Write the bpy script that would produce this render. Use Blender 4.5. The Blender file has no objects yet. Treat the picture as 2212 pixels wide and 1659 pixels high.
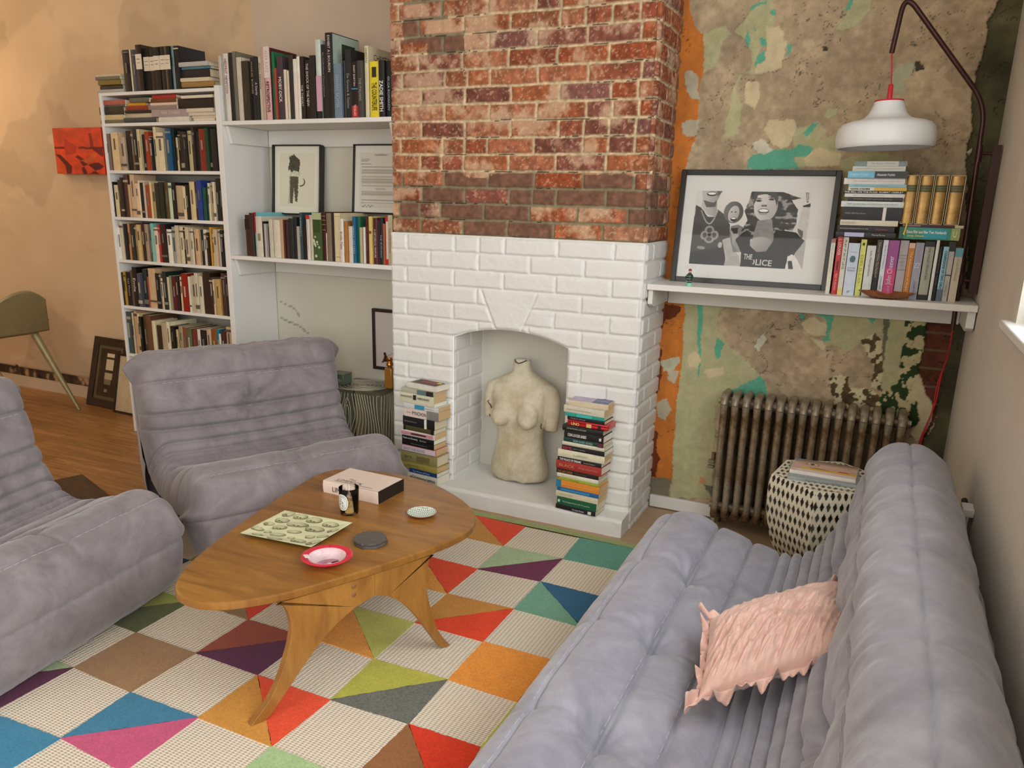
import bpy, math, random, json
import numpy as np
from mathutils import Matrix, Vector
random.seed(11)
rng = np.random.default_rng(5)
sc = bpy.context.scene
COL = sc.collection
PI = math.pi
rad = math.radians

# ---------------------------------------------------------------- colours and materials
def l1(c):
    return c / 12.92 if c <= 0.04045 else ((c + 0.055) / 1.055) ** 2.4
def hx(s):
    return tuple(l1(int(s[i:i + 2], 16) / 255) for i in (0, 2, 4))
def hxs(s):
    return np.array([int(s[i:i + 2], 16) / 255 for i in (0, 2, 4)])
def to_lin(a):
    a = np.clip(a, 0, 1)
    return np.where(a <= 0.04045, a / 12.92, ((a + 0.055) / 1.055) ** 2.4)

def new_mat(name):
    m = bpy.data.materials.new(name)
    m.use_nodes = True
    nt = m.node_tree
    return m, nt, nt.nodes['Principled BSDF']
def node(nt, t, **kw):
    n = nt.nodes.new(t)
    for k, v in kw.items():
        setattr(n, k, v)
    return n
def coords(nt, scale=(1, 1, 1), rot=(0, 0, 0), kind='Object'):
    tc = node(nt, 'ShaderNodeTexCoord')
    mp = node(nt, 'ShaderNodeMapping')
    mp.inputs['Scale'].default_value = scale
    mp.inputs['Rotation'].default_value = rot
    nt.links.new(tc.outputs[kind], mp.inputs[0])
    return mp.outputs[0]
def noise(nt, vec, scale, detail=4, rough=.6, dist=0):
    n = node(nt, 'ShaderNodeTexNoise')
    n.inputs['Scale'].default_value = scale
    n.inputs['Detail'].default_value = detail
    n.inputs['Roughness'].default_value = rough
    n.inputs['Distortion'].default_value = dist
    nt.links.new(vec, n.inputs['Vector'])
    return n.outputs[0]
def ramp(nt, fac, stops):
    r = node(nt, 'ShaderNodeValToRGB')
    el = r.color_ramp.elements
    while len(el) < len(stops):
        el.new(.5)
    for e, (p, c) in zip(el, stops):
        e.position = p
        e.color = (*c, 1)
    nt.links.new(fac, r.inputs[0])
    return r.outputs[0]
def bump(nt, b, h, strength, dist=.01):
    n = node(nt, 'ShaderNodeBump')
    n.inputs['Strength'].default_value = strength
    n.inputs['Distance'].default_value = dist
    nt.links.new(h, n.inputs['Height'])
    nt.links.new(n.outputs[0], b.inputs['Normal'])
    return n
def mix(nt, fac, a, b, mode='MIX'):
    n = node(nt, 'ShaderNodeMix', data_type='RGBA', blend_type=mode)
    for s, v in ((n.inputs[0], fac), (n.inputs[6], a), (n.inputs[7], b)):
        if hasattr(v, 'links') or isinstance(v, bpy.types.NodeSocket):
            nt.links.new(v, s)
        elif isinstance(v, (int, float)):
            s.default_value = v
        else:
            s.default_value = (*v, 1)
    return n.outputs[2]
def sc3(c, k):
    return tuple(min(1, x * k) for x in c)
_mc = {}
def mat(h, rough=.6, metal=0., var=0., scale=25, bmp=0., bscale=250, spec=.5, dist=.002, coat=0., stretch=(1, 1, 1)):
    key = (h, rough, metal, var, scale, bmp, bscale, spec, coat, stretch)
    if key in _mc:
        return _mc[key]
    m, nt, b = new_mat('surface_' + h)
    c = hx(h)
    b.inputs['Base Color'].default_value = (*c, 1)
    b.inputs['Roughness'].default_value = rough
    b.inputs['Metallic'].default_value = metal
    b.inputs['Specular IOR Level'].default_value = spec
    b.inputs['Coat Weight'].default_value = coat
    if var or bmp:
        v = coords(nt, stretch)
    if var:
        nt.links.new(ramp(nt, noise(nt, v, scale, 5, .65), [(.3, sc3(c, 1 - var)), (.7, sc3(c, 1 + var))]), b.inputs['Base Color'])
    if bmp:
        bump(nt, b, noise(nt, v, bscale, 4), bmp, dist)
    _mc[key] = m
    return m
def attr_mat(name, rough=.8, bmp=0., bscale=200, dist=.002, spec=.4, fine=0.):
    m, nt, b = new_mat(name)
    a = node(nt, 'ShaderNodeVertexColor', layer_name='Col')
    col = a.outputs[0]
    v = coords(nt)
    if fine:
        n = noise(nt, v, 260, 3, .7)
        col = mix(nt, 1.0, col, ramp(nt, n, [(.25, (1 - fine,) * 3), (.75, (1,) * 3)]), 'MULTIPLY')
    nt.links.new(col, b.inputs['Base Color'])
    b.inputs['Roughness'].default_value = rough
    b.inputs['Specular IOR Level'].default_value = spec
    if bmp:
        bump(nt, b, noise(nt, v, bscale, 5), bmp, dist)
    return m

# ---------------------------------------------------------------- objects
def tag(o, label=None, cat=None, group=None, kind=None):
    if label: o['label'] = label
    if cat: o['category'] = cat
    if group: o['group'] = group
    if kind: o['kind'] = kind
    return o
def thing(name, label, cat, loc=(0, 0, 0), rotz=0., group=None):
    o = bpy.data.objects.new(name, None)
    o.empty_display_size = .05
    COL.objects.link(o)
    o.location = loc
    o.rotation_euler = (0, 0, rotz)
    return tag(o, label, cat, group)
def mobj(name, me, m=None, parent=None, loc=(0, 0, 0), rot=(0, 0, 0)):
    o = bpy.data.objects.new(name, me)
    COL.objects.link(o)
    if m is not None:
        for x in (m if isinstance(m, (list, tuple)) else [m]):
            me.materials.append(x)
    if parent is not None:
        o.parent = parent
    o.location = loc
    o.rotation_euler = rot
    return o
def smooth(me, ang=None):
    me.shade_smooth()
    if ang is not None:
        me.set_sharp_from_angle(angle=rad(ang))
def bev(o, w, seg=2):
    md = o.modifiers.new('bevel', 'BEVEL')
    md.width = w
    md.segments = seg
    md.limit_method = 'ANGLE'
    md.angle_limit = rad(35)
    return o
class MB:
    def __init__(s):
        s.v, s.f, s.mi = [], [], []
    def add(s, v, f, mi=0, M=None):
        n = len(s.v)
        if M is not None:
            v = [tuple(M @ Vector(p)) for p in v]
        s.v += [tuple(p) for p in v]
        s.f += [tuple(i + n for i in q) for q in f]
        s.mi += [mi] * len(f)
        return s
    def box(s, x0, x1, y0, y1, z0, z1, mi=0, M=None):
        v = [(x, y, z) for z in (z0, z1) for y in (y0, y1) for x in (x0, x1)]
        f = [(0, 2, 3, 1), (4, 5, 7, 6), (0, 1, 5, 4), (2, 6, 7, 3), (0, 4, 6, 2), (1, 3, 7, 5)]
        return s.add(v, f, mi, M)
    def prism(s, out, t0, t1, axis='z', mi=0, M=None):
        n = len(out)
        mk = {'z': lambda a, b, t: (a, b, t), 'y': lambda a, b, t: (a, t, b), 'x': lambda a, b, t: (t, a, b)}[axis]
        v = [mk(a, b, t0) for a, b in out] + [mk(a, b, t1) for a, b in out]
        f = [tuple(range(n))[::-1], tuple(range(n, 2 * n))] + [(i, (i + 1) % n, n + (i + 1) % n, n + i) for i in range(n)]
        return s.add(v, f, mi, M)
    def lathe(s, prof, n=32, mi=0, M=None, cap=True, sq=(1, 1)):
        v = [(r * math.cos(2 * PI * k / n) * sq[0], r * math.sin(2 * PI * k / n) * sq[1], z) for r, z in prof for k in range(n)]
        f = [(i * n + k, i * n + (k + 1) % n, (i + 1) * n + (k + 1) % n, (i + 1) * n + k) for i in range(len(prof) - 1) for k in range(n)]
        if cap:
            f += [tuple(range(n))[::-1], tuple(range((len(prof) - 1) * n, len(prof) * n))]
        return s.add(v, f, mi, M)
    def tube(s, pts, r, n=10, mi=0, M=None):
        P = [Vector(p) for p in pts]
        rr = r if isinstance(r, (list, tuple)) else [r] * len(P)
        v, up = [], None
        for i, p in enumerate(P):
            t = ((P[min(i + 1, len(P) - 1)] - p).normalized() + (p - P[max(i - 1, 0)]).normalized()).normalized()
            if up is None:
                up = t.cross(Vector((0, 0, 1)) if abs(t.z) < .9 else Vector((1, 0, 0))).normalized()
            up = (up - t * up.dot(t)).normalized()
            b = t.cross(up)
            for k in range(n):
                a = 2 * PI * k / n
                v.append(p + (up * math.cos(a) + b * math.sin(a)) * rr[i])
        m = len(P)
        f = [(i * n + k, i * n + (k + 1) % n, (i + 1) * n + (k + 1) % n, (i + 1) * n + k) for i in range(m - 1) for k in range(n)]
        f += [tuple(range(n))[::-1], tuple(range((m - 1) * n, m * n))]
        return s.add(v, f, mi, M)
    def sphere(s, c, r, n=16, mi=0, M=None):
        r = r if isinstance(r, tuple) else (r, r, r)
        prof = [(math.sin(PI * i / n), -math.cos(PI * i / n)) for i in range(1, n)]
        v = [(c[0] + a * r[0] * math.cos(2 * PI * k / (2 * n)), c[1] + a * r[1] * math.sin(2 * PI * k / (2 * n)), c[2] + b * r[2]) for a, b in prof for k in range(2 * n)]
        w = 2 * n
        f = [(i * w + k, i * w + (k + 1) % w, (i + 1) * w + (k + 1) % w, (i + 1) * w + k) for i in range(len(prof) - 1) for k in range(w)]
        f += [tuple(range(w))[::-1], tuple(range((len(prof) - 1) * w, len(prof) * w))]
        return s.add(v, f, mi, M)
    def mesh(s, name, sm=None):
        me = bpy.data.meshes.new(name)
        me.from_pydata(s.v, [], s.f)
        if any(s.mi):
            me.polygons.foreach_set('material_index', s.mi)
        me.update()
        if sm is not None:
            smooth(me, sm)
        return me
    def build(s, name, m, parent=None, loc=(0, 0, 0), rot=(0, 0, 0), sm=None, bv=0):
        o = mobj(name, s.mesh(name, sm if sm is not None else (35 if bv else None)), m, parent, loc, rot)
        if bv:
            bev(o, bv)
        return o
def grid(name, X, Y, Z, C=None, m=None, parent=None, loc=(0, 0, 0), rot=(0, 0, 0), mask=None, closed_u=False, sm=None):
    """a mesh over a 2-D array of points, C = colours (sRGB) per point"""
    ny, nx = X.shape
    co = np.stack([X, Y, Z], -1).reshape(-1, 3).astype(np.float32)
    i = np.arange(ny * nx).reshape(ny, nx)
    if closed_u:
        i = np.concatenate([i, i[:, :1]], 1)
    q = np.stack([i[:-1, :-1], i[:-1, 1:], i[1:, 1:], i[1:, :-1]], -1)
    if mask is not None:
        q = q[mask]
    q = q.reshape(-1, 4)
    me = bpy.data.meshes.new(name)
    me.vertices.add(len(co))
    me.vertices.foreach_set('co', co.ravel())
    me.loops.add(q.size)
    me.loops.foreach_set('vertex_index', q.ravel().astype(np.int32))
    me.polygons.add(len(q))
    me.polygons.foreach_set('loop_start', np.arange(0, q.size, 4, dtype=np.int32))
    me.update(calc_edges=True)
    if C is not None:
        a = me.color_attributes.new('Col', 'FLOAT_COLOR', 'POINT')
        cc = np.ones((len(co), 4), np.float32)
        cc[:, :3] = to_lin(C.reshape(-1, 3))
        a.data.foreach_set('color', cc.ravel())
    smooth(me, sm)
    me.validate()
    return mobj(name, me, m, parent, loc, rot)

# ---------------------------------------------------------------- numpy noise and 2-D painting
def vnoise(x, y, seed=0):
    r = np.random.default_rng(seed).random((256, 256))
    xi, yi = np.floor(x).astype(int), np.floor(y).astype(int)
    u, v = x - xi, y - yi
    u, v = u * u * (3 - 2 * u), v * v * (3 - 2 * v)
    g = lambda a, b: r[a % 256, b % 256]
    return (g(xi, yi) * (1 - u) + g(xi + 1, yi) * u) * (1 - v) + (g(xi, yi + 1) * (1 - u) + g(xi + 1, yi + 1) * u) * v
def fbm(x, y, s, seed=0, o=4):
    t, a, k = 0, .5, 0
    for j in range(o):
        t = t + a * vnoise(x * s * 2 ** j + 17.3 * j, y * s * 2 ** j + 5.1 * j, seed + j)
        k += a
        a *= .5
    return t / k
def inpoly(px, py, poly):
    r = np.zeros(px.shape, bool)
    n = len(poly)
    for i in range(n):
        x0, y0 = poly[i]
        x1, y1 = poly[(i + 1) % n]
        if y0 == y1:
            continue
        r ^= ((y0 > py) != (y1 > py)) & (px < (x1 - x0) * (py - y0) / (y1 - y0) + x0)
    return r
def inell(px, py, cx, cy, rx, ry, a=0):
    c, s = math.cos(a), math.sin(a)
    dx, dy = px - cx, py - cy
    return ((dx * c + dy * s) / rx) ** 2 + ((-dx * s + dy * c) / ry) ** 2 < 1
def sstep(a, b, x):
    t = np.clip((x - a) / (b - a), 0, 1)
    return t * t * (3 - 2 * t)
def picture(name, w, h, paint, m, parent, res=.002, loc=(0, 0, 0), rot=(0, 0, 0)):
    """a printed sheet in the x-z plane (facing -y); paint(a, b) gives colours for a, b in 0..1 (b down)"""
    nx, nz = max(2, int(w / res)), max(2, int(h / res))
    A, B = np.meshgrid(np.linspace(0, 1, nx), np.linspace(0, 1, nz))
    return grid(name, A * w, A * 0, (1 - B) * h, paint(A, B), m, parent, loc, rot)

# ---------------------------------------------------------------- lettering
_tc = {}
def text_mesh(s, bold=False):
    if (s, bold) in _tc:
        return _tc[(s, bold)]
    cu = bpy.data.curves.new('lettering', 'FONT')
    cu.body = s
    cu.resolution_u = 2
    cu.align_x = 'CENTER'
    cu.align_y = 'CENTER'
    if bold:
        cu.offset = .02
    o = bpy.data.objects.new('lettering', cu)
    COL.objects.link(o)
    dg = bpy.context.evaluated_depsgraph_get()
    dg.update()
    me = bpy.data.meshes.new_from_object(o.evaluated_get(dg))
    bpy.data.objects.remove(o)
    co = np.zeros(len(me.vertices) * 3, np.float32)
    me.vertices.foreach_get('co', co)
    co = co.reshape(-1, 3)
    lo, hi = co.min(0), co.max(0)
    _tc[(s, bold)] = (me, co - (lo + hi) / 2, hi - lo)
    return _tc[(s, bold)]
def text(s, length, height, m, parent, M, name='lettering', bold=False):
    """flat letters fitted into length x height, centred on the frame M (x = reading direction, y = up)"""
    me, co, d = text_mesh(s, bold)
    me = me.copy()
    c = co * np.array([length / max(d[0], 1e-6), height / max(d[1], 1e-6), 1])
    me.vertices.foreach_set('co', c.astype(np.float32).ravel())
    me.materials.clear()
    me.update()
    o = mobj(name, me, m, parent)
    o.matrix_local = M
    return o
def frame(o, x, y):
    x, y = Vector(x).normalized(), Vector(y).normalized()
    z = x.cross(y)
    return Matrix(((x.x, y.x, z.x, o[0]), (x.y, y.y, z.y, o[1]), (x.z, y.z, z.z, o[2]), (0, 0, 0, 1)))

# ---------------------------------------------------------------- camera
cam = bpy.data.cameras.new('camera')
co_ = bpy.data.objects.new('camera', cam)
COL.objects.link(co_)
cam.sensor_width = 36
cam.lens = 1692.36 / 2212 * 36
cam.shift_y = 62.73 / 2212
cam.clip_start = .02
yaw, pit, rol = .43397, .26356, .02448
cy, sy, cp, sp = math.cos(yaw), math.sin(yaw), math.cos(pit), math.sin(pit)
f_ = Vector((-sy * cp, cy * cp, -sp)); r_ = Vector((cy, sy, 0)); u_ = r_.cross(f_)
R_ = r_ * math.cos(rol) + u_ * math.sin(rol)
U_ = u_ * math.cos(rol) - r_ * math.sin(rol)
co_.matrix_world = Matrix(((R_.x, U_.x, -f_.x, 1.2507), (R_.y, U_.y, -f_.y, -2.8817), (R_.z, U_.z, -f_.z, 1.3527), (0, 0, 0, 1)))
sc.camera = co_

# ================================================================ THE ROOM
X_L, X_R, Y_B, Y_F, Z_C = -5.2, 1.558, .5, -5.4, 2.75
def struct(o, label, cat):
    return tag(o, label, cat, kind='structure')

# ---- floor: oak strips along x
m, nt, b = new_mat('oak_floor')
v = coords(nt)
bt = node(nt, 'ShaderNodeTexBrick', offset=.37, squash=1)
for k, x in (('Scale', 1.), ('Mortar Size', .0012), ('Brick Width', .85), ('Row Height', .058), ('Bias', 0.)):
    bt.inputs[k].default_value = x
bt.inputs['Color1'].default_value = (*hx('c39058'), 1)
bt.inputs['Color2'].default_value = (*hx('ad7c44'), 1)
bt.inputs['Mortar'].default_value = (*hx('6a4424'), 1)
nt.links.new(v, bt.inputs['Vector'])
v2 = coords(nt, (2.2, 26, 1))
g = ramp(nt, noise(nt, v2, 2.2, 8, .7, .6), [(.28, (.5, .48, .44)), (.62, (1.1, 1.08, 1.04))])
c = mix(nt, 1, bt.outputs[0], g, 'MULTIPLY')
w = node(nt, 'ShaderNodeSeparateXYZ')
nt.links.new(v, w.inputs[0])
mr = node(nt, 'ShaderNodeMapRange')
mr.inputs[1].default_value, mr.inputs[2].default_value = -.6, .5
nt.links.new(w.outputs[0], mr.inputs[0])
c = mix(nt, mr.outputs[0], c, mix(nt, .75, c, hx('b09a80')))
nt.links.new(c, b.inputs['Base Color'])
b.inputs['Roughness'].default_value = .38
bump(nt, b, bt.outputs[1], -.15, .002)
M_floor = m
o = MB().box(X_L, X_R, Y_F, Y_B + .2, -.06, 0).build('floor', M_floor)
struct(o, 'strip oak floor with worn varnish under the rug', 'floor')

# ---- painted plaster
def plaster(name, h, h2, sc_=1.6, contrast=.5, rough=.85, crack=True):
    m, nt, b = new_mat(name)
    v = coords(nt)
    n1 = noise(nt, v, sc_, 6, .62, .4)
    c = ramp(nt, n1, [(.5 - contrast * .25, hx(h2)), (.5 + contrast * .25, hx(h))])
    n2 = noise(nt, v, 60, 4, .7)
    c = mix(nt, .25, c, ramp(nt, n2, [(.3, (.75,) * 3), (.7, (1,) * 3)]), 'MULTIPLY')
    nt.links.new(c, b.inputs['Base Color'])
    b.inputs['Roughness'].default_value = rough
    b.inputs['Specular IOR Level'].default_value = .25
    bump(nt, b, noise(nt, v, 14, 8, .65), .35, .006)
    return m
M_tan = plaster('old_tan_plaster', 'd2b896', 'c2a684')
M_grey = plaster('greyed_plaster', 'c6b5a0', 'bba992', .9)
M_white = plaster('white_wall_paint', 'd8d4c6', 'd0cbbc', .8, .3)
M_ceil = mat('e4e0d8', .9)
MW = mat('e2e0da', .42, spec=.4)          # white gloss on shelves and trim
MWS = mat('dcdad2', .5, spec=.4, bmp=.1, bscale=40)

# left part of the back wall (beyond and behind the bookcase)
X = np.linspace(X_L, -1.81, 300); Z = np.linspace(0, Z_C, 260)
XX, ZZ = np.meshgrid(X, Z)
YY = .59 - .004 * sstep(.53, .57, fbm(XX, ZZ, 1.7, 31, 5)) + .004 * fbm(XX, ZZ, 9, 33, 3)
edge = .135 + .03 * (fbm(XX, ZZ * 0, 4, 37, 3) - .5)
low = (ZZ < edge) & (XX < -3.0)
Cw = np.zeros(XX.shape + (3,))
n = fbm(XX, ZZ, 2.1, 35, 5)
Cw[:] = hxs('cfb492') * (.93 + .14 * n[..., None])
pt = sstep(.52, .545, fbm(XX, ZZ, 1.3, 39, 5))
Cw = Cw * (1 - .07 * pt[..., None])
pale = sstep(.47, .5, fbm(XX + 3, ZZ, 1.1, 41, 5)) * sstep(1.5, 1.75, ZZ + .2 * n)
Cw = Cw * (1 + .05 * pale[..., None])
dn = fbm(XX, ZZ, 22, 43, 4)[..., None]
Cw[low] = (hxs('54402c') * (.5 + dn) + hxs('8c7a60') * sstep(.55, .7, dn) * .6)[low]
YY[low] += .012
o = grid('wall_left', XX, YY, ZZ, Cw, attr_mat('left_wall_plaster', .88, .25, 90, .002, .2))
struct(o, 'tan plaster wall with old patches left of the bookcase', 'wall')
# alcove wall
X = np.linspace(-1.83, -.77, 110); Z = np.linspace(0, Z_C, 280)
XX, ZZ = np.meshgrid(X, Z)
up = sstep(1.675, 1.682, ZZ)[..., None]
n = fbm(XX, ZZ, 2.4, 51, 5)[..., None]
Ca = hxs('cdc9b9') * (.96 + .08 * n) * (1 - up) + hxs('c4b19c') * (.94 + .12 * n) * up
for pts in ([(-1.74, .79), (-1.70, .775), (-1.66, .765), (-1.63, .745), (-1.615, .72)], [(-1.74, .70), (-1.68, .68), (-1.62, .665), (-1.56, .63)]):
    for (ax, az), (bx_, bz) in zip(pts, pts[1:]):
        t = np.clip(((XX - ax) * (bx_ - ax) + (ZZ - az) * (bz - az)) / ((bx_ - ax) ** 2 + (bz - az) ** 2), 0, 1)
        d = np.hypot(XX - ax - t * (bx_ - ax), ZZ - az - t * (bz - az))
        Ca = np.where((d < .0045)[..., None], Ca * .75, Ca)
o = grid('wall_back_alcove', XX, .5 + .003 * fbm(XX, ZZ, 6, 53, 3), ZZ, Ca, attr_mat('alcove_paint', .8, .15, 120, .002, .25))
struct(o, 'off-white alcove wall between the bookcase and the chimney', 'wall')

# ---- peeling wall right of the chimney
WP = json.loads('''[["pg",[[0.482,2.014],[0.559,2.043],[0.582,2.005],[0.551,1.982],[0.546,1.896],[0.488,1.867]]],["pg",[[0.588,2.011],[0.652,2.079],[0.723,2.127],[0.74,2.108],[0.756,1.995],[0.727,1.966],[0.692,1.938],[0.688,1.853],[0.648,1.86],[0.627,1.805],[0.648,1.729],[0.651,1.633],[0.591,1.627],[0.593,1.679],[0.61,1.78],[0.636,1.855],[0.672,1.878],[0.666,1.939],[0.636,1.984]]],["cr",[[0.721,2.027],[0.771,2.024],[0.791,1.957],[0.794,1.873],[0.688,1.853],[0.694,1.92],[0.73,1.936]]],["cr",[[0.664,1.829],[0.71,1.827],[0.721,1.777],[0.701,1.728],[0.659,1.748]]],["pg",[[0.973,2.002],[0.992,2.038],[1.011,2.077],[0.995,2.112],[1.081,2.105],[1.076,2.055],[1.048,2.012],[1.014,2.0]]],["tq",[[1.001,2.106],[1.016,2.105],[1.012,2.065],[0.99,2.053]]],["tq",[[0.651,2.094],[0.7,2.105],[0.718,2.116],[0.707,2.099],[0.658,2.082]]],["tq",[[0.731,2.079],[0.752,2.084],[0.752,2.06],[0.736,2.061]]],["tq",[[0.649,2.019],[0.662,1.982],[0.653,1.946],[0.64,1.977]]],["tq",[[0.674,2.021],[0.683,2.023],[0.683,2.01]]],["tq",[[0.697,1.985],[0.722,1.986],[0.73,1.953],[0.7,1.957]]],["tq",[[0.687,1.923],[0.724,1.94],[0.729,1.906],[0.681,1.887]]],["tq",[[0.791,1.96],[0.81,1.953],[0.814,1.926],[0.796,1.909],[0.801,1.933]]],["cr",[[0.747,1.651],[0.762,1.695],[0.82,1.687],[0.858,1.693],[0.871,1.637],[0.85,1.587],[0.82,1.574],[0.779,1.6]]],["wh",[[0.71,1.597],[0.744,1.619],[0.781,1.581],[0.793,1.558],[0.731,1.558]]],["pg",[[0.862,1.649],[0.911,1.661],[0.941,1.673],[0.985,1.635],[0.955,1.605],[1.013,1.629],[1.046,1.561],[1.046,1.508],[0.878,1.507]]],["tq",[[0.7,1.539],[0.718,1.558],[0.77,1.562],[0.794,1.574],[0.865,1.574],[0.867,1.549],[0.891,1.504],[0.703,1.503]]],["tq",[[0.899,1.63],[0.923,1.664],[0.946,1.667],[0.933,1.636],[0.91,1.614]]],["tq",[[0.861,1.58],[0.894,1.593],[0.943,1.577],[0.924,1.549],[0.867,1.552]]],["cr",[[0.912,1.542],[0.963,1.586],[1.04,1.561],[1.049,1.508],[0.923,1.507]]],["pg",[[1.043,1.53],[1.141,1.56],[1.259,1.542],[1.267,1.488],[1.063,1.373]]],["pg",[[0.962,1.697],[0.978,1.721],[1.014,1.72],[1.012,1.69],[0.97,1.681]]],["hd",[[1.181,1.815],[1.199,1.855],[1.252,1.874],[1.283,1.857],[1.252,1.836],[1.223,1.808],[1.236,1.761],[1.206,1.767],[1.188,1.78]]],["dk",[[1.252,1.874],[1.268,1.877],[1.284,1.86],[1.284,1.844],[1.26,1.838]]],["dk",[[0.93,1.942],[0.945,1.942],[0.948,1.925],[0.934,1.925]]],["or",[[0.378,2.159],[0.408,2.157],[0.414,2.102],[0.442,2.044],[0.465,2.018],[0.482,2.014],[0.489,1.873],[0.479,1.765],[0.484,1.628],[0.453,1.542],[0.445,1.505],[0.429,1.218],[0.422,1.017],[0.37,1.013],[0.384,1.696],[0.373,2.141]]],["gp",[[0.415,1.876],[0.446,1.881],[0.475,1.855],[0.483,1.765],[0.448,1.773],[0.423,1.825]]],["gp",[[0.42,1.682],[0.447,1.695],[0.482,1.694],[0.484,1.628],[0.453,1.622],[0.428,1.636]]],["rc",[[1.485,2.074],[1.472,2.027],[1.453,1.991],[1.469,1.953],[1.465,1.882],[1.452,1.844],[1.448,1.755],[1.455,1.675],[1.466,1.641],[1.459,1.577],[1.465,1.542],[1.477,1.495],[1.504,1.323],[1.536,1.077],[1.765,1.092],[1.6,2.065]]],["cr",[[1.461,1.565],[1.479,1.589],[1.474,1.551]]],["pg",[[0.472,0.961],[0.649,0.974],[0.645,0.937],[0.631,0.891],[0.638,0.847],[0.67,0.82],[0.696,0.778],[0.758,0.739],[0.821,0.678],[0.864,0.645],[0.875,0.571],[0.662,0.505],[0.688,0.087],[0.497,0.051],[0.497,0.153]]],["pg",[[1.018,0.952],[1.273,0.958],[1.28,0.863],[1.234,0.879],[1.206,0.849],[1.154,0.801],[1.099,0.824],[1.067,0.821],[1.078,0.893]]],["pg",[[1.286,0.959],[1.35,0.961],[1.349,0.944],[1.355,0.815],[1.359,0.697],[1.306,0.669],[1.292,0.774],[1.299,0.802]]],["tq",[[0.544,0.951],[0.571,0.953],[0.579,0.758],[0.563,0.757]]],["tq",[[0.568,0.757],[0.578,0.758],[0.579,0.635],[0.57,0.65]]],["tq",[[0.645,0.81],[0.674,0.79],[0.664,0.729],[0.65,0.72],[0.637,0.757]]],["tq",[[0.729,0.587],[0.77,0.619],[0.837,0.668],[0.862,0.645],[0.873,0.563],[0.747,0.547]]],["tq",[[0.958,0.95],[0.988,0.935],[0.975,0.918],[0.96,0.926]]],["tq",[[1.015,0.948],[1.091,0.954],[1.088,0.894],[1.09,0.845],[1.065,0.834],[1.075,0.893],[1.054,0.926]]],["tq",[[1.205,0.953],[1.244,0.949],[1.235,0.921]]],["cr",[[0.97,0.905],[1.013,0.937],[1.07,0.9],[1.076,0.858],[1.036,0.854],[0.993,0.879]]],["cr",[[1.016,0.852],[1.065,0.835],[1.075,0.808],[1.056,0.802]]],["wh",[[0.799,0.788],[0.806,0.825],[0.832,0.846],[0.845,0.829],[0.824,0.79],[0.816,0.767]]],["cr",[[0.522,0.722],[0.558,0.741],[0.58,0.712],[0.564,0.672],[0.526,0.676]]],["cr",[[0.595,0.668],[0.675,0.692],[0.686,0.655],[0.62,0.636]]],["gs",[[1.27,0.958],[1.289,0.96],[1.301,0.802],[1.292,0.767]]],["sp",[[1.205,0.856],[1.242,0.89],[1.281,0.856],[1.304,0.662],[1.264,0.671],[1.256,0.756],[1.225,0.802]]],["sp",[[1.099,0.688],[1.139,0.711],[1.182,0.708],[1.185,0.662],[1.263,0.657],[1.296,0.647],[1.318,0.578],[1.124,0.566],[1.14,0.598],[1.115,0.639]]],["dg",[[1.347,0.958],[1.428,0.958],[1.43,0.843],[1.423,0.718],[1.419,0.662],[1.459,0.554],[1.427,0.521],[1.32,0.563],[1.299,0.625],[1.306,0.669],[1.359,0.697],[1.356,0.815]]],["cr",[[1.414,0.738],[1.442,0.755],[1.493,0.615],[1.489,0.516],[1.459,0.468],[1.431,0.493],[1.457,0.568],[1.414,0.675]]],["br",[[1.419,0.977],[1.549,0.987],[1.526,0.833],[1.505,0.575],[1.485,0.458],[1.465,0.425],[1.487,0.53],[1.494,0.608],[1.424,0.753],[1.428,0.857]]],["rc",[[1.503,0.984],[1.779,1.006],[1.9,0.287],[1.496,0.209],[1.475,0.442],[1.505,0.532],[1.508,0.715],[1.517,0.852]]],["or",[[0.388,0.955],[0.493,0.962],[0.494,0.781],[0.493,0.656],[0.491,0.385],[0.498,0.137],[0.377,0.115],[0.392,0.37],[0.392,0.7]]],["ds",[[0.386,0.939],[0.478,0.931],[0.476,0.909],[0.441,0.875],[0.411,0.865],[0.395,0.818]]],["ds",[[0.382,0.385],[0.413,0.349],[0.415,0.274],[0.438,0.236],[0.416,0.139],[0.376,0.132],[0.373,0.284]]],["ds",[[0.381,0.739],[0.405,0.733],[0.408,0.567],[0.389,0.468],[0.375,0.596]]],["gp",[[0.426,0.657],[0.486,0.648],[0.474,0.591],[0.442,0.603]]],["wg",[[0.409,0.679],[0.435,0.697],[0.48,0.714],[0.486,0.687],[0.458,0.649],[0.416,0.638]]],["gp",[[0.403,0.494],[0.445,0.52],[0.474,0.471],[0.452,0.42],[0.415,0.431]]],["gr",[[0.38,0.131],[0.493,0.144],[0.491,0.067],[0.382,0.047]]],["pk",[[0.622,0.175],[0.649,0.176],[0.652,0.147],[0.621,0.146]]],["gs",[[0.64,0.145],[0.686,0.149],[0.692,0.088],[0.666,0.117]]]]''')
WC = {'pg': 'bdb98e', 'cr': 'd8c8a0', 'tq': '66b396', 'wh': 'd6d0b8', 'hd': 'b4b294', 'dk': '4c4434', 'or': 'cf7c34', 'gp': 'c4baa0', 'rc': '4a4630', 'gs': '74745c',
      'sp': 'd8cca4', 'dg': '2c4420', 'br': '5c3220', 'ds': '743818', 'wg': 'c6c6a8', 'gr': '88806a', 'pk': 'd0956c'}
WH = {'pg': .0028, 'cr': .0036, 'tq': .0022, 'wh': .0036, 'hd': -.001, 'dk': -.006, 'or': .002, 'gp': .0036, 'rc': -.014, 'gs': .001, 'sp': .003, 'dg': .002, 'br': -.012,
      'ds': -.004, 'wg': .003, 'gr': .001, 'pk': .002}
X = np.arange(.355, X_R + .02, .0042); Z = np.arange(0, 2.36, .0042)
XX, ZZ = np.meshgrid(X, Z)
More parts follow.
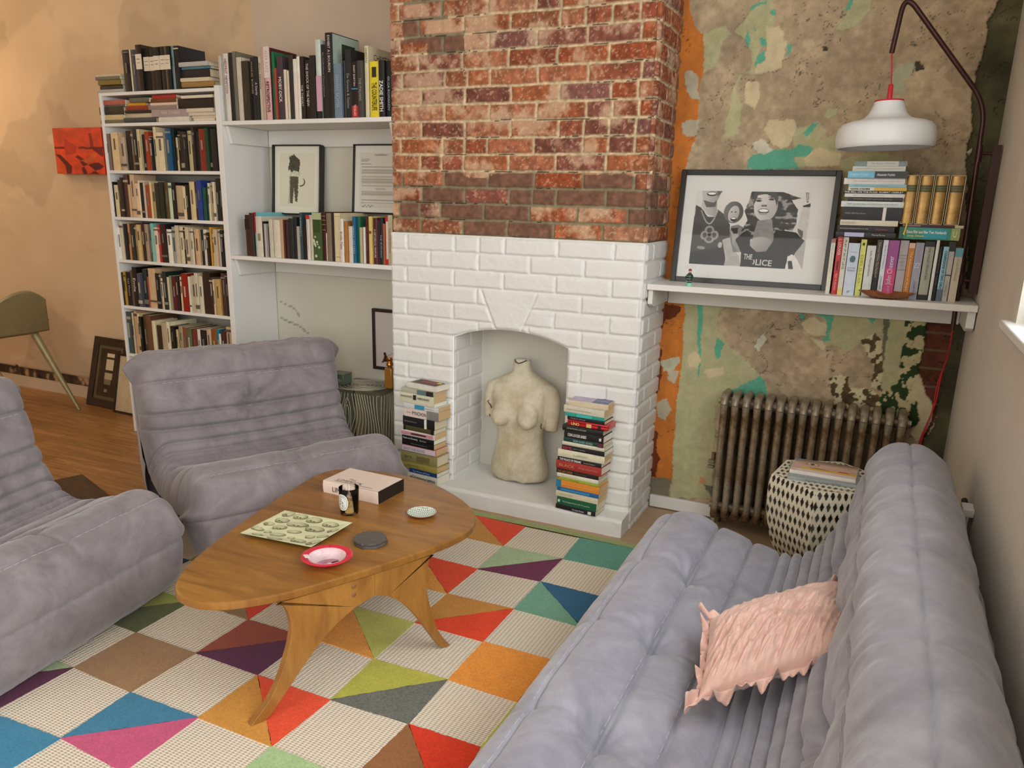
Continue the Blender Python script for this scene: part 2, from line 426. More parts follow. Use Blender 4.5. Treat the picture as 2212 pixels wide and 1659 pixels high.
wx = XX + .022 * (fbm(XX, ZZ, 16, 61, 5) - .5) + .008 * (fbm(XX, ZZ, 70, 63, 3) - .5)
wz = ZZ + .022 * (fbm(XX, ZZ, 16, 65, 5) - .5) + .008 * (fbm(XX, ZZ, 70, 67, 3) - .5)
n1 = fbm(XX, ZZ, 7, 71, 5)[..., None]; n2 = fbm(XX, ZZ, 45, 73, 4)[..., None]; n3 = fbm(XX, ZZ, 24, 75, 4)[..., None]
Cp = hxs('b7a283') * (.82 + .36 * n1) * (.86 + .28 * n2)
sc_w = sstep(.56, .68, n3) * sstep(.45, .6, n1)
Cp = Cp * (1 - .45 * sc_w) + hxs('d8c6a4') * .45 * sc_w
Hh = .006 * (n2[..., 0] - .5) + .012 * (n1[..., 0] - .5)
for cl, poly in WP:
    k = inpoly(wx, wz, poly)
    col = hxs(WC[cl]) * (.9 + .2 * n1) * (.93 + .14 * n2)
    if cl == 'dg':
        col = np.where(sstep(.5, .53, fbm(XX, ZZ, 34, 77, 4))[..., None] > .55, hxs('c8bc90') * (.9 + .2 * n2), col)
    if cl == 'sp':
        col = np.where((fbm(XX, ZZ, 40, 79, 4) > .52)[..., None], hxs('5c4c30') * (.7 + .6 * n2), col)
    if cl == 'or':
        col = col * (.92 + .16 * fbm(XX, ZZ * .2, 30, 81, 3)[..., None])
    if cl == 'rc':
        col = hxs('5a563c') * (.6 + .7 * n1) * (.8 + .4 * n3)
    if cl == 'br':
        row = np.abs(((ZZ + .01 * n1[..., 0]) / .07) % 1 - .5)
        col = np.where((row > .44)[..., None], hxs('6c5c48'), hxs('5e3222') * (.6 + .8 * n3))
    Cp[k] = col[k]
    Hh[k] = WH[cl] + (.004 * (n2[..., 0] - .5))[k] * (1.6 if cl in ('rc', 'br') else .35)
    # dark crack along the edge of every flake
crk = np.abs(fbm(XX, ZZ, 9, 83, 5) - .5) < .0035
Cp[crk & (Hh < .002)] *= .62
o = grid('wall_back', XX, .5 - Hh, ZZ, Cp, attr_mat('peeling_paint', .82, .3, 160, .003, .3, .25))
struct(o, 'peeling plaster wall in tan, green, turquoise and orange', 'wall')
o = MB().box(.39, X_R, .5, .6, 2.35, Z_C).build('wall_back_upper', M_tan)
struct(o, 'upper plaster band of the peeling wall', 'wall')

# ---- chimney breast: red brick above, white painted brick below
CX0, CX1, CYF = -.782, .394, .178
def bricks(U, V, z0, pitch, blen, mort, seed, rough=.5):
    """brick id, row, soft brick mask for wall coordinates U (along) V (up)"""
    wv = V + .006 * (fbm(U, V, 5, seed, 3) - .5) * rough * 2 + .004 * (fbm(U, V, 40, seed + 1, 3) - .5) * rough * 2
    wu = U + .008 * (fbm(U, V, 30, seed + 2, 3) - .5) * rough
    row = np.floor((wv - z0) / pitch).astype(int)
    fz = (wv - z0) / pitch - row
    off = (row % 2) * .5 + (np.random.default_rng(seed).random(400)[(row + 100) % 400] - .5) * .25 * rough
    cu = (wu / blen) + off
    col = np.floor(cu).astype(int)
    fu = cu - col
    r = np.random.default_rng(seed + 7).random((64, 64))
    h = r[row % 64, col % 64]
    # a share of the bricks is broken into two halves
    half = r[(row + 31) % 64, (col + 17) % 64] < .22 * rough
    fu2 = np.where(half, (fu * 2) % 1, fu)
    L = np.where(half, blen / 2, blen)
    h = np.where(half & (fu > .5), (h * 7.3) % 1, h)
    dz = np.minimum(fz, 1 - fz) * pitch
    du = np.minimum(fu2, 1 - fu2) * L
    return row, h, np.minimum(dz, du), dz, du
BR = [hxs(c) for c in ('9c5838', 'a6603c', '94523a', '8c5444', 'a86a4a', '7c4a3c', 'b07a5c', '92583c', '9a4f30', '84564c', 'a9684a', '8e4c34')]
def red_brick(U, V, seed):
    row, h, d, dz, du = bricks(U, V, 1.206, .0668, .212, .01, seed, .55)
    e = sstep(.002, .0095, d + .004 * (fbm(U, V, 90, seed + 20, 3) - .5))
    pal = np.stack(BR)[(h * 997).astype(int) % len(BR)]
    a = fbm(U, V, 55, seed + 21, 4)[..., None]; b_ = fbm(U, V, 9, seed + 22, 4)[..., None]; s_ = fbm(U * 3.2, V * .6, 14, seed + 23, 3)[..., None]
    col = pal * (.74 + .5 * a) * (.86 + .28 * s_)
    haze = sstep(.5, .72, b_ + .22 * (a - .5) + .12 * (h[..., None] - .5)) * .72
    col = col * (1 - haze) + hxs('d6b898') * haze
    fleck = sstep(.64, .7, fbm(U, V, 120, seed + 24, 3))[..., None] * .5
    col = col * (1 - fleck) + hxs('dcc8a8') * fleck
    mo = hxs('ddc8a2') * (.74 + .42 * fbm(U, V, 80, seed + 25, 3)[..., None])
    grey = sstep(1.475, 1.44, V + .09 * (b_[..., 0] - .5))
    pch = inpoly(U + .02 * (b_[..., 0] - .5), V + .02 * (a[..., 0] - .5), [(-.72, 2.16), (-.72, 1.985), (-.60, 1.985), (-.60, 1.93), (-.42, 1.94), (-.42, 2.02), (-.50, 2.03), (-.50, 2.16)]) & (U < .3)
    grey = np.maximum(grey, pch)[..., None]
    mo = mo * (1 - grey) + hxs('8d8569') * (.85 + .3 * a) * grey
    dark = (grey[..., 0] > .5) & ((h * 13.7) % 1 < .42)
    col[dark] = (hxs('7d5a48') * (.75 + .5 * a))[dark]
    E = e[..., None]
    out = mo * (1 - E) + col * E
    gap = (dz < .0016) & (fbm(U, V, 13, seed + 26, 3) > .6)
    out[gap] *= .3
    Hh = .009 * e + .005 * (fbm(U, V, 30, seed + 27, 4) - .5) + .003 * (a[..., 0] - .5)
    return out, Hh
def white_brick(U, V, seed):
    row, h, d, dz, du = bricks(U - .02, V, .098, .0738, .2425, .012, seed, .22)
    dv = d.copy()
    # keystone over the arch
    kx0 = np.interp(V, [.81, .985], [-.253, -.329]); kx1 = np.interp(V, [.81, .985], [-.135, -.058])
    ins = (U > kx0) & (U < kx1) & (V > .80) & (V < .984)
    kd = np.minimum(np.minimum(np.abs(U - kx0), np.abs(U - kx1)), np.where(V > .9, np.abs(V - .984), 9))
    near = (V > .79) & (V < .984) & (U > kx0 - .012) & (U < kx1 + .012)
    d = np.where(ins, kd, np.where(near, np.minimum(d, np.minimum(np.abs(U - kx0), np.abs(U - kx1))), d))
    t = fbm(U, V, 60, seed + 31, 4); t2 = fbm(U, V, 12, seed + 32, 4)
    e = sstep(.0015, .0105, d + .004 * (t - .5))
    Hh = .0095 * e + .0022 * (t - .5) + .004 * (t2 - .5)
    return Hh
M_red = attr_mat('red_brick', .88, .35, 220, .002, .25, .2)
M_wb = mat('e3e2dd', .42, bmp=.28, bscale=70, dist=.003, spec=.45)
st = .004
X = np.arange(CX0, CX1 + st / 2, st); Z = np.arange(1.2, 2.5, st)
XX, ZZ = np.meshgrid(X, Z)
C, Hh = red_brick(XX, ZZ, 101)
rc = sstep(0, .012, CX1 - XX)            # worn arris at the corner
ch = grid('wall_chimney', XX, CYF + .012 - Hh * rc + .008 * (1 - rc), ZZ, C, M_red)
struct(ch, 'exposed red brick chimney breast with pale mortar above the white fireplace', 'chimney')
Y = np.arange(CYF, .5 + st, st)
YY, ZZ = np.meshgrid(Y, Z)
C, Hh = red_brick(YY + 3.07, ZZ, 101)
sl = sstep(0, .012, YY - CYF)
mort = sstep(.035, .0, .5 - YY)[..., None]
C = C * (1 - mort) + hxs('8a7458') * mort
o = grid('brick_return', CX1 - .012 + Hh * sl - .004 * (1 - sl) + .006 * fbm(YY, ZZ, 12, 9, 3), YY, ZZ, C, M_red, ch)
MB().box(CX0, CX0 + .01, CYF + .01, .5, 1.2, Z_C).box(CX0, CX1 - .01, CYF + .02, .5, 2.48, Z_C).build('brick_core', mat('8c5840', .9), ch)

# white surround: outline of the opening
OX0, OX1, OZ, OA = -.465, .088, .760, .053
oc = (OX0 + OX1) / 2; oh = (OX1 - OX0) / 2
orad = (oh * oh + OA * OA) / (2 * OA); ozc = OZ + OA - orad
HZ = .078                                  # top of the hearth
def arch_z(x):
    return ozc + np.sqrt(np.maximum(orad ** 2 - (x - oc) ** 2, 0))
X = np.unique(np.concatenate([np.arange(CX0 - .008, CX1 + .001, st), [OX0, OX1]])); Z = np.arange(HZ - .005, 1.2085, st)
XX, ZZ = np.meshgrid(X, Z)
az = arch_z(XX)
inside = (XX > OX0 + 1e-6) & (XX < OX1 - 1e-6) & (ZZ < az - 1e-6)
# pull the vertices just inside the arch up onto it
snap = inside & (ZZ > az - st)
ZZ2 = np.where(snap, az, ZZ)
ins2 = inside & ~snap
qm = ~(ins2[:-1, :-1] | ins2[1:, 1:] | ins2[:-1, 1:] | ins2[1:, :-1])
cx = (XX[:-1, :-1] + XX[1:, 1:]) / 2
qm &= ~((cx > OX0) & (cx < OX1) & ((ZZ2[:-1, :-1] + ZZ2[1:, 1:]) / 2 < arch_z(cx) - st * .6))
Hh = white_brick(XX, ZZ2, 205)
de = np.minimum(np.where((ZZ2 < OZ), np.minimum(np.abs(XX - OX0), np.abs(XX - OX1)), 9), np.where((XX > OX0) & (XX < OX1), np.abs(ZZ2 - az), 9))
de = np.minimum(np.minimum(de, CX1 - XX), XX - CX0 + .008)
Hh = Hh * sstep(-.002, .012, de)
fp = grid('wall_fireplace', XX, CYF - .004 - Hh, ZZ2, None, M_wb, mask=qm)
struct(fp, 'white painted brick fireplace surround with arched opening and keystone', 'fireplace')
YY, ZZ = np.meshgrid(np.arange(CYF - .006, .502, st), np.arange(0.0, 1.2085, st))
Hh = white_brick(YY + 2.2 * 1.21, ZZ, 305) * sstep(0, .012, YY - CYF)
grid('side_face', CX1 + Hh - .002, YY, ZZ, None, M_wb, fp)
MB().box(CX0 - .004, CX1, CYF, .5, 1.19, 1.207).box(CX0 - .006, CX0 + .004, CYF, .5, 0, 1.2).build('mantel_top', M_wb, fp)
# lining of the niche
NB = .455
arc = [(OX0, HZ)] + [(float(x), float(arch_z(x))) for x in np.linspace(OX0, OX1, 25)] + [(OX1, HZ)]
mb = MB()
v = [(x, CYF - .004, z) for x, z in arc] + [(x, NB, z) for x, z in arc]
n = len(arc)
mb.add(v, [(i, i + 1, n + i + 1, n + i) for i in range(1, n - 1)] + [tuple(range(n, 2 * n))])
mb.build('niche_lining', mat('d6d3c8', .6, bmp=.15, bscale=50), fp, sm=40)
YY, ZZ = np.meshgrid(np.arange(CYF - .004, NB, .005), np.linspace(HZ - .003, OZ, 150))
Hh = white_brick(YY + 5.03, ZZ, 405) * .55
grid('niche_side', OX0 + .001 + Hh * sstep(0, .01, YY - CYF), YY, ZZ, None, M_wb, fp)
# hearth slab, slightly uneven
HY = .072
pr = [(CYF + .02 if i == 0 else y, z) for i, (y, z) in enumerate([(NB + .005, HZ), (.30, HZ), (.2, HZ), (.14, HZ), (HY + .012, HZ - .001), (HY + .003, HZ - .006), (HY, HZ - .014), (HY, .05), (HY, .02), (HY, 0)])]
pr[0] = (NB + .005, HZ)
T = np.linspace(CX0 - .012, CX1 + .004, 240)
S_ = np.linspace(0, len(pr) - 1, 60)
yy = np.interp(S_, range(len(pr)), [p[0] for p in pr]); zz = np.interp(S_, range(len(pr)), [p[1] for p in pr])
XX, YY = np.meshgrid(T, yy); _, ZZ = np.meshgrid(T, zz)
nn = fbm(XX, YY + ZZ, 14, 91, 5) - .5
front = (YY < HY + .004)
o = grid('hearth_slab', XX, YY - .007 * nn * front, ZZ + .006 * nn * ~front * (ZZ > .03), None, M_wb, fp)
MB().prism([(NB, 0), (NB, HZ - .003), (HY + .006, HZ - .006), (HY + .002, HZ - .014), (HY + .002, 0)][::-1], CX0 - .010, CX1 + .003, 'x').build('hearth_body', M_wb, fp)

# ---- right wall with its window, and the unseen walls
WY0, WY1, WZ0, WZ1 = -2.35, -.63, 1.095, 2.45
V0, V1 = -4.9, -3.2  # unseen opening, added to let fill light in
mb = MB()
for y0, y1, z0, z1 in ((Y_F, V0, 0, Z_C), (V0, V1, 0, .5), (V0, V1, 2.45, Z_C), (V1, WY0, 0, Z_C), (WY0, WY1, 0, WZ0 - .02), (WY0, WY1, WZ1, Z_C), (WY1, Y_B + .1, 0, Z_C)):
    mb.box(X_R, X_R + .16, y0, y1, z0, z1)
wr = mb.build('wall_right', plaster('right_wall_paint', 'd9d3c6', 'd2cbbd', .8, .3))
struct(wr, 'cream painted window wall behind the sofa', 'wall')
o = MB().box(X_R - .028, X_R + .1, WY0 - .04, WY1 + .06, WZ0 - .022, WZ0).build('window_sill', MW, bv=.004)
win = thing('window_1', 'sunlit window in the right wall above the sofa', 'window', (0, 0, 0)); win['kind'] = 'structure'
o.parent = win
mb = MB()
xa, xb = X_R + .05, X_R + .09
for y0, y1, z0, z1 in ((WY0, WY0 + .05, WZ0, WZ1), (WY1 - .05, WY1, WZ0, WZ1), (WY0, WY1, WZ1 - .05, WZ1), (WY0, WY1, WZ0, WZ0 + .05), (WY0, WY1, 1.75, 1.79), ((WY0 + WY1) / 2 - .02, (WY0 + WY1) / 2 + .02, WZ0, WZ1)):
    mb.box(xa, xb, y0, y1, z0, z1)
mb.build('window_frame', MW, win)
m, nt, b = new_mat('window_glass')
gl = node(nt, 'ShaderNodeBsdfGlossy'); gl.inputs['Roughness'].default_value = .02
tr = node(nt, 'ShaderNodeBsdfTransparent'); mx = node(nt, 'ShaderNodeMixShader'); mx.inputs[0].default_value = .06
nt.links.new(tr.outputs[0], mx.inputs[1]); nt.links.new(gl.outputs[0], mx.inputs[2])
nt.links.new(mx.outputs[0], nt.nodes['Material Output'].inputs[0])
MB().box(X_R + .068, X_R + .072, WY0 + .05, WY1 - .05, WZ0 + .05, WZ1 - .05).build('window_pane', m, win)
o = MB().box(X_L - .1, X_L, Y_F, .8, 0, Z_C).build('wall_far_left', M_tan); struct(o, 'tan wall at the far left end of the room', 'wall')
o = MB().box(X_L, X_R + .16, Y_F - .1, Y_F, 0, Z_C).build('wall_front', M_white); struct(o, 'white wall behind the viewer', 'wall')
o = MB().box(X_L - .1, X_R + .16, Y_F - .1, .8, Z_C, Z_C + .1).build('ceiling', M_ceil); struct(o, 'white ceiling above the room', 'ceiling')
# baseboards
o = MB().box(X_L, -2.6, .565, .585, 0, .075).build('baseboard_left', mat('cdb79c', .6)); struct(o, 'low cream baseboard along the tan wall', 'baseboard')
o = MB().box(CX1 + .012, .70, .478, .498, .004, .060).build('baseboard_back', MW, bv=.003); struct(o, 'short white baseboard right of the fireplace', 'baseboard')

# ================================================================ LIGHT
def area(name, loc, rot, sx, sy, w, c):
    l = bpy.data.lights.new(name, 'AREA'); l.shape = 'RECTANGLE'; l.size, l.size_y = sx, sy
    l.energy = w; l.color = c
    o = bpy.data.objects.new(name, l); COL.objects.link(o); o.location = loc; o.rotation_euler = rot
    return o
area('daylight_window', (X_R + .30, (WY0 + WY1) / 2, 1.95), (0, rad(75), 0), 1.6, 1.9, 58, (.93, .97, 1))
area('fill_far_opening', (X_R + .30, (V0 + V1) / 2, 1.6), (0, rad(80), 0), 1.9, 1.7, 95, (.95, .98, 1))  # added general fill, shining through the added opening
area('fill_behind_camera', (-.6, Y_F + .12, 1.7), (rad(86), 0, 0), 3.0, 1.9, 48, (1, .985, .96))  # added fill panel before the blank rear wall, no bay window there
l = bpy.data.lights.new('dining_lamp', 'POINT'); l.energy = 20; l.color = (1, .72, .42); l.shadow_soft_size = .12
o = bpy.data.objects.new('dining_lamp', l); COL.objects.link(o); o.location = (-4.55, -.35, 2.25)
w = bpy.data.worlds.new('sky'); sc.world = w; w.use_nodes = True
bg = w.node_tree.nodes['Background']; bg.inputs[0].default_value = (.86, .93, 1, 1); bg.inputs[1].default_value = 2.2
vs = sc.view_settings
vs.view_transform = 'Standard'; vs.look = 'None'; vs.gamma = 1; vs.exposure = -.06

# ================================================================ SOFT SEATS
def suede(name, h, h2):
    m, nt, b = new_mat(name)
    v = coords(nt)
    n1 = noise(nt, v, 5, 6, .65, 1.2); n2 = noise(nt, v, 24, 5, .7, .5)
    c = ramp(nt, n1, [(.32, hx(h2)), (.66, hx(h))])
    c = mix(nt, .45, c, ramp(nt, n2, [(.3, (.72,) * 3), (.7, (1.1,) * 3)]), 'MULTIPLY')
    nt.links.new(c, b.inputs['Base Color'])
    b.inputs['Roughness'].default_value = .78
    b.inputs['Specular IOR Level'].default_value = .25
    b.inputs['Sheen Weight'].default_value = .35
    b.inputs['Sheen Roughness'].default_value = .45
    bump(nt, b, noise(nt, v, 420, 3), .12, .001)
    return m
M_sofa = suede('grey_suede', 'a3a2ac', '8b8a95')
M_suede_shade = suede('shaded_grey_suede', '938a8c', '766e70')  # same fabric as the sofa, the chairs' dimmer light put into the colour
M_black = mat('15130f', .6)
OUT = [(.07, .0), (.022, .06), (.002, .14), (.0, .21), (.012, .275), (.045, .335), (.10, .362), (.165, .362), (.235, .338), (.30, .318), (.37, .298), (.43, .287), (.485, .293),
       (.535, .325), (.572, .382), (.60, .445), (.622, .51), (.636, .57), (.652, .63), (.688, .682), (.745, .702), (.80, .688), (.85, .64), (.885, .555), (.902, .45), (.905, .30), (.892, .14), (.855, .02), (.82, .0)]
SPINE = [(.17, .17), (.55, .16), (.72, .26), (.765, .56)]
def dense(pts, n):
    """Catmull-Rom through pts, resampled to n points of equal spacing"""
    P = np.array(pts); m = len(P); out = []
    for i in range(m - 1):
        p0, p1, p2, p3 = P[max(i - 1, 0)], P[i], P[i + 1], P[min(i + 2, m - 1)]
        t = np.linspace(0, 1, 30, endpoint=False)[:, None]
        out.append(.5 * (2 * p1 + (p2 - p0) * t + (2 * p0 - 5 * p1 + 4 * p2 - p3) * t ** 2 + (3 * p1 - p0 - 3 * p2 + p3) * t ** 3))
    D = np.concatenate(out + [P[-1:]])
    s = np.concatenate([[0], np.cumsum(np.hypot(*np.diff(D, axis=0).T))])
    q = np.linspace(0, s[-1], n)
    return np.stack([np.interp(q, s, D[:, 0]), np.interp(q, s, D[:, 1])], 1), q
def near_spine(p):
    S = np.array(SPINE); best = np.full(len(p), 9.); r = p.copy()
    for a, b in zip(S, S[1:]):
        t = np.clip(((p - a) @ (b - a)) / ((b - a) @ (b - a)), 0, 1)[:, None]
        q = a + t * (b - a); d = np.hypot(*(p - q).T); k = d < best
        r[k] = q[k]; best[k] = d[k]
    return r
#        (d, z, depth of the groove, soft width)  seams from the front round to the back
SEAMS = [(.0, .20, .010), (.075, .350, .007), (.235, .338, .024), (.345, .305, .012), (.43, .287, .017), (.462, .289, .017), (.495, .296, .018), (.527, .318, .019), (.555, .352, .020), (.582, .402, .021),
         (.607, .465, .026), (.640, .590, .011), (.745, .702, .004), (.878, .575, .007), (.905, .30, .006)]
def fireside(name, W, tufts, label, cat, M, loc, rotz, seed, sag=0., group=None):
    root = thing(name, label, cat, loc, rotz, group)
    NU = 520
    P, q = dense(OUT, NU)
    tan = np.gradient(P, axis=0); tan /= np.hypot(*tan.T)[:, None]
    nor = np.stack([-tan[:, 1], tan[:, 0]], 1)       # points outwards for this winding
    if (nor[200] @ np.array([0, 1])) < 0: nor = -nor
    Ms = near_spine(P)
    sp = [q[np.argmin(np.hypot(P[:, 0] - d, P[:, 1] - z))] for d, z, _ in SEAMS]
    dep = [g for *_, g in SEAMS]
    ends = [0.] + sp + [q[-1]]
    # cross sections: rounded ends and a flat middle
    r = .088
    a = np.linspace(0, PI / 2, 15)
    nm = max(40, int(W / .0095))
    mid = np.linspace(-(W / 2 - r), W / 2 - r, nm)
    V = np.concatenate([-(W / 2 - r) - r * np.sin(a[::-1][:-1]), mid, (W / 2 - r) + r * np.sin(a[1:])])
    inset = np.concatenate([(1 - np.cos(a[::-1][:-1])), mid * 0, (1 - np.cos(a[1:]))]) ** 1.15
    Q, VV = np.meshgrid(q, V)
    IN = np.repeat(inset[:, None], NU, 1)
    k = np.clip(np.searchsorted(sp, q), 0, len(sp))
    s0 = np.array(ends)[k]; s1 = np.array(ends)[k + 1]
    t = (q - s0) / np.maximum(s1 - s0, 1e-6)
    width = s1 - s0
    lobe = np.clip(4 * t * (1 - t), 0, 1) ** np.where(width < .07, .5, .42)
    amp = np.where(width < .07, .30 * width, np.where(width < .13, .013, .012))
    g0 = np.array([.004] + dep + [.004])[k]; g1 = np.array([.004] + dep + [.004])[np.minimum(k + 1, len(dep))]
    dsp = amp * (lobe - .55)
    dd0, dd1 = (q - s0), (s1 - q)
    dsp = dsp - g0 * .45 * np.exp(-(dd0 / .007) ** 2) - g1 * .45 * np.exp(-(dd1 / .007) ** 2)
    fade = np.clip(1 - IN, 0, 1) ** .35
    D = dsp[None, :] * (.35 + .65 * fade)
    s_front, s_row1, s_row2, s_back, s_ridge = sp[1], sp[2], sp[10], sp[11], sp[12]
    s_line2, s_low = sp[3], sp[0]
    # cross seams between the tufts and the dimples around every button
    for y in tufts:
        dy = VV - y
        reg = sstep(s_front - .12, s_front, Q) * (1 - sstep(s_line2 + .0, s_line2 + .05, Q))
        cur = .02 * np.sin(np.clip((Q - s_front) / (s_row1 - s_front), 0, 1) * PI)
        D = D - .007 * reg * np.exp(-((dy - cur) / .009) ** 2) - .006 * reg * np.exp(-(dy / .05) ** 2)
        reg2 = sstep(s_row2 - .05, s_row2 + .03, Q) * (1 - sstep(s_ridge + .04, s_ridge + .12, Q))
        D = D - .006 * reg2 * np.exp(-(dy / .009) ** 2) - .005 * reg2 * np.exp(-(dy / .06) ** 2)
        for s_, amt, ww in ((s_row1, .030, .048), (s_row2, .034, .055)):
            rr = np.hypot(Q - s_, dy)
            D = D - amt * np.exp(-(rr / ww) ** 2)
            ang = np.arctan2(dy, Q - s_)
            D = D + .0035 * np.sin(ang * 9 + seed) * np.exp(-((rr - .05) / .045) ** 2)
    # slouch: folds run across the top roll, the pleats wander a little
    wr = fbm(VV * 1.0 + 3, Q * .28, 15, seed, 4) - .5
    top = sstep(s_row2, s_back, Q) * (1 - sstep(sp[13] + .1, sp[14], Q))
    D = D + .026 * wr * top * (.5 + .5 * fade) * (.35 + .65 * np.abs(np.sin((Q - s_back) * 12)))
    D = D + .010 * (fbm(VV, Q, 5, seed + 3, 3) - .5) + .004 * (fbm(VV, Q, 26, seed + 5, 3) - .5)
    D = D + .010 * (fbm(VV, Q * .4, 9, seed + 8, 3) - .5) * sstep(s_front - .1, s_front, Q) * (1 - sstep(s_row1, s_line2, Q))
    # pinched corners of the top roll and of the front roll
    ear = np.exp(-((q - s_ridge) / .05) ** 2) + .8 * np.exp(-((q - (s_low + .03)) / .045) ** 2)
    IN2 = IN * (1 - .55 * ear[None, :])
    dst = P[None, :, :] * (1 - IN2[..., None]) + Ms[None, :, :] * IN2[..., None]
    Xd = dst[..., 0] + nor[None, :, 0] * D
    Zd = dst[..., 1] + nor[None, :, 1] * D
    Yv = VV + np.sign(VV) * IN * .036 * ear[None, :]
    Zd = Zd - sag * (1 - (VV / (W / 2)) ** 2) * sstep(s_row1 - .1, s_line2, Q) * (1 - sstep(sp[9], s_back, Q))
    # the seat line wanders sideways
    wob = .012 * (fbm(VV, VV * 0, 3.1, seed + 11, 3) - .5)
    Xd = Xd + wob * sstep(s_row1, sp[5], Q)
    Zd = np.maximum(Zd, .003)
    body = grid('upholstery', Xd, Yv, Zd, None, M, root)
    def surf(s, y):
        j = np.argmin(np.abs(V - y)); i = np.argmin(np.abs(q - s))
        return Vector((Xd[j, i], Yv[j, i], Zd[j, i])), Vector((nor[i, 0], 0, nor[i, 1]))
    bm = None
    for y in tufts:
        for s_ in (s_row1, s_row2):
            p, n_ = surf(s_, y)
            if bm is None:
                bm = MB().lathe([(.001, -.004), (.011, -.003), (.0135, .001), (.010, .005), (.004, .0066), (.0005, .007)], 18).mesh('button', 60)
            o = mobj('button', bm, None, root)
            if not bm.materials: bm.materials.append(M)
            o.matrix_local = Matrix.Translation(p + n_ * .004) @ n_.to_track_quat('Z', 'Y').to_matrix().to_4x4()
    # pale stitching along the long seams
    th = mat('c9c4c6', .8)
    for s_ in (sp[1], sp[2], sp[3], sp[11]):
        for off in (.007,):
            mb = MB()
            ys = np.arange(-(W / 2 - .08), W / 2 - .08, .011)
            for y in ys:
                if min(abs(y - t_) for t_ in tufts) < .03: continue
                i = np.argmin(np.abs(q - (s_ - off)))
                j0 = np.argmin(np.abs(V - y)); j1 = np.argmin(np.abs(V - (y + .007)))
                if j1 == j0: continue
                A = Vector((Xd[j0, i], Yv[j0, i], Zd[j0, i])); B = Vector((Xd[j1, i], Yv[j1, i], Zd[j1, i]))
                nn_ = Vector((nor[i, 0], 0, nor[i, 1]))
                mb.tube([A + nn_ * .0004, B + nn_ * .0004], .0006, 4)
            if mb.v: mb.build('stitching', th, root)
    return root
sofa = fireside('sofa', 1.64, [-.41, -.02, .37], 'low grey suede pleated sofa standing along the right wall', 'sofa', M_sofa, (.640, -1.19, .0086), 0, 21)
ang = math.atan2(.455, -.89)       # depth axis of the chair by the bookcase
ch1 = fireside('lounge_chair', .90, [0.], 'low pleated grey lounge chair in front of the bookcase', 'chair', M_suede_shade, (-.655, -.600, .0086), ang, 31, group='pleated lounge chairs', sag=.012)
ang2 = math.atan2(-.13, -.99)
ch2 = fireside('lounge_chair', .90, [0.], 'low pleated grey lounge chair cut off by the left edge of the picture', 'chair', M_suede_shade, (-.755, -1.495, .0086), ang2, 47, group='pleated lounge chairs', sag=.012)

# ---- pink cushion
m, nt, b = new_mat('pink_satin')
v = coords(nt)
nt.links.new(ramp(nt, noise(nt, v, 9, 5, .6), [(.3, hx('d3a898')), (.7, hx('e2bbab'))]), b.inputs['Base Color'])
b.inputs['Roughness'].default_value = .42; b.inputs['Sheen Weight'].default_value = .3
bump(nt, b, noise(nt, v, 60, 6, .7, 1.), .25, .004)
M_pink = m
A_, B_, D_ = Vector((.985, -1.165, .405)), Vector((1.272, -.93, .465)), Vector((1.018, -1.430, .365))
C_ = Vector((1.292, -1.270, .46))
U = np.linspace(-1, 1, 150); VV_ = np.linspace(-1, 1, 110)
UU, VV = np.meshgrid(U, VV_)
def quad(u, v):
    a, b_ = (u + 1) / 2, (v + 1) / 2
    return [A_[k] * (1 - a) * (1 - b_) + B_[k] * a * (1 - b_) + C_[k] * a * b_ + D_[k] * (1 - a) * b_ for k in range(3)]
nrm = (B_ - A_).cross(D_ - A_).normalized()
if nrm.z < 0: nrm = -nrm
cush = thing('cushion', 'crumpled pink satin cushion lying against the sofa back', 'cushion', (0, 0, 0))
pin = .94
prof = np.clip(1 - np.abs(UU) ** 3.2, 0, 1) ** .55 * np.clip(1 - np.abs(VV) ** 2.6, 0, 1) ** .55
fold = np.abs(fbm(UU * 1.0 + .35 * VV, VV * .22, 7, 141, 4) - .5) * 2
fold2 = fbm(UU + .5 * VV, VV * .4, 16, 143, 3) - .5
mid_ = np.clip(1 - (VV - .25) ** 2, 0, 1)
for sgn, thick, nm_ in ((1, .075, 'cushion_top'), (-1, .055, 'cushion_back')):
    h = thick * prof + (-.034 * fold * mid_ + .014 * fold2) * np.clip(prof * 1.3, 0, 1)
    px, py, pz = quad(UU * (1 - .10 * (1 - VV ** 2) * .35), VV * (1 - .12 * (1 - UU ** 2) * .5))
    grid(nm_, px + nrm.x * h * sgn, py + nrm.y * h * sgn, pz + nrm.z * h * sgn, None, M_pink, cush)
# ruffled flange around the seam
tt = np.linspace(0, 4, 400)
def edge(t):
    s, k = t % 1, int(t) % 4
    return ((2 * s - 1, -1), (1, 2 * s - 1), (1 - 2 * s, 1), (-1, 1 - 2 * s))[k]
fx = np.zeros((7, 401)); fy = fx.copy(); fz = fx.copy()
for i, t in enumerate(np.append(tt, 4.0)):
    u, v = edge(t if t < 4 else 0.)
    cor = max(0, 1 - min(abs((t % 1)), abs(1 - t % 1)) * 9)
    for j in range(7):
        w = j / 6
        ext = (.055 + .05 * cor + .018 * math.sin(t * 23)) * w
        ru = .016 * w * (math.sin(t * 31) + .7 * math.sin(t * 53 + 1.3) + .5 * math.sin(t * 97)) + .018 * cor * w
        uu, vv = u * (1 + ext * 1.6) * (1 - .035 * (1 - v * v) * (abs(u) > .99)), v * (1 + ext * 1.9) * (1 - .06 * (1 - u * u) * (abs(v) > .99))
        p = quad(uu, vv)
        fx[j, i], fy[j, i], fz[j, i] = p[0] + nrm.x * ru, p[1] + nrm.y * ru, p[2] + nrm.z * ru
o = grid('ruffle', fx, fy, fz, None, M_pink, cush)
sd = o.modifiers.new('thickness', 'SOLIDIFY'); sd.thickness = .002

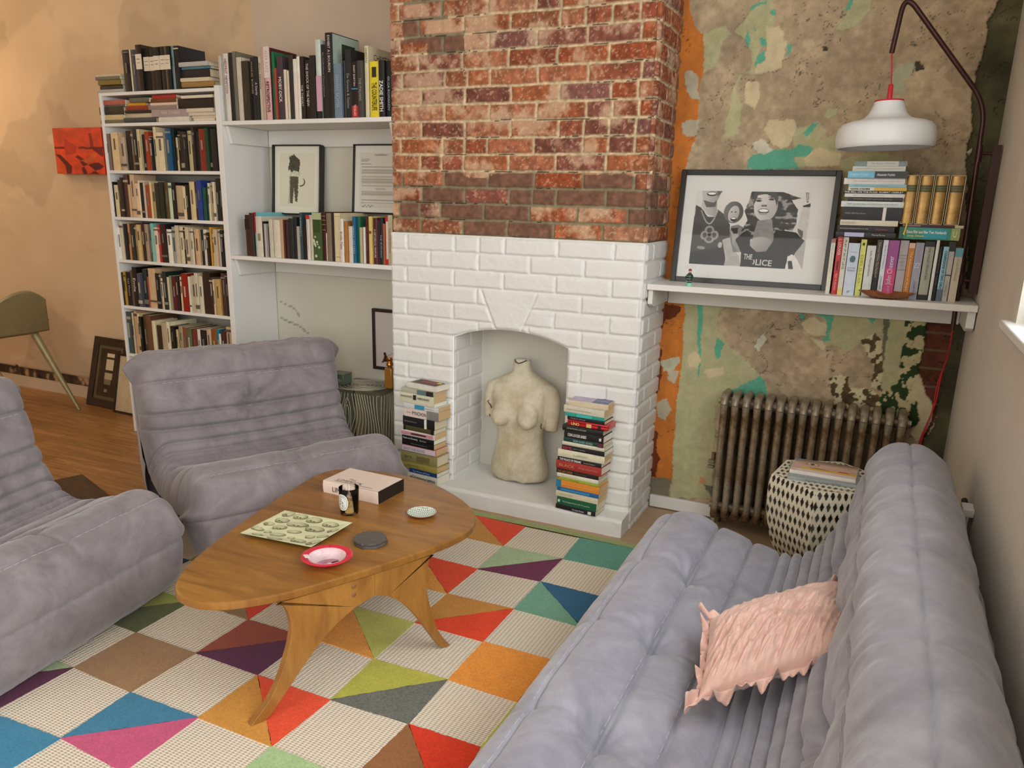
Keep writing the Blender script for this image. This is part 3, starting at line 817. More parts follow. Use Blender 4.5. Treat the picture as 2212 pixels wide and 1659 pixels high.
# ================================================================ RUG
S_ = .25; AS = .2265
def rugpt(i, j):
    return RV.get((i, j), (i * S_ + .004, -j * .2265 - .014))
RV = {}
rug = thing('rug', 'large rug of cream and bright coloured squares split into triangles', 'rug', (0, 0, 0))
def pile(h, cut=.25, sc_=170):
    m, nt, b = new_mat('rug_pile_' + h)
    v = coords(nt)
    c = hx(h)
    n1 = noise(nt, v, sc_, 3, .75); n2 = noise(nt, v, 14, 4, .6)
    col = ramp(nt, n1, [(.33, sc3(c, 1 - cut)), (.68, sc3(c, 1 + cut))])
    col = mix(nt, .35, col, ramp(nt, n2, [(.35, (.8,) * 3), (.65, (1.05,) * 3)]), 'MULTIPLY')
    nt.links.new(col, b.inputs['Base Color']); b.inputs['Roughness'].default_value = .95
    b.inputs['Specular IOR Level'].default_value = .1; b.inputs['Sheen Weight'].default_value = .15
    bump(nt, b, n1, .5, .003)
    return m
# flat woven cream: rows of small loops
m, nt, b = new_mat('rug_cream_weave')
v = coords(nt)
wv = node(nt, 'ShaderNodeTexWave', wave_type='BANDS', bands_direction='X'); wv.inputs['Scale'].default_value = 24; wv.inputs['Distortion'].default_value = .6; wv.inputs['Detail'].default_value = 1; wv.inputs['Detail Scale'].default_value = 9
wy = node(nt, 'ShaderNodeTexWave', wave_type='BANDS', bands_direction='Y'); wy.inputs['Scale'].default_value = 42; wy.inputs['Distortion'].default_value = .5
nt.links.new(v, wv.inputs[0]); nt.links.new(v, wy.inputs[0])
hm = mix(nt, .42, wv.outputs[0], wy.outputs[0])
col = ramp(nt, hm, [(.12, hx('b9ab96')), (.5, hx('e2d6c2'))])
nt.links.new(col, b.inputs['Base Color']); b.inputs['Roughness'].default_value = .9; b.inputs['Specular IOR Level'].default_value = .15
bump(nt, b, hm, .55, .004)
M_cream = m
K = {(-1, 0): ('r', 'e2471f', 'c58a3c'), (1, 0): ('s', '5f9a88'), (0, 1): ('f', 'a9bd94', '6e2b4c'), (-1, 2): ('r', 'e2471f', 'e0983c'), (1, 2): ('r', '2b6486', '74a68c'), (0, 3): ('f', 'c98a3a', 'e8451e'),
     (1, 4): ('s', 'e8943a'), (-1, 4): ('r', 'b9b95c', 'e0973f'), (0, 5): ('f', 'b6b44a', '6d6f66'), (1, 6): ('r', 'd83a1c', '96643c'), (-1, 6): ('r', 'e8502c', 'd0913c'), (0, 7): ('s', 'a6c28c'),
     (-2, 5): ('f', '9c4a34', '5e2848'), (-2, 7): ('f', '3f7f9e', 'c9587c'), (-3, 6): ('s', 'a07c58'), (-3, 8): ('s', '3f84a4'), (-4, 7): ('f', 'a8b98c', '5c2442'), (-4, 5): ('f', '9aa04a', '586038'),
     (-3, 4): ('r', 'd84024', '94744c'), (-4, 3): ('s', '9c9c48'), (-5, 6): ('s', 'c98a3a'), (-5, 4): ('r', '2b4a68', '7c2c3c'), (-2, 3): ('s', '5f9a88'), (2, 1): ('f', 'e0983c', 'd83a1c'), (2, 3): ('s', 'a6c28c'),
     (2, 5): ('r', '2b6486', 'b9b95c'), (2, 7): ('s', 'd83a1c'), (1, 8): ('f', 'e0973f', '6e2b4c'), (-1, 8): ('f', 'b6b44a', '6d6f66'), (0, 9): ('s', 'e8943a'), (-2, 9): ('s', 'c98a3a'), (-2, 1): ('f', 'b6b44a', '586038'),
     (-3, 2): ('s', 'c98a3a'), (-3, 0): ('s', 'a6c28c'), (-4, 1): ('r', '2b6486', 'e0983c'), (-4, 9): ('s', 'b9b95c'), (-5, 8): ('s', '5f9a88')}
# measured corners (the rug is a little out of true)
RVD = json.loads('''[[0,0,0.0007,-0.0204],[1,0,0.2508,-0.0198],[2,0,0.5072,-0.0135],[0,1,0.0019,-0.2421],[1,1,0.2588,-0.2377],[2,1,0.5051,-0.2326],[0,2,0.0064,-0.4714],[1,2,0.2557,-0.4535],[2,2,0.507,-0.4584],[0,3,-0.0003,-0.6933],[1,3,0.2553,-0.681],[2,3,0.5017,-0.6855],[0,4,0.0043,-0.9147],[1,4,0.2573,-0.9133],[2,4,0.4972,-0.907],[0,5,0.0085,-1.1508],[1,5,0.2592,-1.1413],[2,5,0.4833,-1.1452],[0,6,0.0178,-1.3729],[1,6,0.2661,-1.3619],[2,6,0.4786,-1.357],[0,7,0.0063,-1.5942],[-1,6,-0.2428,-1.3743],[-1,7,-0.2443,-1.5936],[-2,7,-0.4966,-1.5979],[-2,8,-0.4878,-1.8113],[-2,6,-0.4871,-1.3724],[-3,6,-0.7434,-1.3723],[-3,7,-0.7409,-1.5893],[-4,6,-0.9734,-1.3634],[-2,5,-0.4877,-1.151]]''')
for i, j, x, y in RVD: RV[(i, j)] = (x, y)
by_col = {}
def zz_edge(p, q, n=26, amp=.0016):
    # a slightly ragged cut edge
    out = []
    for t in range(n):
        k = t / n
        h = math.sin((p[0] + q[0]) * 91 + (p[1] + q[1]) * 57 + t * 12.9898) * 43758.5453
        h = (h - math.floor(h) - .5) * 2 * amp * (0 if t == 0 else 1)
        dx, dy = q[0] - p[0], q[1] - p[1]
        L = math.hypot(dx, dy)
        s_ = 1 if (p < q) else -1
        out.append((p[0] + dx * k - dy / L * h * s_, p[1] + dy * k + dx / L * h * s_))
    return out
def patch(pts, h, z):
    ring = []
    for p, q in zip(pts, pts[1:] + pts[:1]): ring += [p, q] and zz_edge(p, q)
    n = len(ring)
    cx_ = sum(p[0] for p in ring) / n; cy_ = sum(p[1] for p in ring) / n
    mb = MB()
    by_col.setdefault(h, []).append(mb)
    v = [(x, y, z) for x, y in ring] + [(cx_ + (x - cx_) * .985, cy_ + (y - cy_) * .985, z) for x, y in ring] + [(x, y, 0.001) for x, y in ring]
    mb.add(v, [tuple(range(n, 2 * n))] + [(i, (i + 1) % n, n + (i + 1) % n, n + i) for i in range(n)] + [(2 * n + i, 2 * n + (i + 1) % n, (i + 1) % n, i) for i in range(n)])
for (i, j), s in K.items():
    p00, p10, p11, p01 = rugpt(i, j), rugpt(i + 1, j), rugpt(i + 1, j + 1), rugpt(i, j + 1)
    if s[0] == 's': patch([p00, p01, p11, p10], s[1], .0085)
    elif s[0] == 'f':          # split from near left to far right: first colour far left
        patch([p00, p01, p10], s[1], .0085); patch([p10, p01, p11], s[2], .0085)
    else:                      # split from far left to near right: first colour far right
        patch([p00, p11, p10], s[1], .0085); patch([p00, p01, p11], s[2], .0085)
for h, L in by_col.items():
    pm = pile(h, .32 if h == '6d6f66' else .16)
    for mb in L: mb.build('coloured_patch', pm, rug)
mb = MB()
for i in range(-5, 3):
    for j in range(0, 10):
        if (i, j) in K: continue
        p = [rugpt(i, j), rugpt(i, j + 1), rugpt(i + 1, j + 1), rugpt(i + 1, j)]
        mb.add([(x, y, .006) for x, y in p], [(0, 1, 2, 3)])
mb.build('cream_weave', M_cream, rug)
a, b_, c_, d_ = rugpt(-5, 0), rugpt(3, 0), rugpt(3, 10), rugpt(-5, 10)
bp = MB()
for p, q, r, s in ((a, b_, (b_[0] + .03, b_[1] + .034), (a[0] - .03, a[1] + .058)), (b_, c_, (c_[0] + .03, c_[1] - .03), (b_[0] + .03, b_[1] + .034)), (c_, d_, (d_[0] - .03, d_[1] - .03), (c_[0] + .03, c_[1] - .03)), (d_, a, (a[0] - .03, a[1] + .058), (d_[0] - .03, d_[1] - .03))):
    bp.add([(*p, .0085), (*q, .0085), (*r, .0085), (*s, .0085), (*p, 0.001), (*q, 0.001), (*r, 0.001), (*s, 0.001)], [(0, 3, 2, 1), (2, 3, 7, 6)])
bp.build('border', pile('9aa66c', .2), rug)

# ================================================================ COFFEE TABLE
def wood(name, h, h2, h3, axis=(1, 8, 1), sc_=3.2, rough=.36, coat=.25, rot=(0, 0, 0)):
    m, nt, b = new_mat(name)
    v = coords(nt, axis, rot)
    n1 = noise(nt, v, sc_, 8, .62, 1.1)
    c = ramp(nt, n1, [(.3, hx(h3)), (.5, hx(h2)), (.7, hx(h))])
    n2 = noise(nt, coords(nt, tuple(a * 4 for a in axis), rot), sc_ * 3, 5, .7)
    c = mix(nt, .35, c, ramp(nt, n2, [(.35, (.72,) * 3), (.65, (1.05,) * 3)]), 'MULTIPLY')
    nt.links.new(c, b.inputs['Base Color'])
    b.inputs['Roughness'].default_value = rough; b.inputs['Coat Weight'].default_value = coat; b.inputs['Coat Roughness'].default_value = .3
    bump(nt, b, n2, .05, .001)
    return m
M_tbl = wood('honey_walnut', 'a9772f', '96652a', '7d5020', (1.2, 7, 1), 2.6, .38, .25, (0, 0, rad(-62)))
M_leg = wood('honey_ply', 'b07c38', '9c6a2e', '855624', (3, 3, .8), 4, .42, .15)
TZ = .36
OUTL = [(-.329, -1.556), (-.383, -1.472), (-.429, -1.343), (-.484, -1.116), (-.536, -.831), (-.552, -.683), (-.517, -.604), (-.406, -.566), (-.275, -.546), (-.116, -.578), (.046, -.665), (.129, -.738), (.161, -.788), (.185, -.859), (.181, -.941), (.13, -1.098), (.044, -1.292), (-.028, -1.435), (-.083, -1.511), (-.146, -1.574), (-.212, -1.601), (-.261, -1.599), (-.299, -1.586)]
def closed_curve(pts, n):
    P = np.array(pts); m = len(P); out = []
    for i in range(m):
        p0, p1, p2, p3 = P[i - 1], P[i], P[(i + 1) % m], P[(i + 2) % m]
        t = np.linspace(0, 1, 20, endpoint=False)[:, None]
        out.append(.5 * (2 * p1 + (p2 - p0) * t + (2 * p0 - 5 * p1 + 4 * p2 - p3) * t ** 2 + (3 * p1 - p0 - 3 * p2 + p3) * t ** 3))
    D = np.concatenate(out)
    D = np.concatenate([D, D[:1]])
    s = np.concatenate([[0], np.cumsum(np.hypot(*np.diff(D, axis=0).T))])
    q = np.linspace(0, s[-1], n, endpoint=False)
    R = np.stack([np.interp(q, s, D[:, 0]), np.interp(q, s, D[:, 1])], 1)
    for _ in range(6): R = (np.roll(R, 1, 0) + 2 * R + np.roll(R, -1, 0)) / 4
    return R
tb = thing('coffee_table', 'honey coloured wooden coffee table with rounded triangular top on curved legs', 'table')
R = closed_curve(OUTL, 160)
cen = R.mean(0); tg = np.roll(R, -1, 0) - np.roll(R, 1, 0); tg /= np.hypot(*tg.T)[:, None]
nr = np.stack([tg[:, 1], -tg[:, 0]], 1)
if ((R - cen) * nr).sum() < 0: nr = -nr
rings = [(-.012, -.024), (-.004, -.0238), (0, -.021), (.0012, -.012), (0, -.003), (-.003, -.0005), (-.008, 0)]
v = []
for off, dz in rings: v += [(*(p + n_ * off), TZ + dz) for p, n_ in zip(R, nr)]
n = len(R); mb = MB()
order = range(n) if True else None
f = [(k * n + i, k * n + (i + 1) % n, (k + 1) * n + (i + 1) % n, (k + 1) * n + i) for k in range(len(rings) - 1) for i in range(n)] + [tuple(range((len(rings) - 1) * n, len(rings) * n)), tuple(range(n))[::-1]]
area2 = sum(R[i][0] * R[(i + 1) % n][1] - R[(i + 1) % n][0] * R[i][1] for i in range(n))
if area2 < 0: f = [q[::-1] for q in f]
mb.add(v, f).build('tabletop', M_tbl, tb, sm=40)
Cc = (.06, -1.22)
LEGP = [(-.004, .0), (.028, .0), (.052, .012), (.10, .065), (.15, .122), (.20, .172), (.25, .212), (.31, .245), (1.0, .262), (1.0, TZ - .0245), (.088, TZ - .0245), (.104, .318), (.118, .28), (.122, .245), (.116, .205), (.102, .16), (.082, .11), (.05, .055)]
def leg(F, thick=.024, name='leg'):
    d = Vector((Cc[0] - F[0], Cc[1] - F[1])); L = d.length; d.normalize()
    pl = [(L * (s if s < 1 else 1.0) if s == 1.0 else s * (L / .37), z) for s, z in LEGP]
    pl2 = dense_closed(pl)
    M = Matrix(((d.x, -d.y, 0, F[0]), (d.y, d.x, 0, F[1]), (0, 0, 1, .0085), (0, 0, 0, 1)))
    mb = MB().prism(pl2, -thick / 2, thick / 2, 'y', M=M)
    o = mb.build(name, M_leg, tb, sm=35)
    bev(o, .004, 2)
    return o
def dense_closed(pl):
    # smooth the two curved flanks, keep the straight top and joint
    a = dense(pl[:8], 40)[0].tolist(); b_ = dense(pl[10:] + pl[:1], 40)[0].tolist()
    return [tuple(p) for p in a] + [pl[8], (pl[9][0], pl[9][1] - .0085), (b_[0][0], b_[0][1] - .0085)] + [tuple(p) for p in b_[1:-1]]
leg((-.102, -1.553)); leg((.164, -.979)); leg((-.36, -.86))
d = Vector((Cc[0] + .102, Cc[1] + 1.553)).normalized(); nn_ = Vector((d.y, -d.x))
for z in (.300, .325):
    p = Vector((-.102, -1.553)) + d * .305
    q = p + nn_ * .0125
    M = Matrix.Translation((q.x, q.y, z - .006)) @ Vector((nn_.x, nn_.y, 0)).to_track_quat('Z', 'Y').to_matrix().to_4x4()
    MB().lathe([(.007, 0), (.007, .001), (.005, .0024), (.001, .0028)], 16, M=M).build('plug', mat('8a5a34', .4), tb, sm=50)

# ================================================================ BOOK BUILDER
M_page = mat('e0d3b4', .85, bmp=.25, bscale=400, stretch=(1, 1, .02)); M_page2 = mat('d8b888', .85, bmp=.25, bscale=400); M_page3 = mat('efe9d6', .85)
def book(w, h, d, c, label, group, M=None, hard=False, page=None, rough=.5, var=.1, name='book'):
    """spine faces -y at y = 0; x = thickness, z = height"""
    t = .0022 if hard else .0008
    ins = .0035 if hard else .0004
    mb = MB()
    mb.box(0, t, .002, d, 0, h).box(w - t, w, .002, d, 0, h)
    k = 5 if w > .012 else 3
    r = min(.0028, w * .18) if hard else min(.0012, w * .1)
    xs = [w * i / (k - 1) for i in range(k)]
    ys = [.002 - r * math.sin(PI * i / (k - 1)) - .001 for i in range(k)]
    v = [(x, y, z) for z in (0, h) for x, y in zip(xs, ys)] + [(x, .0035, z) for z in (0, h) for x in (0, w)]
    f = [(i, i + 1, k + i + 1, k + i) for i in range(k - 1)] + [tuple(range(k))[::-1] + (2 * k, 2 * k + 1), tuple(range(k, 2 * k)) + (2 * k + 3, 2 * k + 2), (0, k, 2 * k + 2, 2 * k), (k - 1, 2 * k + 1, 2 * k + 3, 2 * k - 1)]
    mb.add(v, f)
    o = mb.build(name, mat(c, rough, var=var, scale=40), sm=40)
    tag(o, label, 'book', group)
    if w > 2 * t + .001:
        MB().box(t, w - t, .003, d - ins - .0012, ins, h - ins).build('pages', page or M_page, o)
    if M is not None: o.matrix_world = M
    return o
def upright(x, y, z, tilt=0):
    return Matrix.Translation((x, y, z)) @ Matrix.Rotation(tilt, 4, 'Y')
def lying(x1, y, z, rot=0, xc=None):
    """local height runs to -x (so titles read left to right), thickness goes up; rot turns the book about its spine centre"""
    B = Matrix(((0, 0, -1, 0), (0, 1, 0, 0), (1, 0, 0, 0), (0, 0, 0, 1)))
    return Matrix.Translation((x1, y, z)) @ Matrix.Rotation(rot, 4, 'Z') @ B
def title(o, s, w, h, c, pos=.5, ln=.6, ht=.5, bold=False, up=False, off=None, x=None, rough=.5):
    """lettering along the spine reading down; pos = centre from the top (0) to the foot (1)"""
    r = -.0036
    M = frame(((w / 2 if x is None else x), r, h * (1 - pos)), (0, 0, 1) if up else (0, 0, -1), (-1, 0, 0) if up else (1, 0, 0))
    return text(s, h * ln, w * ht, mat(c, rough), o, M, 'title', bold)
def across(o, s, w, h, c, pos, wd=.7, ht=.01, bold=False):
    return text(s, w * wd, ht, mat(c, .5), o, frame((w / 2, -.0036, h * (1 - pos)), (1, 0, 0), (0, 0, 1)), 'title', bold)
def band(o, w, h, c, a, b, name='spine_band', wd=.98, x=None, rough=.5):
    """coloured band on the spine from a to b (fractions from the top)"""
    xc = w / 2 if x is None else x
    return MB().box(xc - w * wd / 2, xc + w * wd / 2, -.0034, .0012, h * (1 - b), h * (1 - a)).build(name, mat(c, rough), o)
def cover(o, w, h, d, c, right=True, a=.01, b=.99, name='cover_art'):
    x = w if right else 0
    return MB().box(x - .0003, x + .0004, .004, d - .002, h * (1 - b), h * (1 - a)).build(name, mat(c, .45, var=.12), o)

# ================================================================ THINGS ON THE TABLE
w, h, d = .044, .232, .150
o = book(w, h, d, 'e6d2c4', 'thick pink jacketed hardback lying on the coffee table behind the candle', 'books', None, True, mat('ece0ae', .8), .35, .03)
o.matrix_world = lying(-.184, -.838, TZ, rad(-1.5))
text('The', .030, .013, mat('3a3430', .6), o, frame((w + .0004, .052, h * .62), (.0, .0, -1), (0, 1, 0)), 'title')
text('LIMERICK', .105, .017, mat('3a3430', .6), o, frame((w + .0004, .032, h * .60), (.0, .0, -1), (0, 1, 0)), 'title')
for yy_ in (.019, .016): MB().box(w, w + .0004, yy_, yy_ + .0008, h * .16, h * .84).build('rule', mat('4a443e', .6), o)
text('LIMERICK', .10, .018, mat('3a3430', .6), o, frame((w * .45, -.0042, h * .60), (0, 0, -1), (1, 0, 0)), 'title')
MB().box(0, w, .0025, .152, -.0006, .0012).build('board_edge', mat('1c1a18', .5), o)
# candle in a glass
cd = thing('candle', 'half burnt scented candle in a clear glass with white oval label', 'candle', (-.222, -.944, TZ + .0005))
m, nt, b = new_mat('clear_glass')
gl = node(nt, 'ShaderNodeBsdfGlossy'); gl.inputs['Roughness'].default_value = .03
tr = node(nt, 'ShaderNodeBsdfTransparent'); tr.inputs[0].default_value = (.94, .93, .9, 1); mx = node(nt, 'ShaderNodeMixShader')
lw = node(nt, 'ShaderNodeLayerWeight'); lw.inputs[0].default_value = .3
nt.links.new(lw.outputs['Fresnel'], mx.inputs[0]); nt.links.new(tr.outputs[0], mx.inputs[1]); nt.links.new(gl.outputs[0], mx.inputs[2]); nt.links.new(mx.outputs[0], nt.nodes['Material Output'].inputs[0])
M_glass = m
MB().lathe([(.0255, 0), (.028, .002), (.030, .01), (.0325, .088), (.0322, .090), (.0312, .089), (.0288, .012), (.0275, .0085), (.001, .0082)], 48, cap=False).add([(.0255 * math.cos(2 * PI * k / 48), .0255 * math.sin(2 * PI * k / 48), 0) for k in range(48)], [tuple(range(48))[::-1]]).build('glass', M_glass, cd, sm=50)
MB().lathe([(.001, .009), (.0277, .009), (.0282, .030), (.024, .0285), (.004, .0275), (.001, .0275)], 40).build('wax', mat('e0c27a', .45), cd, sm=50)
MB().tube([(0, 0, .027), (.001, 0, .034), (.003, 0, .039)], .0008, 6).build('wick', M_black, cd)
# label curved round the glass, turned to the left front
def onglass(a, z, r0=.0312, k=.028): return ((r0 + k * (z - .01) + .0006) * math.cos(a), (r0 + k * (z - .01) + .0006) * math.sin(a), z)
a0 = rad(-96)
def disc(rx, rz, zc, dr, inner=0, n=48):
    v, f = [], []
    rr = [inner + (1 - inner) * i / 6 for i in range(7)]
    for q in rr:
        for k in range(n):
            t = 2 * PI * k / n
            ce, se = math.copysign(abs(math.cos(t)) ** .8, math.cos(t)), math.copysign(abs(math.sin(t)) ** .9, math.sin(t))
            p = onglass(a0 + rx * q * ce, zc + rz * q * se, .0312 + dr)
            v.append(p)
    f = [(i * n + k, i * n + (k + 1) % n, (i + 1) * n + (k + 1) % n, (i + 1) * n + k) for i in range(6) for k in range(n)]
    return v, f
MB().add(*disc(.62, .0275, .047, 0)).build('label', mat('f0eee8', .6), cd)
MB().add(*disc(.53, .0235, .047, .0003, .93)).build('label_ring', mat('2a2826', .6), cd)
MB().add(*disc(.36, .0185, .047, .0003, .93)).build('label_ring', mat('2a2826', .6), cd)
for s, da, z in (('A', -.10, .0585), ('M', -.16, .050), ('B', .10, .0465), ('R', -.14, .0410), ('E', .12, .0365)):
    a = a0 + da; p = onglass(a, z, .0317)
    text(s, .0062, .0072, mat('2a2826', .6), cd, frame(p, (-math.sin(a), math.cos(a), 0), (0, 0, 1)), 'lettering')
# square plate printed with skulls
def skulls(A, B):
    C = np.zeros(A.shape + (3,)); C[:] = hxs('dcdbb0')
    C *= (.96 + .06 * fbm(A, B, 6, 3, 3))[..., None]
    L = [(.12, .10, .06, .09, .5), (.30, .10, .10, .075, .0), (.52, .13, .105, .085, .0), (.78, .17, .11, .085, .1), (.17, .32, .09, .085, .1), (.42, .36, .14, .085, -.2), (.69, .40, .125, .095, .1), (.92, .36, .05, .08, .4),
         (.10, .52, .055, .07, .8), (.28, .55, .09, .08, -.3), (.52, .60, .09, .06, -.2), (.78, .66, .06, .06, .3), (.92, .60, .075, .05, -.3), (.08, .74, .09, .06, .2), (.24, .76, .05, .04, .0), (.40, .78, .10, .06, -.2), (.60, .80, .05, .035, 0), (.74, .86, .10, .07, .1), (.20, .92, .08, .04, .1), (.46, .94, .10, .045, -.1), (.93, .84, .06, .10, .4)]
    for cx, cy, rx, ry, a in L:
        c, s = math.cos(a), math.sin(a)
        dx, dy = (A - cx) * c + (B - cy) * s, -(A - cx) * s + (B - cy) * c
        q = np.sqrt((dx / rx) ** 2 + (dy / ry) ** 2)
        k = q < 1
        ink = np.clip(.12 + .62 * sstep(.25, 1., q) * (.5 + .5 * np.clip((dx / rx * .8 + dy / ry), -1, 1)), 0, .75)
        C[k] = (C * (1 - ink[..., None]) + hxs('4c4c2c') * ink[..., None])[k]
        C[(q > .96) & (q < 1.05)] *= .62
        for ex, ey, er in ((-.35, .28, .17), (.12, .38, .17), (-.15, .62, .08)):
            e = np.hypot(dx / rx - ex, (dy / ry - ey)) < er
            if ry > .06: C[e] = hxs('3a3a22')
        j = inell(A, B, cx - rx * .35 * c, cy + ry * .85, rx * .42, ry * .34, a)
        C[j & ~k] = hxs('8c8c60')
        C[j & ~k & (((A * 160).astype(int) % 4) == 0)] *= .6
    return C
pl = thing('plate', 'square pale yellow plate printed with rows of skulls', 'plate', (0, 0, 0))
pa, pb, pc = Vector((-.397, -1.250, TZ + .0105)), Vector((-.146, -1.230, 0)), Vector((-.400, -1.046, 0))
e1 = Vector((.251, .021, 0)); e2 = Vector((-.003, .203, 0))
A, B = np.meshgrid(np.linspace(0, 1, 150), np.linspace(0, 1, 130))
rim = np.maximum(np.abs(A - .5), np.abs(B - .5)) * 2
Zp = .0045 * sstep(.62, 1, rim)
grid('plate_face', pa.x + e1.x * A + e2.x * (1 - B), pa.y + e1.y * A + e2.y * (1 - B), pa.z - .003 + Zp, skulls(A, B), attr_mat('printed_glaze', .12, spec=.5), pl)
Ml = lambda z: [(pa.x + e1.x * a + e2.x * b_, pa.y + e1.y * a + e2.y * b_, z) for a, b_ in ((.06, .06), (.94, .06), (.94, .94), (.06, .94))] 
lo = [(pa.x + e1.x * a + e2.x * b_, pa.y + e1.y * a + e2.y * b_, TZ + .0006) for a, b_ in ((.10, .10), (.90, .10), (.90, .90), (.10, .90))]
hi = [(pa.x + e1.x * a + e2.x * b_, pa.y + e1.y * a + e2.y * b_, TZ + .0110) for a, b_ in ((0, 0), (1, 0), (1, 1), (0, 1))]
md = [(pa.x + e1.x * a + e2.x * b_, pa.y + e1.y * a + e2.y * b_, TZ + .0060) for a, b_ in ((.18, .18), (.82, .18), (.82, .82), (.18, .82))]
MB().add(lo + hi + md, [(3, 2, 1, 0)] + [(i, (i + 1) % 4, 4 + (i + 1) % 4, 4 + i) for i in range(4)]).build('plate_back', mat('22241c', .2), pl)
# two slate coasters
for k, (x, y, z) in enumerate(((-.028, -1.101, TZ + .0005), (-.034, -1.097, TZ + .0075))):
    n_ = 40
    prof = []
    rr_ = [.049 + .0016 * math.sin(j * 2.3 + k) + .001 * math.sin(j * 5.1) for j in range(n_)]
    v = [(r * math.cos(2 * PI * j / n_), r * math.sin(2 * PI * j / n_), zz_) for zz_, sc_ in ((0, .97), (.003, 1.), (.0065, .985)) for j, r in enumerate([q * sc_ for q in rr_])]
    f = [(i * n_ + j, i * n_ + (j + 1) % n_, (i + 1) * n_ + (j + 1) % n_, (i + 1) * n_ + j) for i in range(2) for j in range(n_)] + [tuple(range(n_))[::-1], tuple(range(2 * n_, 3 * n_))]
    o = MB().add(v, f).build('coaster', mat('5a5450', .55, var=.3, scale=60, bmp=.6, bscale=160, stretch=(1, 3, 1)), None, (x, y, z), (0, 0, k * .9), sm=40)
    tag(o, ('lower round grey slate coaster of the pair on the coffee table', 'upper round grey slate coaster of the pair on the coffee table')[k], 'coaster', 'slate coasters')
# red rimmed ashtray, pink inside
at = thing('ashtray', 'round red rimmed enamel ashtray with pink bowl', 'ashtray', (-.058, -1.268, TZ + .0005), rad(20))
MB().lathe([(.034, 0), (.042, .004), (.052, .016), (.070, .0215), (.0715, .0232), (.070, .0242), (.053, .0215), (.0525, .021)], 56, cap=False).lathe([(.001, 0.0), (.034, 0)], 56, cap=False).build('rim', mat('d8243c', .18, coat=.5), at, sm=50)
X, Y = np.meshgrid(np.linspace(0, 1, 40), np.linspace(0, 2 * PI, 90))
rr_ = .0525 * X; zz_ = np.interp(X, [0, .6, .75, .92, 1], [.0035, .0042, .008, .0185, .0212])
px, py = rr_ * np.cos(Y), rr_ * np.sin(Y)
nz = fbm(px * 1 + 2, py + 2, 40, 5, 4)
C = np.zeros(px.shape + (3,)); C[:] = hxs('e0c4c8')
C = C * (.85 + .25 * nz[..., None])
k = inell(px, py, .004, -.006, .031, .021, .5); C[k] = hxs('c48ca0') * (.8 + .3 * nz[k][..., None])
k = inell(px, py, .020, -.004, .016, .006, .7); C[k] = hxs('2c2428')
k = inell(px, py, .010, -.010, .006, .004, .2); C[k] = hxs('d8d0d0')
grid('bowl', px, py, zz_, C, attr_mat('enamel_pink', .15), at)
for a in (.2, 1.8, 3.3, 5.0):
    MB().box(-.0006, .0006, .0535, .0705, .0225, .0236, M=Matrix.Rotation(a, 4, 'Z')).build('rim_line', mat('b01c30', .3), at)
MB().box(-.010, .010, .056, .069, .0215, .0232, M=Matrix.Rotation(2.2, 4, 'Z') @ Matrix.Rotation(.17, 4, 'X')).build('rim_mark', mat('f0dcdc', .3), at)
# green and white dish
ds = thing('dish', 'small round dish with green and white woven glaze', 'dish', (-.006, -.848, TZ + .0005), rad(25))
X, Y = np.meshgrid(np.linspace(0, 1, 36), np.linspace(0, 2 * PI, 100))
px, py = .048 * X * np.cos(Y), .048 * X * np.sin(Y)
zz_ = .0045 + .008 * X ** 2.4
st_ = np.sin(px * 950 + 1.5 * np.sin(py * 420)) ; s2 = np.sin(py * 520 + px * 60)
C = np.zeros(px.shape + (3,)); C[:] = hxs('dfe6da')
C[(st_ > .25) & (s2 > -.55)] = hxs('3f7f66'); C[(st_ > .8) & (s2 > 0)] = hxs('22443c')
C[X > .95] = hxs('cfd4c4')
grid('glaze', px, py, zz_, C, attr_mat('green_glaze', .2), ds)
MB().lathe([(.022, 0), (.026, .001), (.040, .0065), (.0478, .0112), (.0482, .0126), (.0470, .0122)], 50, cap=False).lathe([(.001, 0), (.022, 0)], 50, cap=False).build('foot', mat('a86a4c', .6), ds, sm=50)

# ================================================================ GARDEN STOOL
stl = thing('garden_stool', 'hexagonal bone inlay drum stool with black diamonds beside the radiator', 'stool', (1.169, -.023, 0))
M_inlay = attr_mat('bone_inlay', .35, spec=.5)
SPR = np.array([(.178, .0), (.180, .014), (.170, .05), (.150, .085), (.137, .108), (.137, .118), (.152, .140), (.174, .18), (.192, .235), (.2035, .30), (.208, .36), (.2065, .41), (.2005, .437), (.1985, .4405)])
zq = np.linspace(0, 1, 150); sl_ = np.concatenate([[0], np.cumsum(np.hypot(*np.diff(SPR, axis=0).T))]); sl_ /= sl_[-1]
pr_, pz_ = np.interp(zq, sl_, SPR[:, 0]), np.interp(zq, sl_, SPR[:, 1])
th0 = math.atan2(-.098 + .023, .983 - 1.169)
V6 = [(math.cos(th0 + k * PI / 3), math.sin(th0 + k * PI / 3)) for k in range(6)]
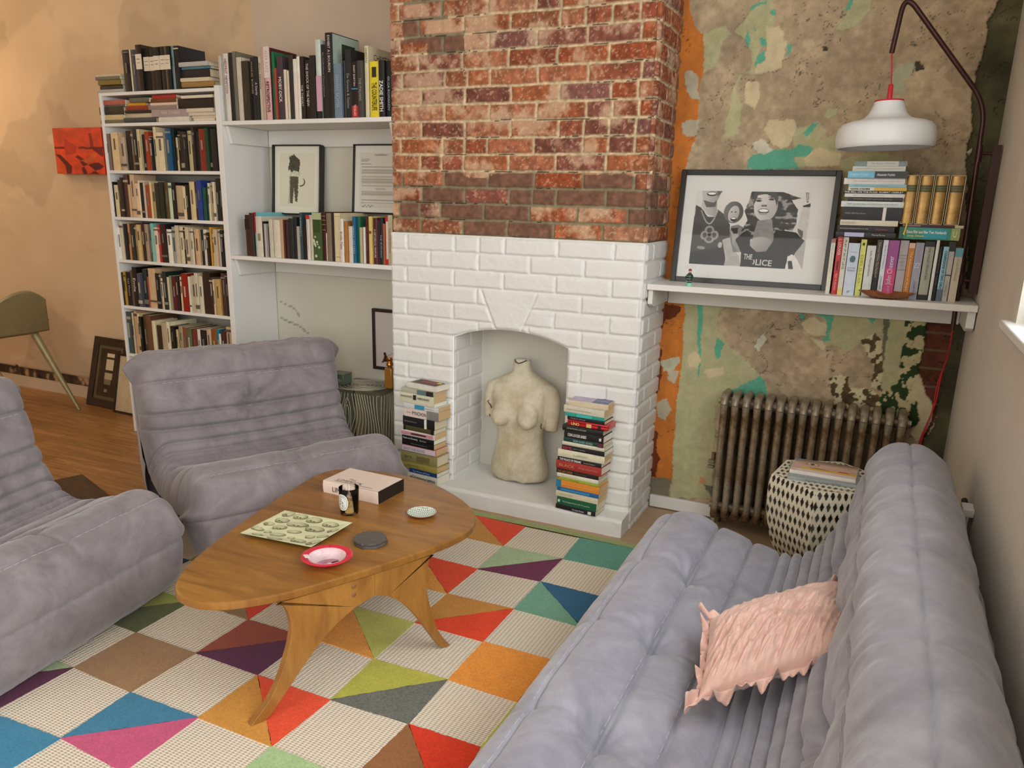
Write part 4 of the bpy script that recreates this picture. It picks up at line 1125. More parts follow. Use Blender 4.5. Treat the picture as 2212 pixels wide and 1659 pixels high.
for k in range(6):
    a, b_ = V6[k], V6[(k + 1) % 6]
    T, I = np.meshgrid(np.linspace(0, 1, 96), np.arange(150))
    r = pr_[I]; z = pz_[I]
    x = r * (a[0] * (1 - T) + b_[0] * T); y = r * (a[1] * (1 - T) + b_[1] * T)
    arc_ = (zq[I] * 10.2 * 1.0)
    nd = 9.5
    arcl = np.concatenate([[0], np.cumsum(np.hypot(np.diff(pr_), np.diff(pz_)))])[I]
    u = (T - .5) * nd * (r / .205 * .75 + .25); vv = arcl / .0395
    rowk = np.floor(vv)
    uu = u + .5 * (rowk % 2)
    hsh = np.sin(np.floor(uu) * 12.9 + rowk * 78.2 + k * 37) * 4375.5; hsh = hsh - np.floor(hsh)
    d = np.abs(uu - np.floor(uu) - .5) / .36 + np.abs(vv - rowk - .5) / .46
    C = np.zeros(T.shape + (3,)); C[:] = hxs('e4dcc4') * (.94 + .08 * fbm(T * 3, vv * .3, 9, 7 + k, 3))[..., None]
    kk = (d < 1) & (pz_[I] > .004)
    C[kk] = (hxs('2a2823') * (.55 + 1.3 * hsh[..., None] ** 2))[kk]
    grid('side_panel', x, y, z, C, M_inlay, stl)
# top
T, Rr = np.meshgrid(np.linspace(0, 6, 181), np.linspace(0, 1, 90))
ki = np.minimum(np.floor(T).astype(int), 5); tt_ = T - ki
VX = np.array([v[0] for v in V6]); VY = np.array([v[1] for v in V6])
x = .1985 * Rr * (VX[ki] * (1 - tt_) + VX[(ki + 1) % 6] * tt_); y = .1985 * Rr * (VY[ki] * (1 - tt_) + VY[(ki + 1) % 6] * tt_)
uu, vv = x / .0195, y / .036
rowk = np.floor(vv); uu = uu + .5 * (rowk % 2)
d = np.abs(uu - np.floor(uu) - .5) / .38 + np.abs(vv - rowk - .5) / .44
hsh = np.sin(np.floor(uu) * 12.9 + rowk * 78.2) * 4375.5; hsh = hsh - np.floor(hsh)
C = np.zeros(T.shape + (3,)); C[:] = hxs('e8e2cc')
C[d < 1] = (hxs('3a382f') * (.7 + .9 * hsh[..., None]))[d < 1]
C[Rr > .965] = hxs('e8e2cc')
grid('top_panel', x, y, .4405 + 0 * x, C, M_inlay, stl)

# ================================================================ RADIATOR
m, nt, b = new_mat('old_radiator_iron')
v = coords(nt)
n1 = noise(nt, v, 9, 7, .7, .5); n2 = noise(nt, v, 70, 5, .75)
c = ramp(nt, n1, [(.33, hx('5c3c24')), (.46, hx('8a7456')), (.6, hx('a59c8a'))])
c = mix(nt, .55, c, ramp(nt, n2, [(.36, (.5, .4, .32)), (.6, (1.08,) * 3)]), 'MULTIPLY')
nt.links.new(c, b.inputs['Base Color']); b.inputs['Metallic'].default_value = .45; b.inputs['Roughness'].default_value = .42
bump(nt, b, n2, .35, .002)
M_rad = m
rd = thing('radiator', 'old cast iron column radiator with worn silver paint below the shelf', 'radiator', (0, 0, 0))
NS = 16
mb = MB()
RZ0, RZ1 = .055, .602
for y in (.352, .405, .458):
    pts = [(0, y, RZ0 + .03), (0, y, RZ0 + .08), (0, y, .3), (0, y, RZ1 - .07), (0, y, RZ1 - .03)]
    mb.tube(pts, [.0165, .0138, .0136, .0138, .0165], 12)
# rounded head and foot of a section
for zc, s in ((RZ1 - .026, 1), (RZ0 + .026, -1)):
    pts = [(0, .340, zc - .016 * s), (0, .352, zc + .010 * s), (0, .372, zc + .019 * s), (0, .405, zc + .021 * s), (0, .438, zc + .019 * s), (0, .458, zc + .010 * s), (0, .470, zc - .016 * s)]
    mb.tube(pts, [.0135, .0165, .0168, .0168, .0168, .0165, .0135], 12)
    mb.box(-.009, .009, .345, .465, zc - .02, zc + .012)
sec = mb.mesh('section', 50); sec.materials.append(M_rad)
RX0, RX1 = .722, 1.388
for k in range(NS):
    o = mobj('section', sec, None, rd, (RX0 + (RX1 - RX0) * k / (NS - 1), 0, 0))
mb = MB()
for z, r in ((RZ1 - .040, .022), (RZ0 + .040, .022)):
    mb.tube([(RX0 - .022, .405, z), (RX1 + .022, .405, z)], r, 14)
    mb.tube([(RX0 - .03, .405, z), (RX0 - .015, .405, z)], .013, 6).tube([(RX1 + .012, .405, z), (RX1 + .034, .405, z)], .014, 6)
mb.build('nipple_pipe', M_rad, rd, sm=40)
for x in (RX0, RX1):
    MB().tube([(x, .36, RZ0 + .03), (x, .352, .03), (x, .346, .002)], [.014, .012, .017], 10).tube([(x, .45, RZ0 + .03), (x, .458, .03), (x, .464, .002)], [.014, .012, .017], 10).build('foot', M_rad, rd, sm=40)
MB().tube([(RX0 - .03, .40, .315), (RX0 - .005, .40, .315)], .006, 8).tube([(RX0 - .03, .395, .305), (RX0 - .03, .395, .335)], .009, 10).build('bleed_valve', mat('8c7a5c', .35, .8), rd, sm=40)
# little pipe bracket on the wall left of it
bk = thing('pipe_clip', 'small paint covered metal clip on the wall left of the radiator', 'clip', (.668, .49, .255))
MB().box(-.012, .014, -.012, .006, .0, .016).box(-.015, .012, -.010, .006, -.022, -.010).build('clip_plate', mat('8a8468', .6), bk, bv=.002)
MB().sphere((.010, -.012, .030), .009, 8).build('clip_knob', mat('6c5c44', .35, .6), bk, sm=60)

# ================================================================ SHELVES
SZ = 1.049
sh = thing('wall_shelf', 'long white shelf right of the fireplace carrying picture, books and lamp', 'shelf', (0, 0, 0))
MB().box(CX1 + .008, X_R - .002, .2, .485, SZ - .024, SZ).build('shelf_board', MW, sh, bv=.0025)
MB().box(CX1 + .03, X_R - .03, .468, .484, .948, SZ - .0245).build('rear_cleat', MWS, sh, bv=.002)
MB().prism([(.216, SZ - .0245), (.466, SZ - .0245), (.466, .955), (.24, .955), (.216, .968)], CX1 + .010, CX1 + .030, 'x').build('side_cleat', MWS, sh, bv=.002)
MB().prism([(.216, SZ - .0245), (.466, SZ - .0245), (.466, .955), (.24, .955), (.216, .968)], X_R - .030, X_R - .004, 'x').build('side_cleat', MWS, sh, bv=.002)
BX0, BX1, BXR = -2.61, -1.797, -1.765
def alcove_shelf(label, z, x0=BXR):
    s = thing('wall_shelf', label, 'shelf', (0, 0, 0), 0, 'alcove shelves')
    MB().box(x0, CX0 - .004, .178, .495, z - .020, z).build('shelf_board', MW, s, bv=.0025)
    MB().box(x0 + .02, CX0 - .03, .478, .495, z - .102, z - .0205).build('rear_cleat', MWS, s, bv=.002)
    for xa_, xb_ in ((x0 + .001, x0 + .020), (CX0 - .026, CX0 - .008)):
        MB().prism([(.197, z - .0205), (.478, z - .0205), (.478, z - .102), (.222, z - .102)], xa_, xb_, 'x').build('side_cleat', MWS, s, bv=.002)
    return s
alcove_shelf('white alcove shelf up high carrying the row of tall art books', 1.698)
alcove_shelf('white alcove shelf at mid height with framed drawing and books on it', 1.056)
# tall bookcase
bc = thing('bookcase', 'tall narrow white bookcase packed with books left of the alcove', 'bookcase', (0, 0, 0))
MB().box(BX0, BX0 + .018, .18, .498, 0, 1.852).build('side_panel', MW, bc, bv=.0015)
MB().box(BX1, BXR - .0005, .176, .498, 0, 1.861).build('side_panel', MW, bc, bv=.0015)
MB().box(BX0 + .018, BX1, .488, .494, 0, 1.84).build('back_panel', mat('c9c4b6', .6), bc)
BZ = [1.852, 1.701, 1.464, 1.222, .993, .739, .465, .139]
for z in BZ:
    MB().box(BX0 + (.018 if z < 1.8 else 0), BX1, .182, .488, z - .016, z).build('shelf_board', MW, bc, bv=.0012)
MB().box(BX0 + .018, BX1, .20, .215, 0, .123).build('plinth', MW, bc)

# ================================================================ WALL LAMP
M_brown = mat('3c1c18', .32, .3); M_cord = mat('c4242c', .5)
lp = thing('wall_lamp', 'bracket lamp with brown bent tube arm and white shade on red cord', 'lamp', (0, 0, 0))
def bezier_pts(P, n=14):
    """polyline with rounded corners: P = [(point, radius)]"""
    out = [Vector(P[0][0])]
    for (a, _), (b_, r), (c_, _) in zip(P, P[1:], P[2:]):
        a, b_, c_ = Vector(a), Vector(b_), Vector(c_)
        p, q = b_ + (a - b_).normalized() * r, b_ + (c_ - b_).normalized() * r
        for i in range(n + 1):
            t = i / n
            out.append(p * (1 - t) ** 2 + b_ * 2 * t * (1 - t) + q * t * t)
    out.append(Vector(P[-1][0]))
    return out
px_, py_ = 1.500, .33
MB().tube(bezier_pts([((px_, py_, .945), 0), ((1.484, py_, 1.705), .07), ((1.193, .272, 2.052), .06), ((1.176, .262, 1.868), 0)]), .0085, 14).build('arm_tube', M_brown, lp, sm=60)
mb = MB()
mb.box(X_R - .030, X_R - .004, .322, .340, 1.075, 1.575)
mb.tube([(1.486, py_, 1.548), (X_R - .016, py_, 1.548)], .0055, 10).tube([(1.497, py_, 1.122), (X_R - .016, py_, 1.122)], .0055, 10)
mb.tube([(1.506, py_, 1.20), (1.5055, py_, 1.122), (X_R - .04, py_, 1.122)], .0022, 6)
mb.build('wall_bracket', M_brown, lp, sm=40)
MB().tube([(1.4895, py_, 1.52), (1.4885, py_, 1.575)], .0108, 14).tube([(1.4985, py_, 1.105), (1.4985, py_, 1.14)], .0108, 14).build('pivot_collar', M_brown, lp, sm=40)
# shade (axis a touch off plumb as it hangs)
sd_ = Matrix.Translation((1.193, .258, 1.562)) @ Matrix.Rotation(rad(-1.5), 4, 'Y')
SH = [(.1515, .0), (.1575, .006), (.1595, .022), (.1590, .045), (.1535, .066), (.141, .080), (.118, .0875), (.092, .092), (.074, .099), (.062, .112), (.053, .130), (.0475, .146), (.046, .152)]
inn = [(r - .003, z - (.0 if i == 0 else .002)) for i, (r, z) in enumerate(SH)][::-1]
MB().lathe(SH + inn, 64, M=sd_, cap=False).build('lamp_shade', mat('e9ecec', .42, spec=.5), lp, sm=50)
MB().lathe([(.001, .1505), (.046, .1505), (.0475, .153), (.046, .156), (.010, .157), (.0085, .158)], 48, M=sd_, cap=False).build('shade_cap', mat('cf2634', .4), lp, sm=50)
MB().lathe([(.0085, .156), (.0080, .205), (.006, .207), (.001, .207)], 24, M=sd_, cap=False).build('cord_grip', mat('cf2634', .4), lp, sm=50)
MB().lathe([(.001, .07), (.022, .07), (.026, .09), (.020, .148)], 24, M=sd_, cap=False).sphere((0, 0, .045), .030, 10, M=sd_).build('bulb', mat('f2efe8', .3), lp, sm=60)
top = sd_ @ Vector((0, 0, .207))
MB().tube([top, ((top.x + 1.176) / 2 + .001, (top.y + .262) / 2, 1.82), (1.176, .262, 1.872)], .0024, 8).build('cord', M_cord, lp, sm=60)
MB().tube(bezier_pts([((1.500, .33, .95), 0), ((1.503, .36, .90), .02), ((1.508, .44, .83), .03), ((1.500, .474, .76), .03), ((1.497, .476, .64), .03), ((1.474, .476, .52), .03), ((1.462, .474, .42), .03), ((1.45, .47, .02), 0)], 6), .0026, 8).build('cord', M_cord, lp, sm=60)
MB().tube(bezier_pts([((1.506, .47, .80), 0), ((1.492, .474, .72), .03), ((1.490, .476, .60), .03), ((1.466, .476, .50), .02), ((1.455, .472, .40), 0)], 6), .0022, 8).build('cord', M_cord, lp, sm=60)

# ================================================================ FRAMED PICTURES
M_bframe = mat('14120f', .3, spec=.5)
def framed(name, label, cat, w, h, fw, fd, loc, rx, rz, mount='e8e6de', paint=None, pw=0, ph=0, px=0, pz=0, fm=None, res=.002, group=None):
    """frame with its lower front edge at loc, leaning back by rx"""
    t = thing(name, label, cat, loc, 0, group)
    t.rotation_euler = (rx, 0, rz)
    mb = MB()
    mb.box(0, fw, 0, fd, 0, h).box(w - fw, w, 0, fd, 0, h).box(fw, w - fw, 0, fd, 0, fw).box(fw, w - fw, 0, fd, h - fw, h)
    mb.build('frame', fm or M_bframe, t, bv=.0015)
    MB().box(fw * .9, w - fw * .9, fd * .45, fd * .7, fw * .9, h - fw * .9).build('mount', mat(mount, .7), t)
    if paint:
        picture('print', pw, ph, paint, attr_mat('print_' + cat + '_' + str(int(w * 1e4)), .45, spec=.3), t, res, (px, fd * .45 - .0012, pz))
    return t
def quadinv(x, y):
    """crop coordinates of the black and white print to 0..1"""
    b = (y - 178) / 570.
    a = (x - (185 - 40 * b)) / (925 - 35 * b)
    return a, (y - 178 - 16 * a) / (549 + 29 * a)
def bandpic(A, B):
    g = .80 + .08 * (1 - B) - .05 * fbm(A, B, 3, 5, 3)
    n = fbm(A, B, 26, 9, 4)
    jx = A + .010 * (fbm(A, B, 22, 11, 4) - .5); jy = B + .014 * (fbm(A, B, 22, 12, 4) - .5)
    Pq = lambda pts: [quadinv(*p) for p in pts]
    def poly(pts, val, j=True):
        k = inpoly(jx if j else A, jy if j else B, Pq(pts)); g[k] = (val + .10 * (n - .5))[k] if np.isscalar(val) else val[k]
        return k
    def ell(x, y, rx, ry, val, a=0, grad=0):
        cx, cy = quadinv(x, y); rx, ry = rx / 905, ry / 563
        k = inell(A, B, cx, cy, rx, ry, a)
        q = ((A - cx) / rx) * .7 + ((B - cy) / ry) * .5
        g[k] = (val - grad * q + .05 * (n - .5))[k]
        return k
    # man at the left, head cut by the top edge
    poly([(228, 176), (395, 176), (378, 225), (356, 262), (362, 325), (340, 372), (280, 352), (232, 300), (236, 235)], .52 + .22 * sstep(.30, .05, A))
    poly([(355, 176), (405, 176), (385, 205), (360, 225)], .40)
    ell(312, 203, 40, 17, .16); ell(313, 200, 33, 9, .92)
    poly([(245, 250), (330, 268), (352, 250), (345, 300), (270, 300)], .36)
    poly([(185, 285), (228, 305), (288, 372), (345, 372), (368, 318), (430, 362), (470, 436), (474, 530), (412, 548), (432, 640), (420, 742), (145, 727), (163, 480)], .25)
    for k_ in range(26):
        t = k_ / 25; ell(232 + 135 * t, 330 + 95 * math.sin(PI * t), 7, 5, .62)
    for (x, y, w_, h_) in ((305, 470, 38, 30), (305, 545, 40, 26), (262, 512, 30, 34), (350, 512, 30, 34)):
        ell(x, y, w_, h_, .58)
    for (x, y, w_, h_) in ((305, 474, 22, 20), (305, 540, 24, 16), (268, 512, 18, 20), (344, 512, 18, 20)):
        ell(x, y, w_, h_, .30)
    ell(305, 510, 13, 13, .12)
    poly([(150, 640), (440, 600), (440, 742), (145, 727)], .10)
    poly([(180, 580), (250, 600), (330, 590), (400, 560), (405, 605), (330, 612), (250, 622), (180, 610)], .22)
    ell(240, 605, 34, 12, .55, .2); ell(395, 585, 17, 22, .72)
    poly([(412, 546), (474, 528), (500, 612), (548, 668), (560, 742), (428, 742), (452, 690), (430, 640)], .60 + .14 * n)
    # laughing woman behind
    ell(496, 340, 78, 82, .34, 0, .1); ell(497, 352, 43, 62, .70, .1, .08)
    for x in (482, 512): ell(x, 338, 8, 4, .18)
    ell(497, 392, 25, 17, .10); ell(497, 385, 18, 6, .9)
    poly([(478, 445), (540, 430), (600, 470), (570, 640), (500, 640), (470, 520)], .46)
    poly([(476, 480), (540, 500), (560, 600), (500, 590)], .62)
    poly([(480, 462), (535, 455), (530, 500), (500, 500)], .12)
    # woman in front
    hair = poly([(640, 176), (845, 176), (1030, 238), (955, 250), (1000, 320), (985, 430), (960, 480), (900, 470), (880, 540), (640, 540), (560, 478), (610, 400), (585, 330), (625, 240)], .16)
    curl = sstep(.5, .72, fbm(A * 1.2, B * 1.6, 17, 31, 4))
    g[hair] = (g + .42 * curl)[hair]
    ell(752, 292, 92, 116, .76, 0, .10)
    poly([(655, 200), (690, 178), (830, 178), (850, 230), (838, 300), (820, 240), (760, 205), (690, 215), (660, 280)], .26)
    for x, y in ((695, 254), (797, 244)):
        ell(x, y, 25, 10, .42); ell(x, y + 1, 15, 5, .08); ell(x, y - 16, 28, 4, .30)
    ell(742, 284, 10, 26, .82); ell(738, 292, 24, 9, .50); ell(728, 293, 6, 4, .15); ell(752, 291, 6, 4, .15)
    ell(735, 332, 44, 20, .38); ell(735, 328, 36, 10, .95); ell(733, 342, 32, 5, .25); ell(730, 352, 34, 8, .60)
    poly([(690, 405), (800, 392), (822, 560), (790, 620), (700, 640), (640, 600), (660, 500)], .46 + .12 * n)
    ell(715, 585, 92, 60, .60, 0, .1)
    poly([(518, 540), (590, 480), (640, 505), (632, 590), (690, 640), (760, 632), (812, 560), (830, 470), (985, 490), (1052, 556), (985, 640), (950, 700), (922, 770), (560, 748), (566, 640), (530, 600)], .055)
    poly([(600, 470), (640, 490), (632, 570), (590, 540)], .10)
    poly([(518, 545), (565, 640), (540, 640), (505, 590)], .55)
    poly([(1055, 558), (1062, 700), (1040, 775), (1015, 745), (978, 655), (990, 632)], .62 + .1 * n)
    poly([(905, 770), (925, 670), (960, 655), (1000, 700), (1030, 775)], .88)
    poly([(925, 706), (955, 704), (965, 768), (928, 766)], .04, False)
    # figure and post at the right
    poly([(1005, 430), (1035, 300), (1098, 290), (1080, 480), (1050, 555), (1010, 520)], .78)
    poly([(1035, 292), (1098, 276), (1096, 300), (1045, 305)], .10)
    poly([(1062, 178), (1085, 178), (1080, 268), (1066, 268)], .30, False); poly([(1070, 185), (1079, 185), (1076, 260), (1069, 260)], .8, False)
    poly([(1000, 460), (1040, 480), (1030, 550), (1005, 500)], .40)
    g = g + .02 * (fbm(A, B, 150, 77, 2) - .5)
    return np.stack([g * 1.0, g * .985, g * .955], -1)
M_glaze = bpy.data.materials['window_glass'].copy(); M_glaze.name = 'picture_glass'
for n_ in M_glaze.node_tree.nodes:
    if n_.type == 'MIX_SHADER': n_.inputs[0].default_value = .012
W_, H_ = .612, .452
pf = framed('framed_photograph', 'black framed black and white photograph of three laughing people', 'picture', W_, H_, .021, .026, (.446, .392, SZ), rad(-8), 0, 'dcdbd6', bandpic, .445, .295, .068, .075, res=.0013)
for s, x, z, ln, ht in (('THE', .302, .115, .034, .021), ('POLICE', .343, .095, .108, .024)):
    text(s, ln, ht, mat('c4c2bc', .6), pf, frame((x, .026 * .45 - .0018, z), (1, 0, 0), (.06, 0, 1)), 'lettering', True)
MB().box(.024, W_ - .024, .0085, .0095, .024, H_ - .024).build('glazing', M_glaze, pf)
# small drawing of a horned creature
def creature(A, B):
    C = np.zeros(A.shape + (3,)); C[:] = hxs('d6d2bc')
    X, Y = 560 + A * 540, 265 + B * 870
    n = fbm(A, B * 2, 40, 3, 3)
    def P(pts, c, j=3):
        k = inpoly(X + j * 6 * (n - .5), Y + j * 6 * (n - .5), pts); C[k] = (hxs(c) * (.75 + .5 * n)[..., None])[k]
    C[(X < 615) | (X > 1030) | (Y < 350) | (Y > 1050)] = hxs('dfdccb')
    P([(728, 370), (742, 400), (760, 380), (792, 362), (800, 385), (858, 440), (858, 520), (845, 600), (850, 640), (760, 610), (738, 560), (722, 590), (716, 530), (735, 460)], '4c4a3c')
    P([(742, 600), (790, 575), (860, 600), (862, 625), (800, 650), (735, 640)], 'c4c0ac')
    P([(740, 650), (842, 655), (838, 780), (828, 985), (805, 985), (785, 800), (775, 1005), (742, 1005), (735, 800)], '55523f')
    P([(728, 640), (742, 650), (740, 900), (730, 1010), (715, 1012), (730, 850)], 'b4b09c')
    for k_ in range(40):
        t = k_ / 39 * 2.3
        k = inell(X, Y, 862 + 52 * math.sin(t), 775 - 55 * (1 - math.cos(t)) + 0, 9 - 4 * t / 2.3, 9 - 4 * t / 2.3); C[k] = hxs('4c4a3c')
    return C
framed('framed_drawing', 'black framed drawing of a horned figure with a tail', 'picture', .292, .345, .006, .042, (-1.672, .392, 1.262), rad(-5), rad(4), 'dfdccb', creature, .278, .331, .007, .007)
def letter(A, B):
    C = np.zeros(A.shape + (3,)); C[:] = hxs('d2cec2')
    C[(A < .10) | (A > .93) | (B < .10) | (B > .93)] = hxs('dcd9cf')
    ln = ((B * 88) % 1) < .55
    for a0_, a1_, b0, b1 in ((.12, .30, .19, .235), (.12, .36, .26, .275), (.13, .90, .31, .33), (.13, .90, .35, .42), (.13, .90, .45, .47), (.13, .88, .49, .56), (.14, .86, .59, .61), (.42, .66, .63, .66), (.14, .88, .68, .75), (.14, .86, .81, .82), (.14, .86, .845, .86), (.14, .22, .86, .87)):
        k = (A > a0_) & (A < a1_ - .05 * vnoise(B * 88, B * 0, 3)) & (B > b0) & (B < b1) & ln
        C[k] *= .72
    k = inell(A, B, .52, .135, .14, .012); C[k] *= .75
    for k_ in range(30):
        t = k_ / 29; k = inell(A, B, .16 + .22 * t, .905 + .015 * math.sin(t * 19), .006, .006); C[k] *= .6
    return C
framed('framed_letter', 'black framed typed letter leaning beside the brick chimney', 'picture', .295, .325, .006, .03, (-1.160, .385, 1.280), rad(-5), rad(2), 'dcd9cf', letter, .281, .311, .007, .007)
def walkers(A, B):
    C = np.zeros(A.shape + (3,)); C[:] = hxs('c9c0bb')
    n = fbm(A, B, 30, 3, 3)
    J = lambda pts: inpoly(A + .02 * (n - .5), B + .02 * (n - .5), pts)
    for pts in ([(.40, .52), (.47, .47), (.56, .50), (.60, .40), (.63, .52), (.66, .60), (.62, .72), (.68, .80), (.60, .90), (.55, .88), (.58, .78), (.52, .74), (.54, .62)], [(.66, .78), (.72, .86), (.66, .92), (.60, .90)], [(.16, .88), (.20, .78), (.24, .76), (.27, .82), (.32, .84), (.30, .90), (.22, .90), (.14, .93)]):
        C[J(pts)] = hxs('44221c')
    k = inell(A, B, .43, .505, .035, .035); C[k] = hxs('44221c'); k = inell(A, B, .21, .755, .03, .03); C[k] = hxs('44221c')
    t = np.abs((B - .80) - (A - .26) * -.55); C[(t < .004) & (A > .26) & (A < .56)] = hxs('6c4c44')
    return C
framed('framed_print', 'dark framed print of a figure leading a small animal above the clear cube table', 'picture', .30, .318, .016, .02, (-1.118, .474, .486), 0, 0, 'c9c0bb', walkers, .272, .290, .014, .014, mat('2c1a18', .4))
# two frames on the floor at the left
M_dk = wood('dark_frame_wood', '3a2418', '2c1a12', '1c100a', (1, 1, 1), 14, .4, .1)
def oldprint(A, B):
    C = np.zeros(A.shape + (3,)); C[:] = hxs('3c2c1e')
    C *= (.8 + .4 * fbm(A, B, 8, 3, 3))[..., None]
    C[(A < .10) | (A > .90) | (B < .06) | (B > .94)] = hxs('64543a')
    for a0_, a1_, b0, b1, c_ in ((.36, .66, .14, .21, 'd8c8a4'), (.36, .66, .25, .45, 'cdbd98'), (.35, .66, .50, .62, 'b4a480'), (.36, .62, .62, .72, '7c6c50'), (.40, .52, .80, .86, '8c7c60')):
        C[(A > a0_) & (A < a1_) & (B > b0) & (B < b1)] = hxs(c_)
    return C
fr = framed('dark_frame', 'dark wooden picture frame leaning on the tan wall by the floor', 'picture', .345, .452, .050, .024, (-3.385, .452, .002), rad(-15), rad(-3), '5c4c34', oldprint, .245, .352, .050, .050, M_dk)
def blankprint(A, B):
    C = np.zeros(A.shape + (3,)); C[:] = hxs('c9b48e')
    C *= (.95 + .1 * fbm(A, B, 5, 3, 3))[..., None]
    C[(A > .22) & (A < .52) & (B > .17) & (B < .185)] = hxs('5c4c34')
    C[fbm(A, B, 60, 9, 2) > .76] *= .75
    return C
framed('pale_frame', 'thin black frame with blank pale sheet leaning beside the bookcase', 'picture', .315, .372, .012, .018, (-3.075, .408, .002), rad(-13), rad(-2), 'c9b48e', blankprint, .291, .348, .012, .012)
# red canvas
def redcanvas(A, B):
    X, Y = 105 + A * 690, 165 + B * 668
    C = np.zeros(A.shape + (3,)); n = fbm(A, B, 7, 3, 4)
    C[:] = hxs('d2411c') * (.82 + .36 * n)[..., None]
    def P(pts, c, j=10):
        k = inpoly(X + j * (n - .5) * 3 - 90 * B * 0, Y + j * (n - .5) * 3, pts); C[k] = (hxs(c) * (.85 + .3 * n)[..., None])[k]
    P([(270, 300), (320, 360), (420, 420), (420, 540), (260, 560), (250, 430)], 'b83018'); P([(620, 250), (650, 250), (670, 440), (620, 440)], '8c2014')
    P([(105, 440), (255, 440), (255, 468), (105, 468)], '6c0c10'); P([(450, 438), (795, 438), (795, 600), (720, 540), (640, 470), (450, 462)], '6c0c10')
    for x in (480, 520, 560): P([(x, 470), (x + 22, 470), (x + 26, 545), (x + 4, 545)], 'c24a2c', 3)
    P([(105, 540), (190, 560), (330, 720), (330, 833), (250, 833), (230, 700)], '5c0a10'); P([(105, 560), (160, 600), (250, 833), (105, 833)], 'd8501c')
    P([(430, 560), (520, 620), (470, 640), (400, 600)], '6c0c10'); P([(500, 640), (660, 540), (720, 560), (640, 640), (520, 670)], 'cc5c30'); P([(700, 590), (795, 620), (795, 740), (700, 660)], 'c4481f')
    P([(560, 690), (650, 665), (720, 670), (795, 730), (660, 785)], '5c0a10'); P([(500, 650), (560, 690), (490, 715), (450, 650)], '5c0a10'); P([(460, 740), (500, 720), (545, 833), (480, 833)], '5c0a10'); P([(560, 833), (650, 785), (720, 833)], '5c0a10')
    return C
rc_ = thing('canvas', 'small square orange red painted canvas hanging on the tan wall', 'painting', (-3.508, .54, 1.454))
MB().box(0, .434, 0, .046, 0, .268).build('stretcher', mat('a81414', .6, var=.1), rc_, bv=.002)
picture('painted_face', .434, .268, redcanvas, attr_mat('red_paint', .55, .2, 90, .002), rc_, .003, (0, -.0008, 0))

# ================================================================ ON THE RIGHT SHELF
fg = thing('figurine', 'tiny painted figurine with green base and wire rings at the foot of the photograph', 'figurine', (.563, .228, SZ))
MB().lathe([(.0105, 0), (.0115, .003), (.0105, .010), (.008, .0125), (.001, .013)], 20).build('base', mat('7fcfa8', .4), fg, sm=40)
MB().lathe([(.0085, .012), (.0105, .022), (.0115, .034), (.010, .044), (.006, .050), (.001, .051)], 20).tube([(.009, -.001, .043), (.0135, -.004, .034), (.010, -.009, .030)], .0032, 8).tube([(-.009, -.001, .043), (-.0135, -.004, .034), (-.010, -.009, .030)], .0032, 8).build('body', mat('1c3a2c', .5, var=.3, scale=300), fg, sm=40)
dm = mat('e8e8e0', .5)
for k in range(14):
    a, z = -PI / 2 + (k % 5 - 2) * .5, .018 + (k // 5) * .010
    MB().sphere((.0112 * math.cos(a), .0112 * math.sin(a), z), .0013, 4).build('spot', dm, fg)
MB().sphere((0, -.001, .0565), (.0058, .0058, .0070), 10).build('head', mat('d8a890', .5), fg, sm=60)
MB().lathe([(.006, .058), (.0068, .061), (.005, .065), (.001, .0665)], 16).build('hat', mat('8c2c34', .5), fg, sm=60)
for x in (-.014, 0, .014):
    c = (x, .001, .0735 - abs(x) * .05)
    MB().tube([(c[0] + .0055 * math.cos(a), c[1], c[2] + .0055 * math.sin(a)) for a in np.linspace(0, 2 * PI, 20)], .0005, 5).build('wire_ring', mat('a8a8a4', .3, .9), fg)
dsh = thing('wooden_dish', 'oval reddish wooden dish with pointed ends in front of the books', 'dish', (1.268, .232, SZ + .0005))
n_ = 48
v, f = [], []
def boat(t, k, r):
    c, s = math.cos(t), math.sin(t)
    px = .062 * c * k; pe = .033 * max(0, abs(c) - .72) / .28
    return (r * (px + math.copysign(pe, c) * k ** 2), r * .052 * s * k * (1 - .25 * abs(c) ** 3))
lev = [(.62, .004), (.80, .011), (.94, .019), (1.0, .0235), (.985, .0245), (.93, .0215), (.78, .014), (.55, .009), (.01, .0075)]
for k, z in lev:
    for i in range(n_):
        t = 2 * PI * i / n_; x, y = boat(t, k, 1.); v.append((x, y, z + .0035 * max(0, abs(math.cos(t)) - .7) * (k > .9)))
f = [(a * n_ + i, a * n_ + (i + 1) % n_, (a + 1) * n_ + (i + 1) % n_, (a + 1) * n_ + i) for a in range(len(lev) - 1) for i in range(n_)] + [tuple(range(n_))[::-1]]
MB().add(v, f).build('bowl', wood('red_bowl_wood', 'b4743c', '9c5c2c', '5c3018', (1, 3, 1), 12, .35, .3), dsh, sm=50)
for x in (-.024, .024): MB().lathe([(.006, 0), (.007, .005)], 10, M=Matrix.Translation((x, -.012, 0))).lathe([(.006, 0), (.007, .005)], 10, M=Matrix.Translation((x, .012, 0))).build('foot', mat('6c3c20', .4), dsh)

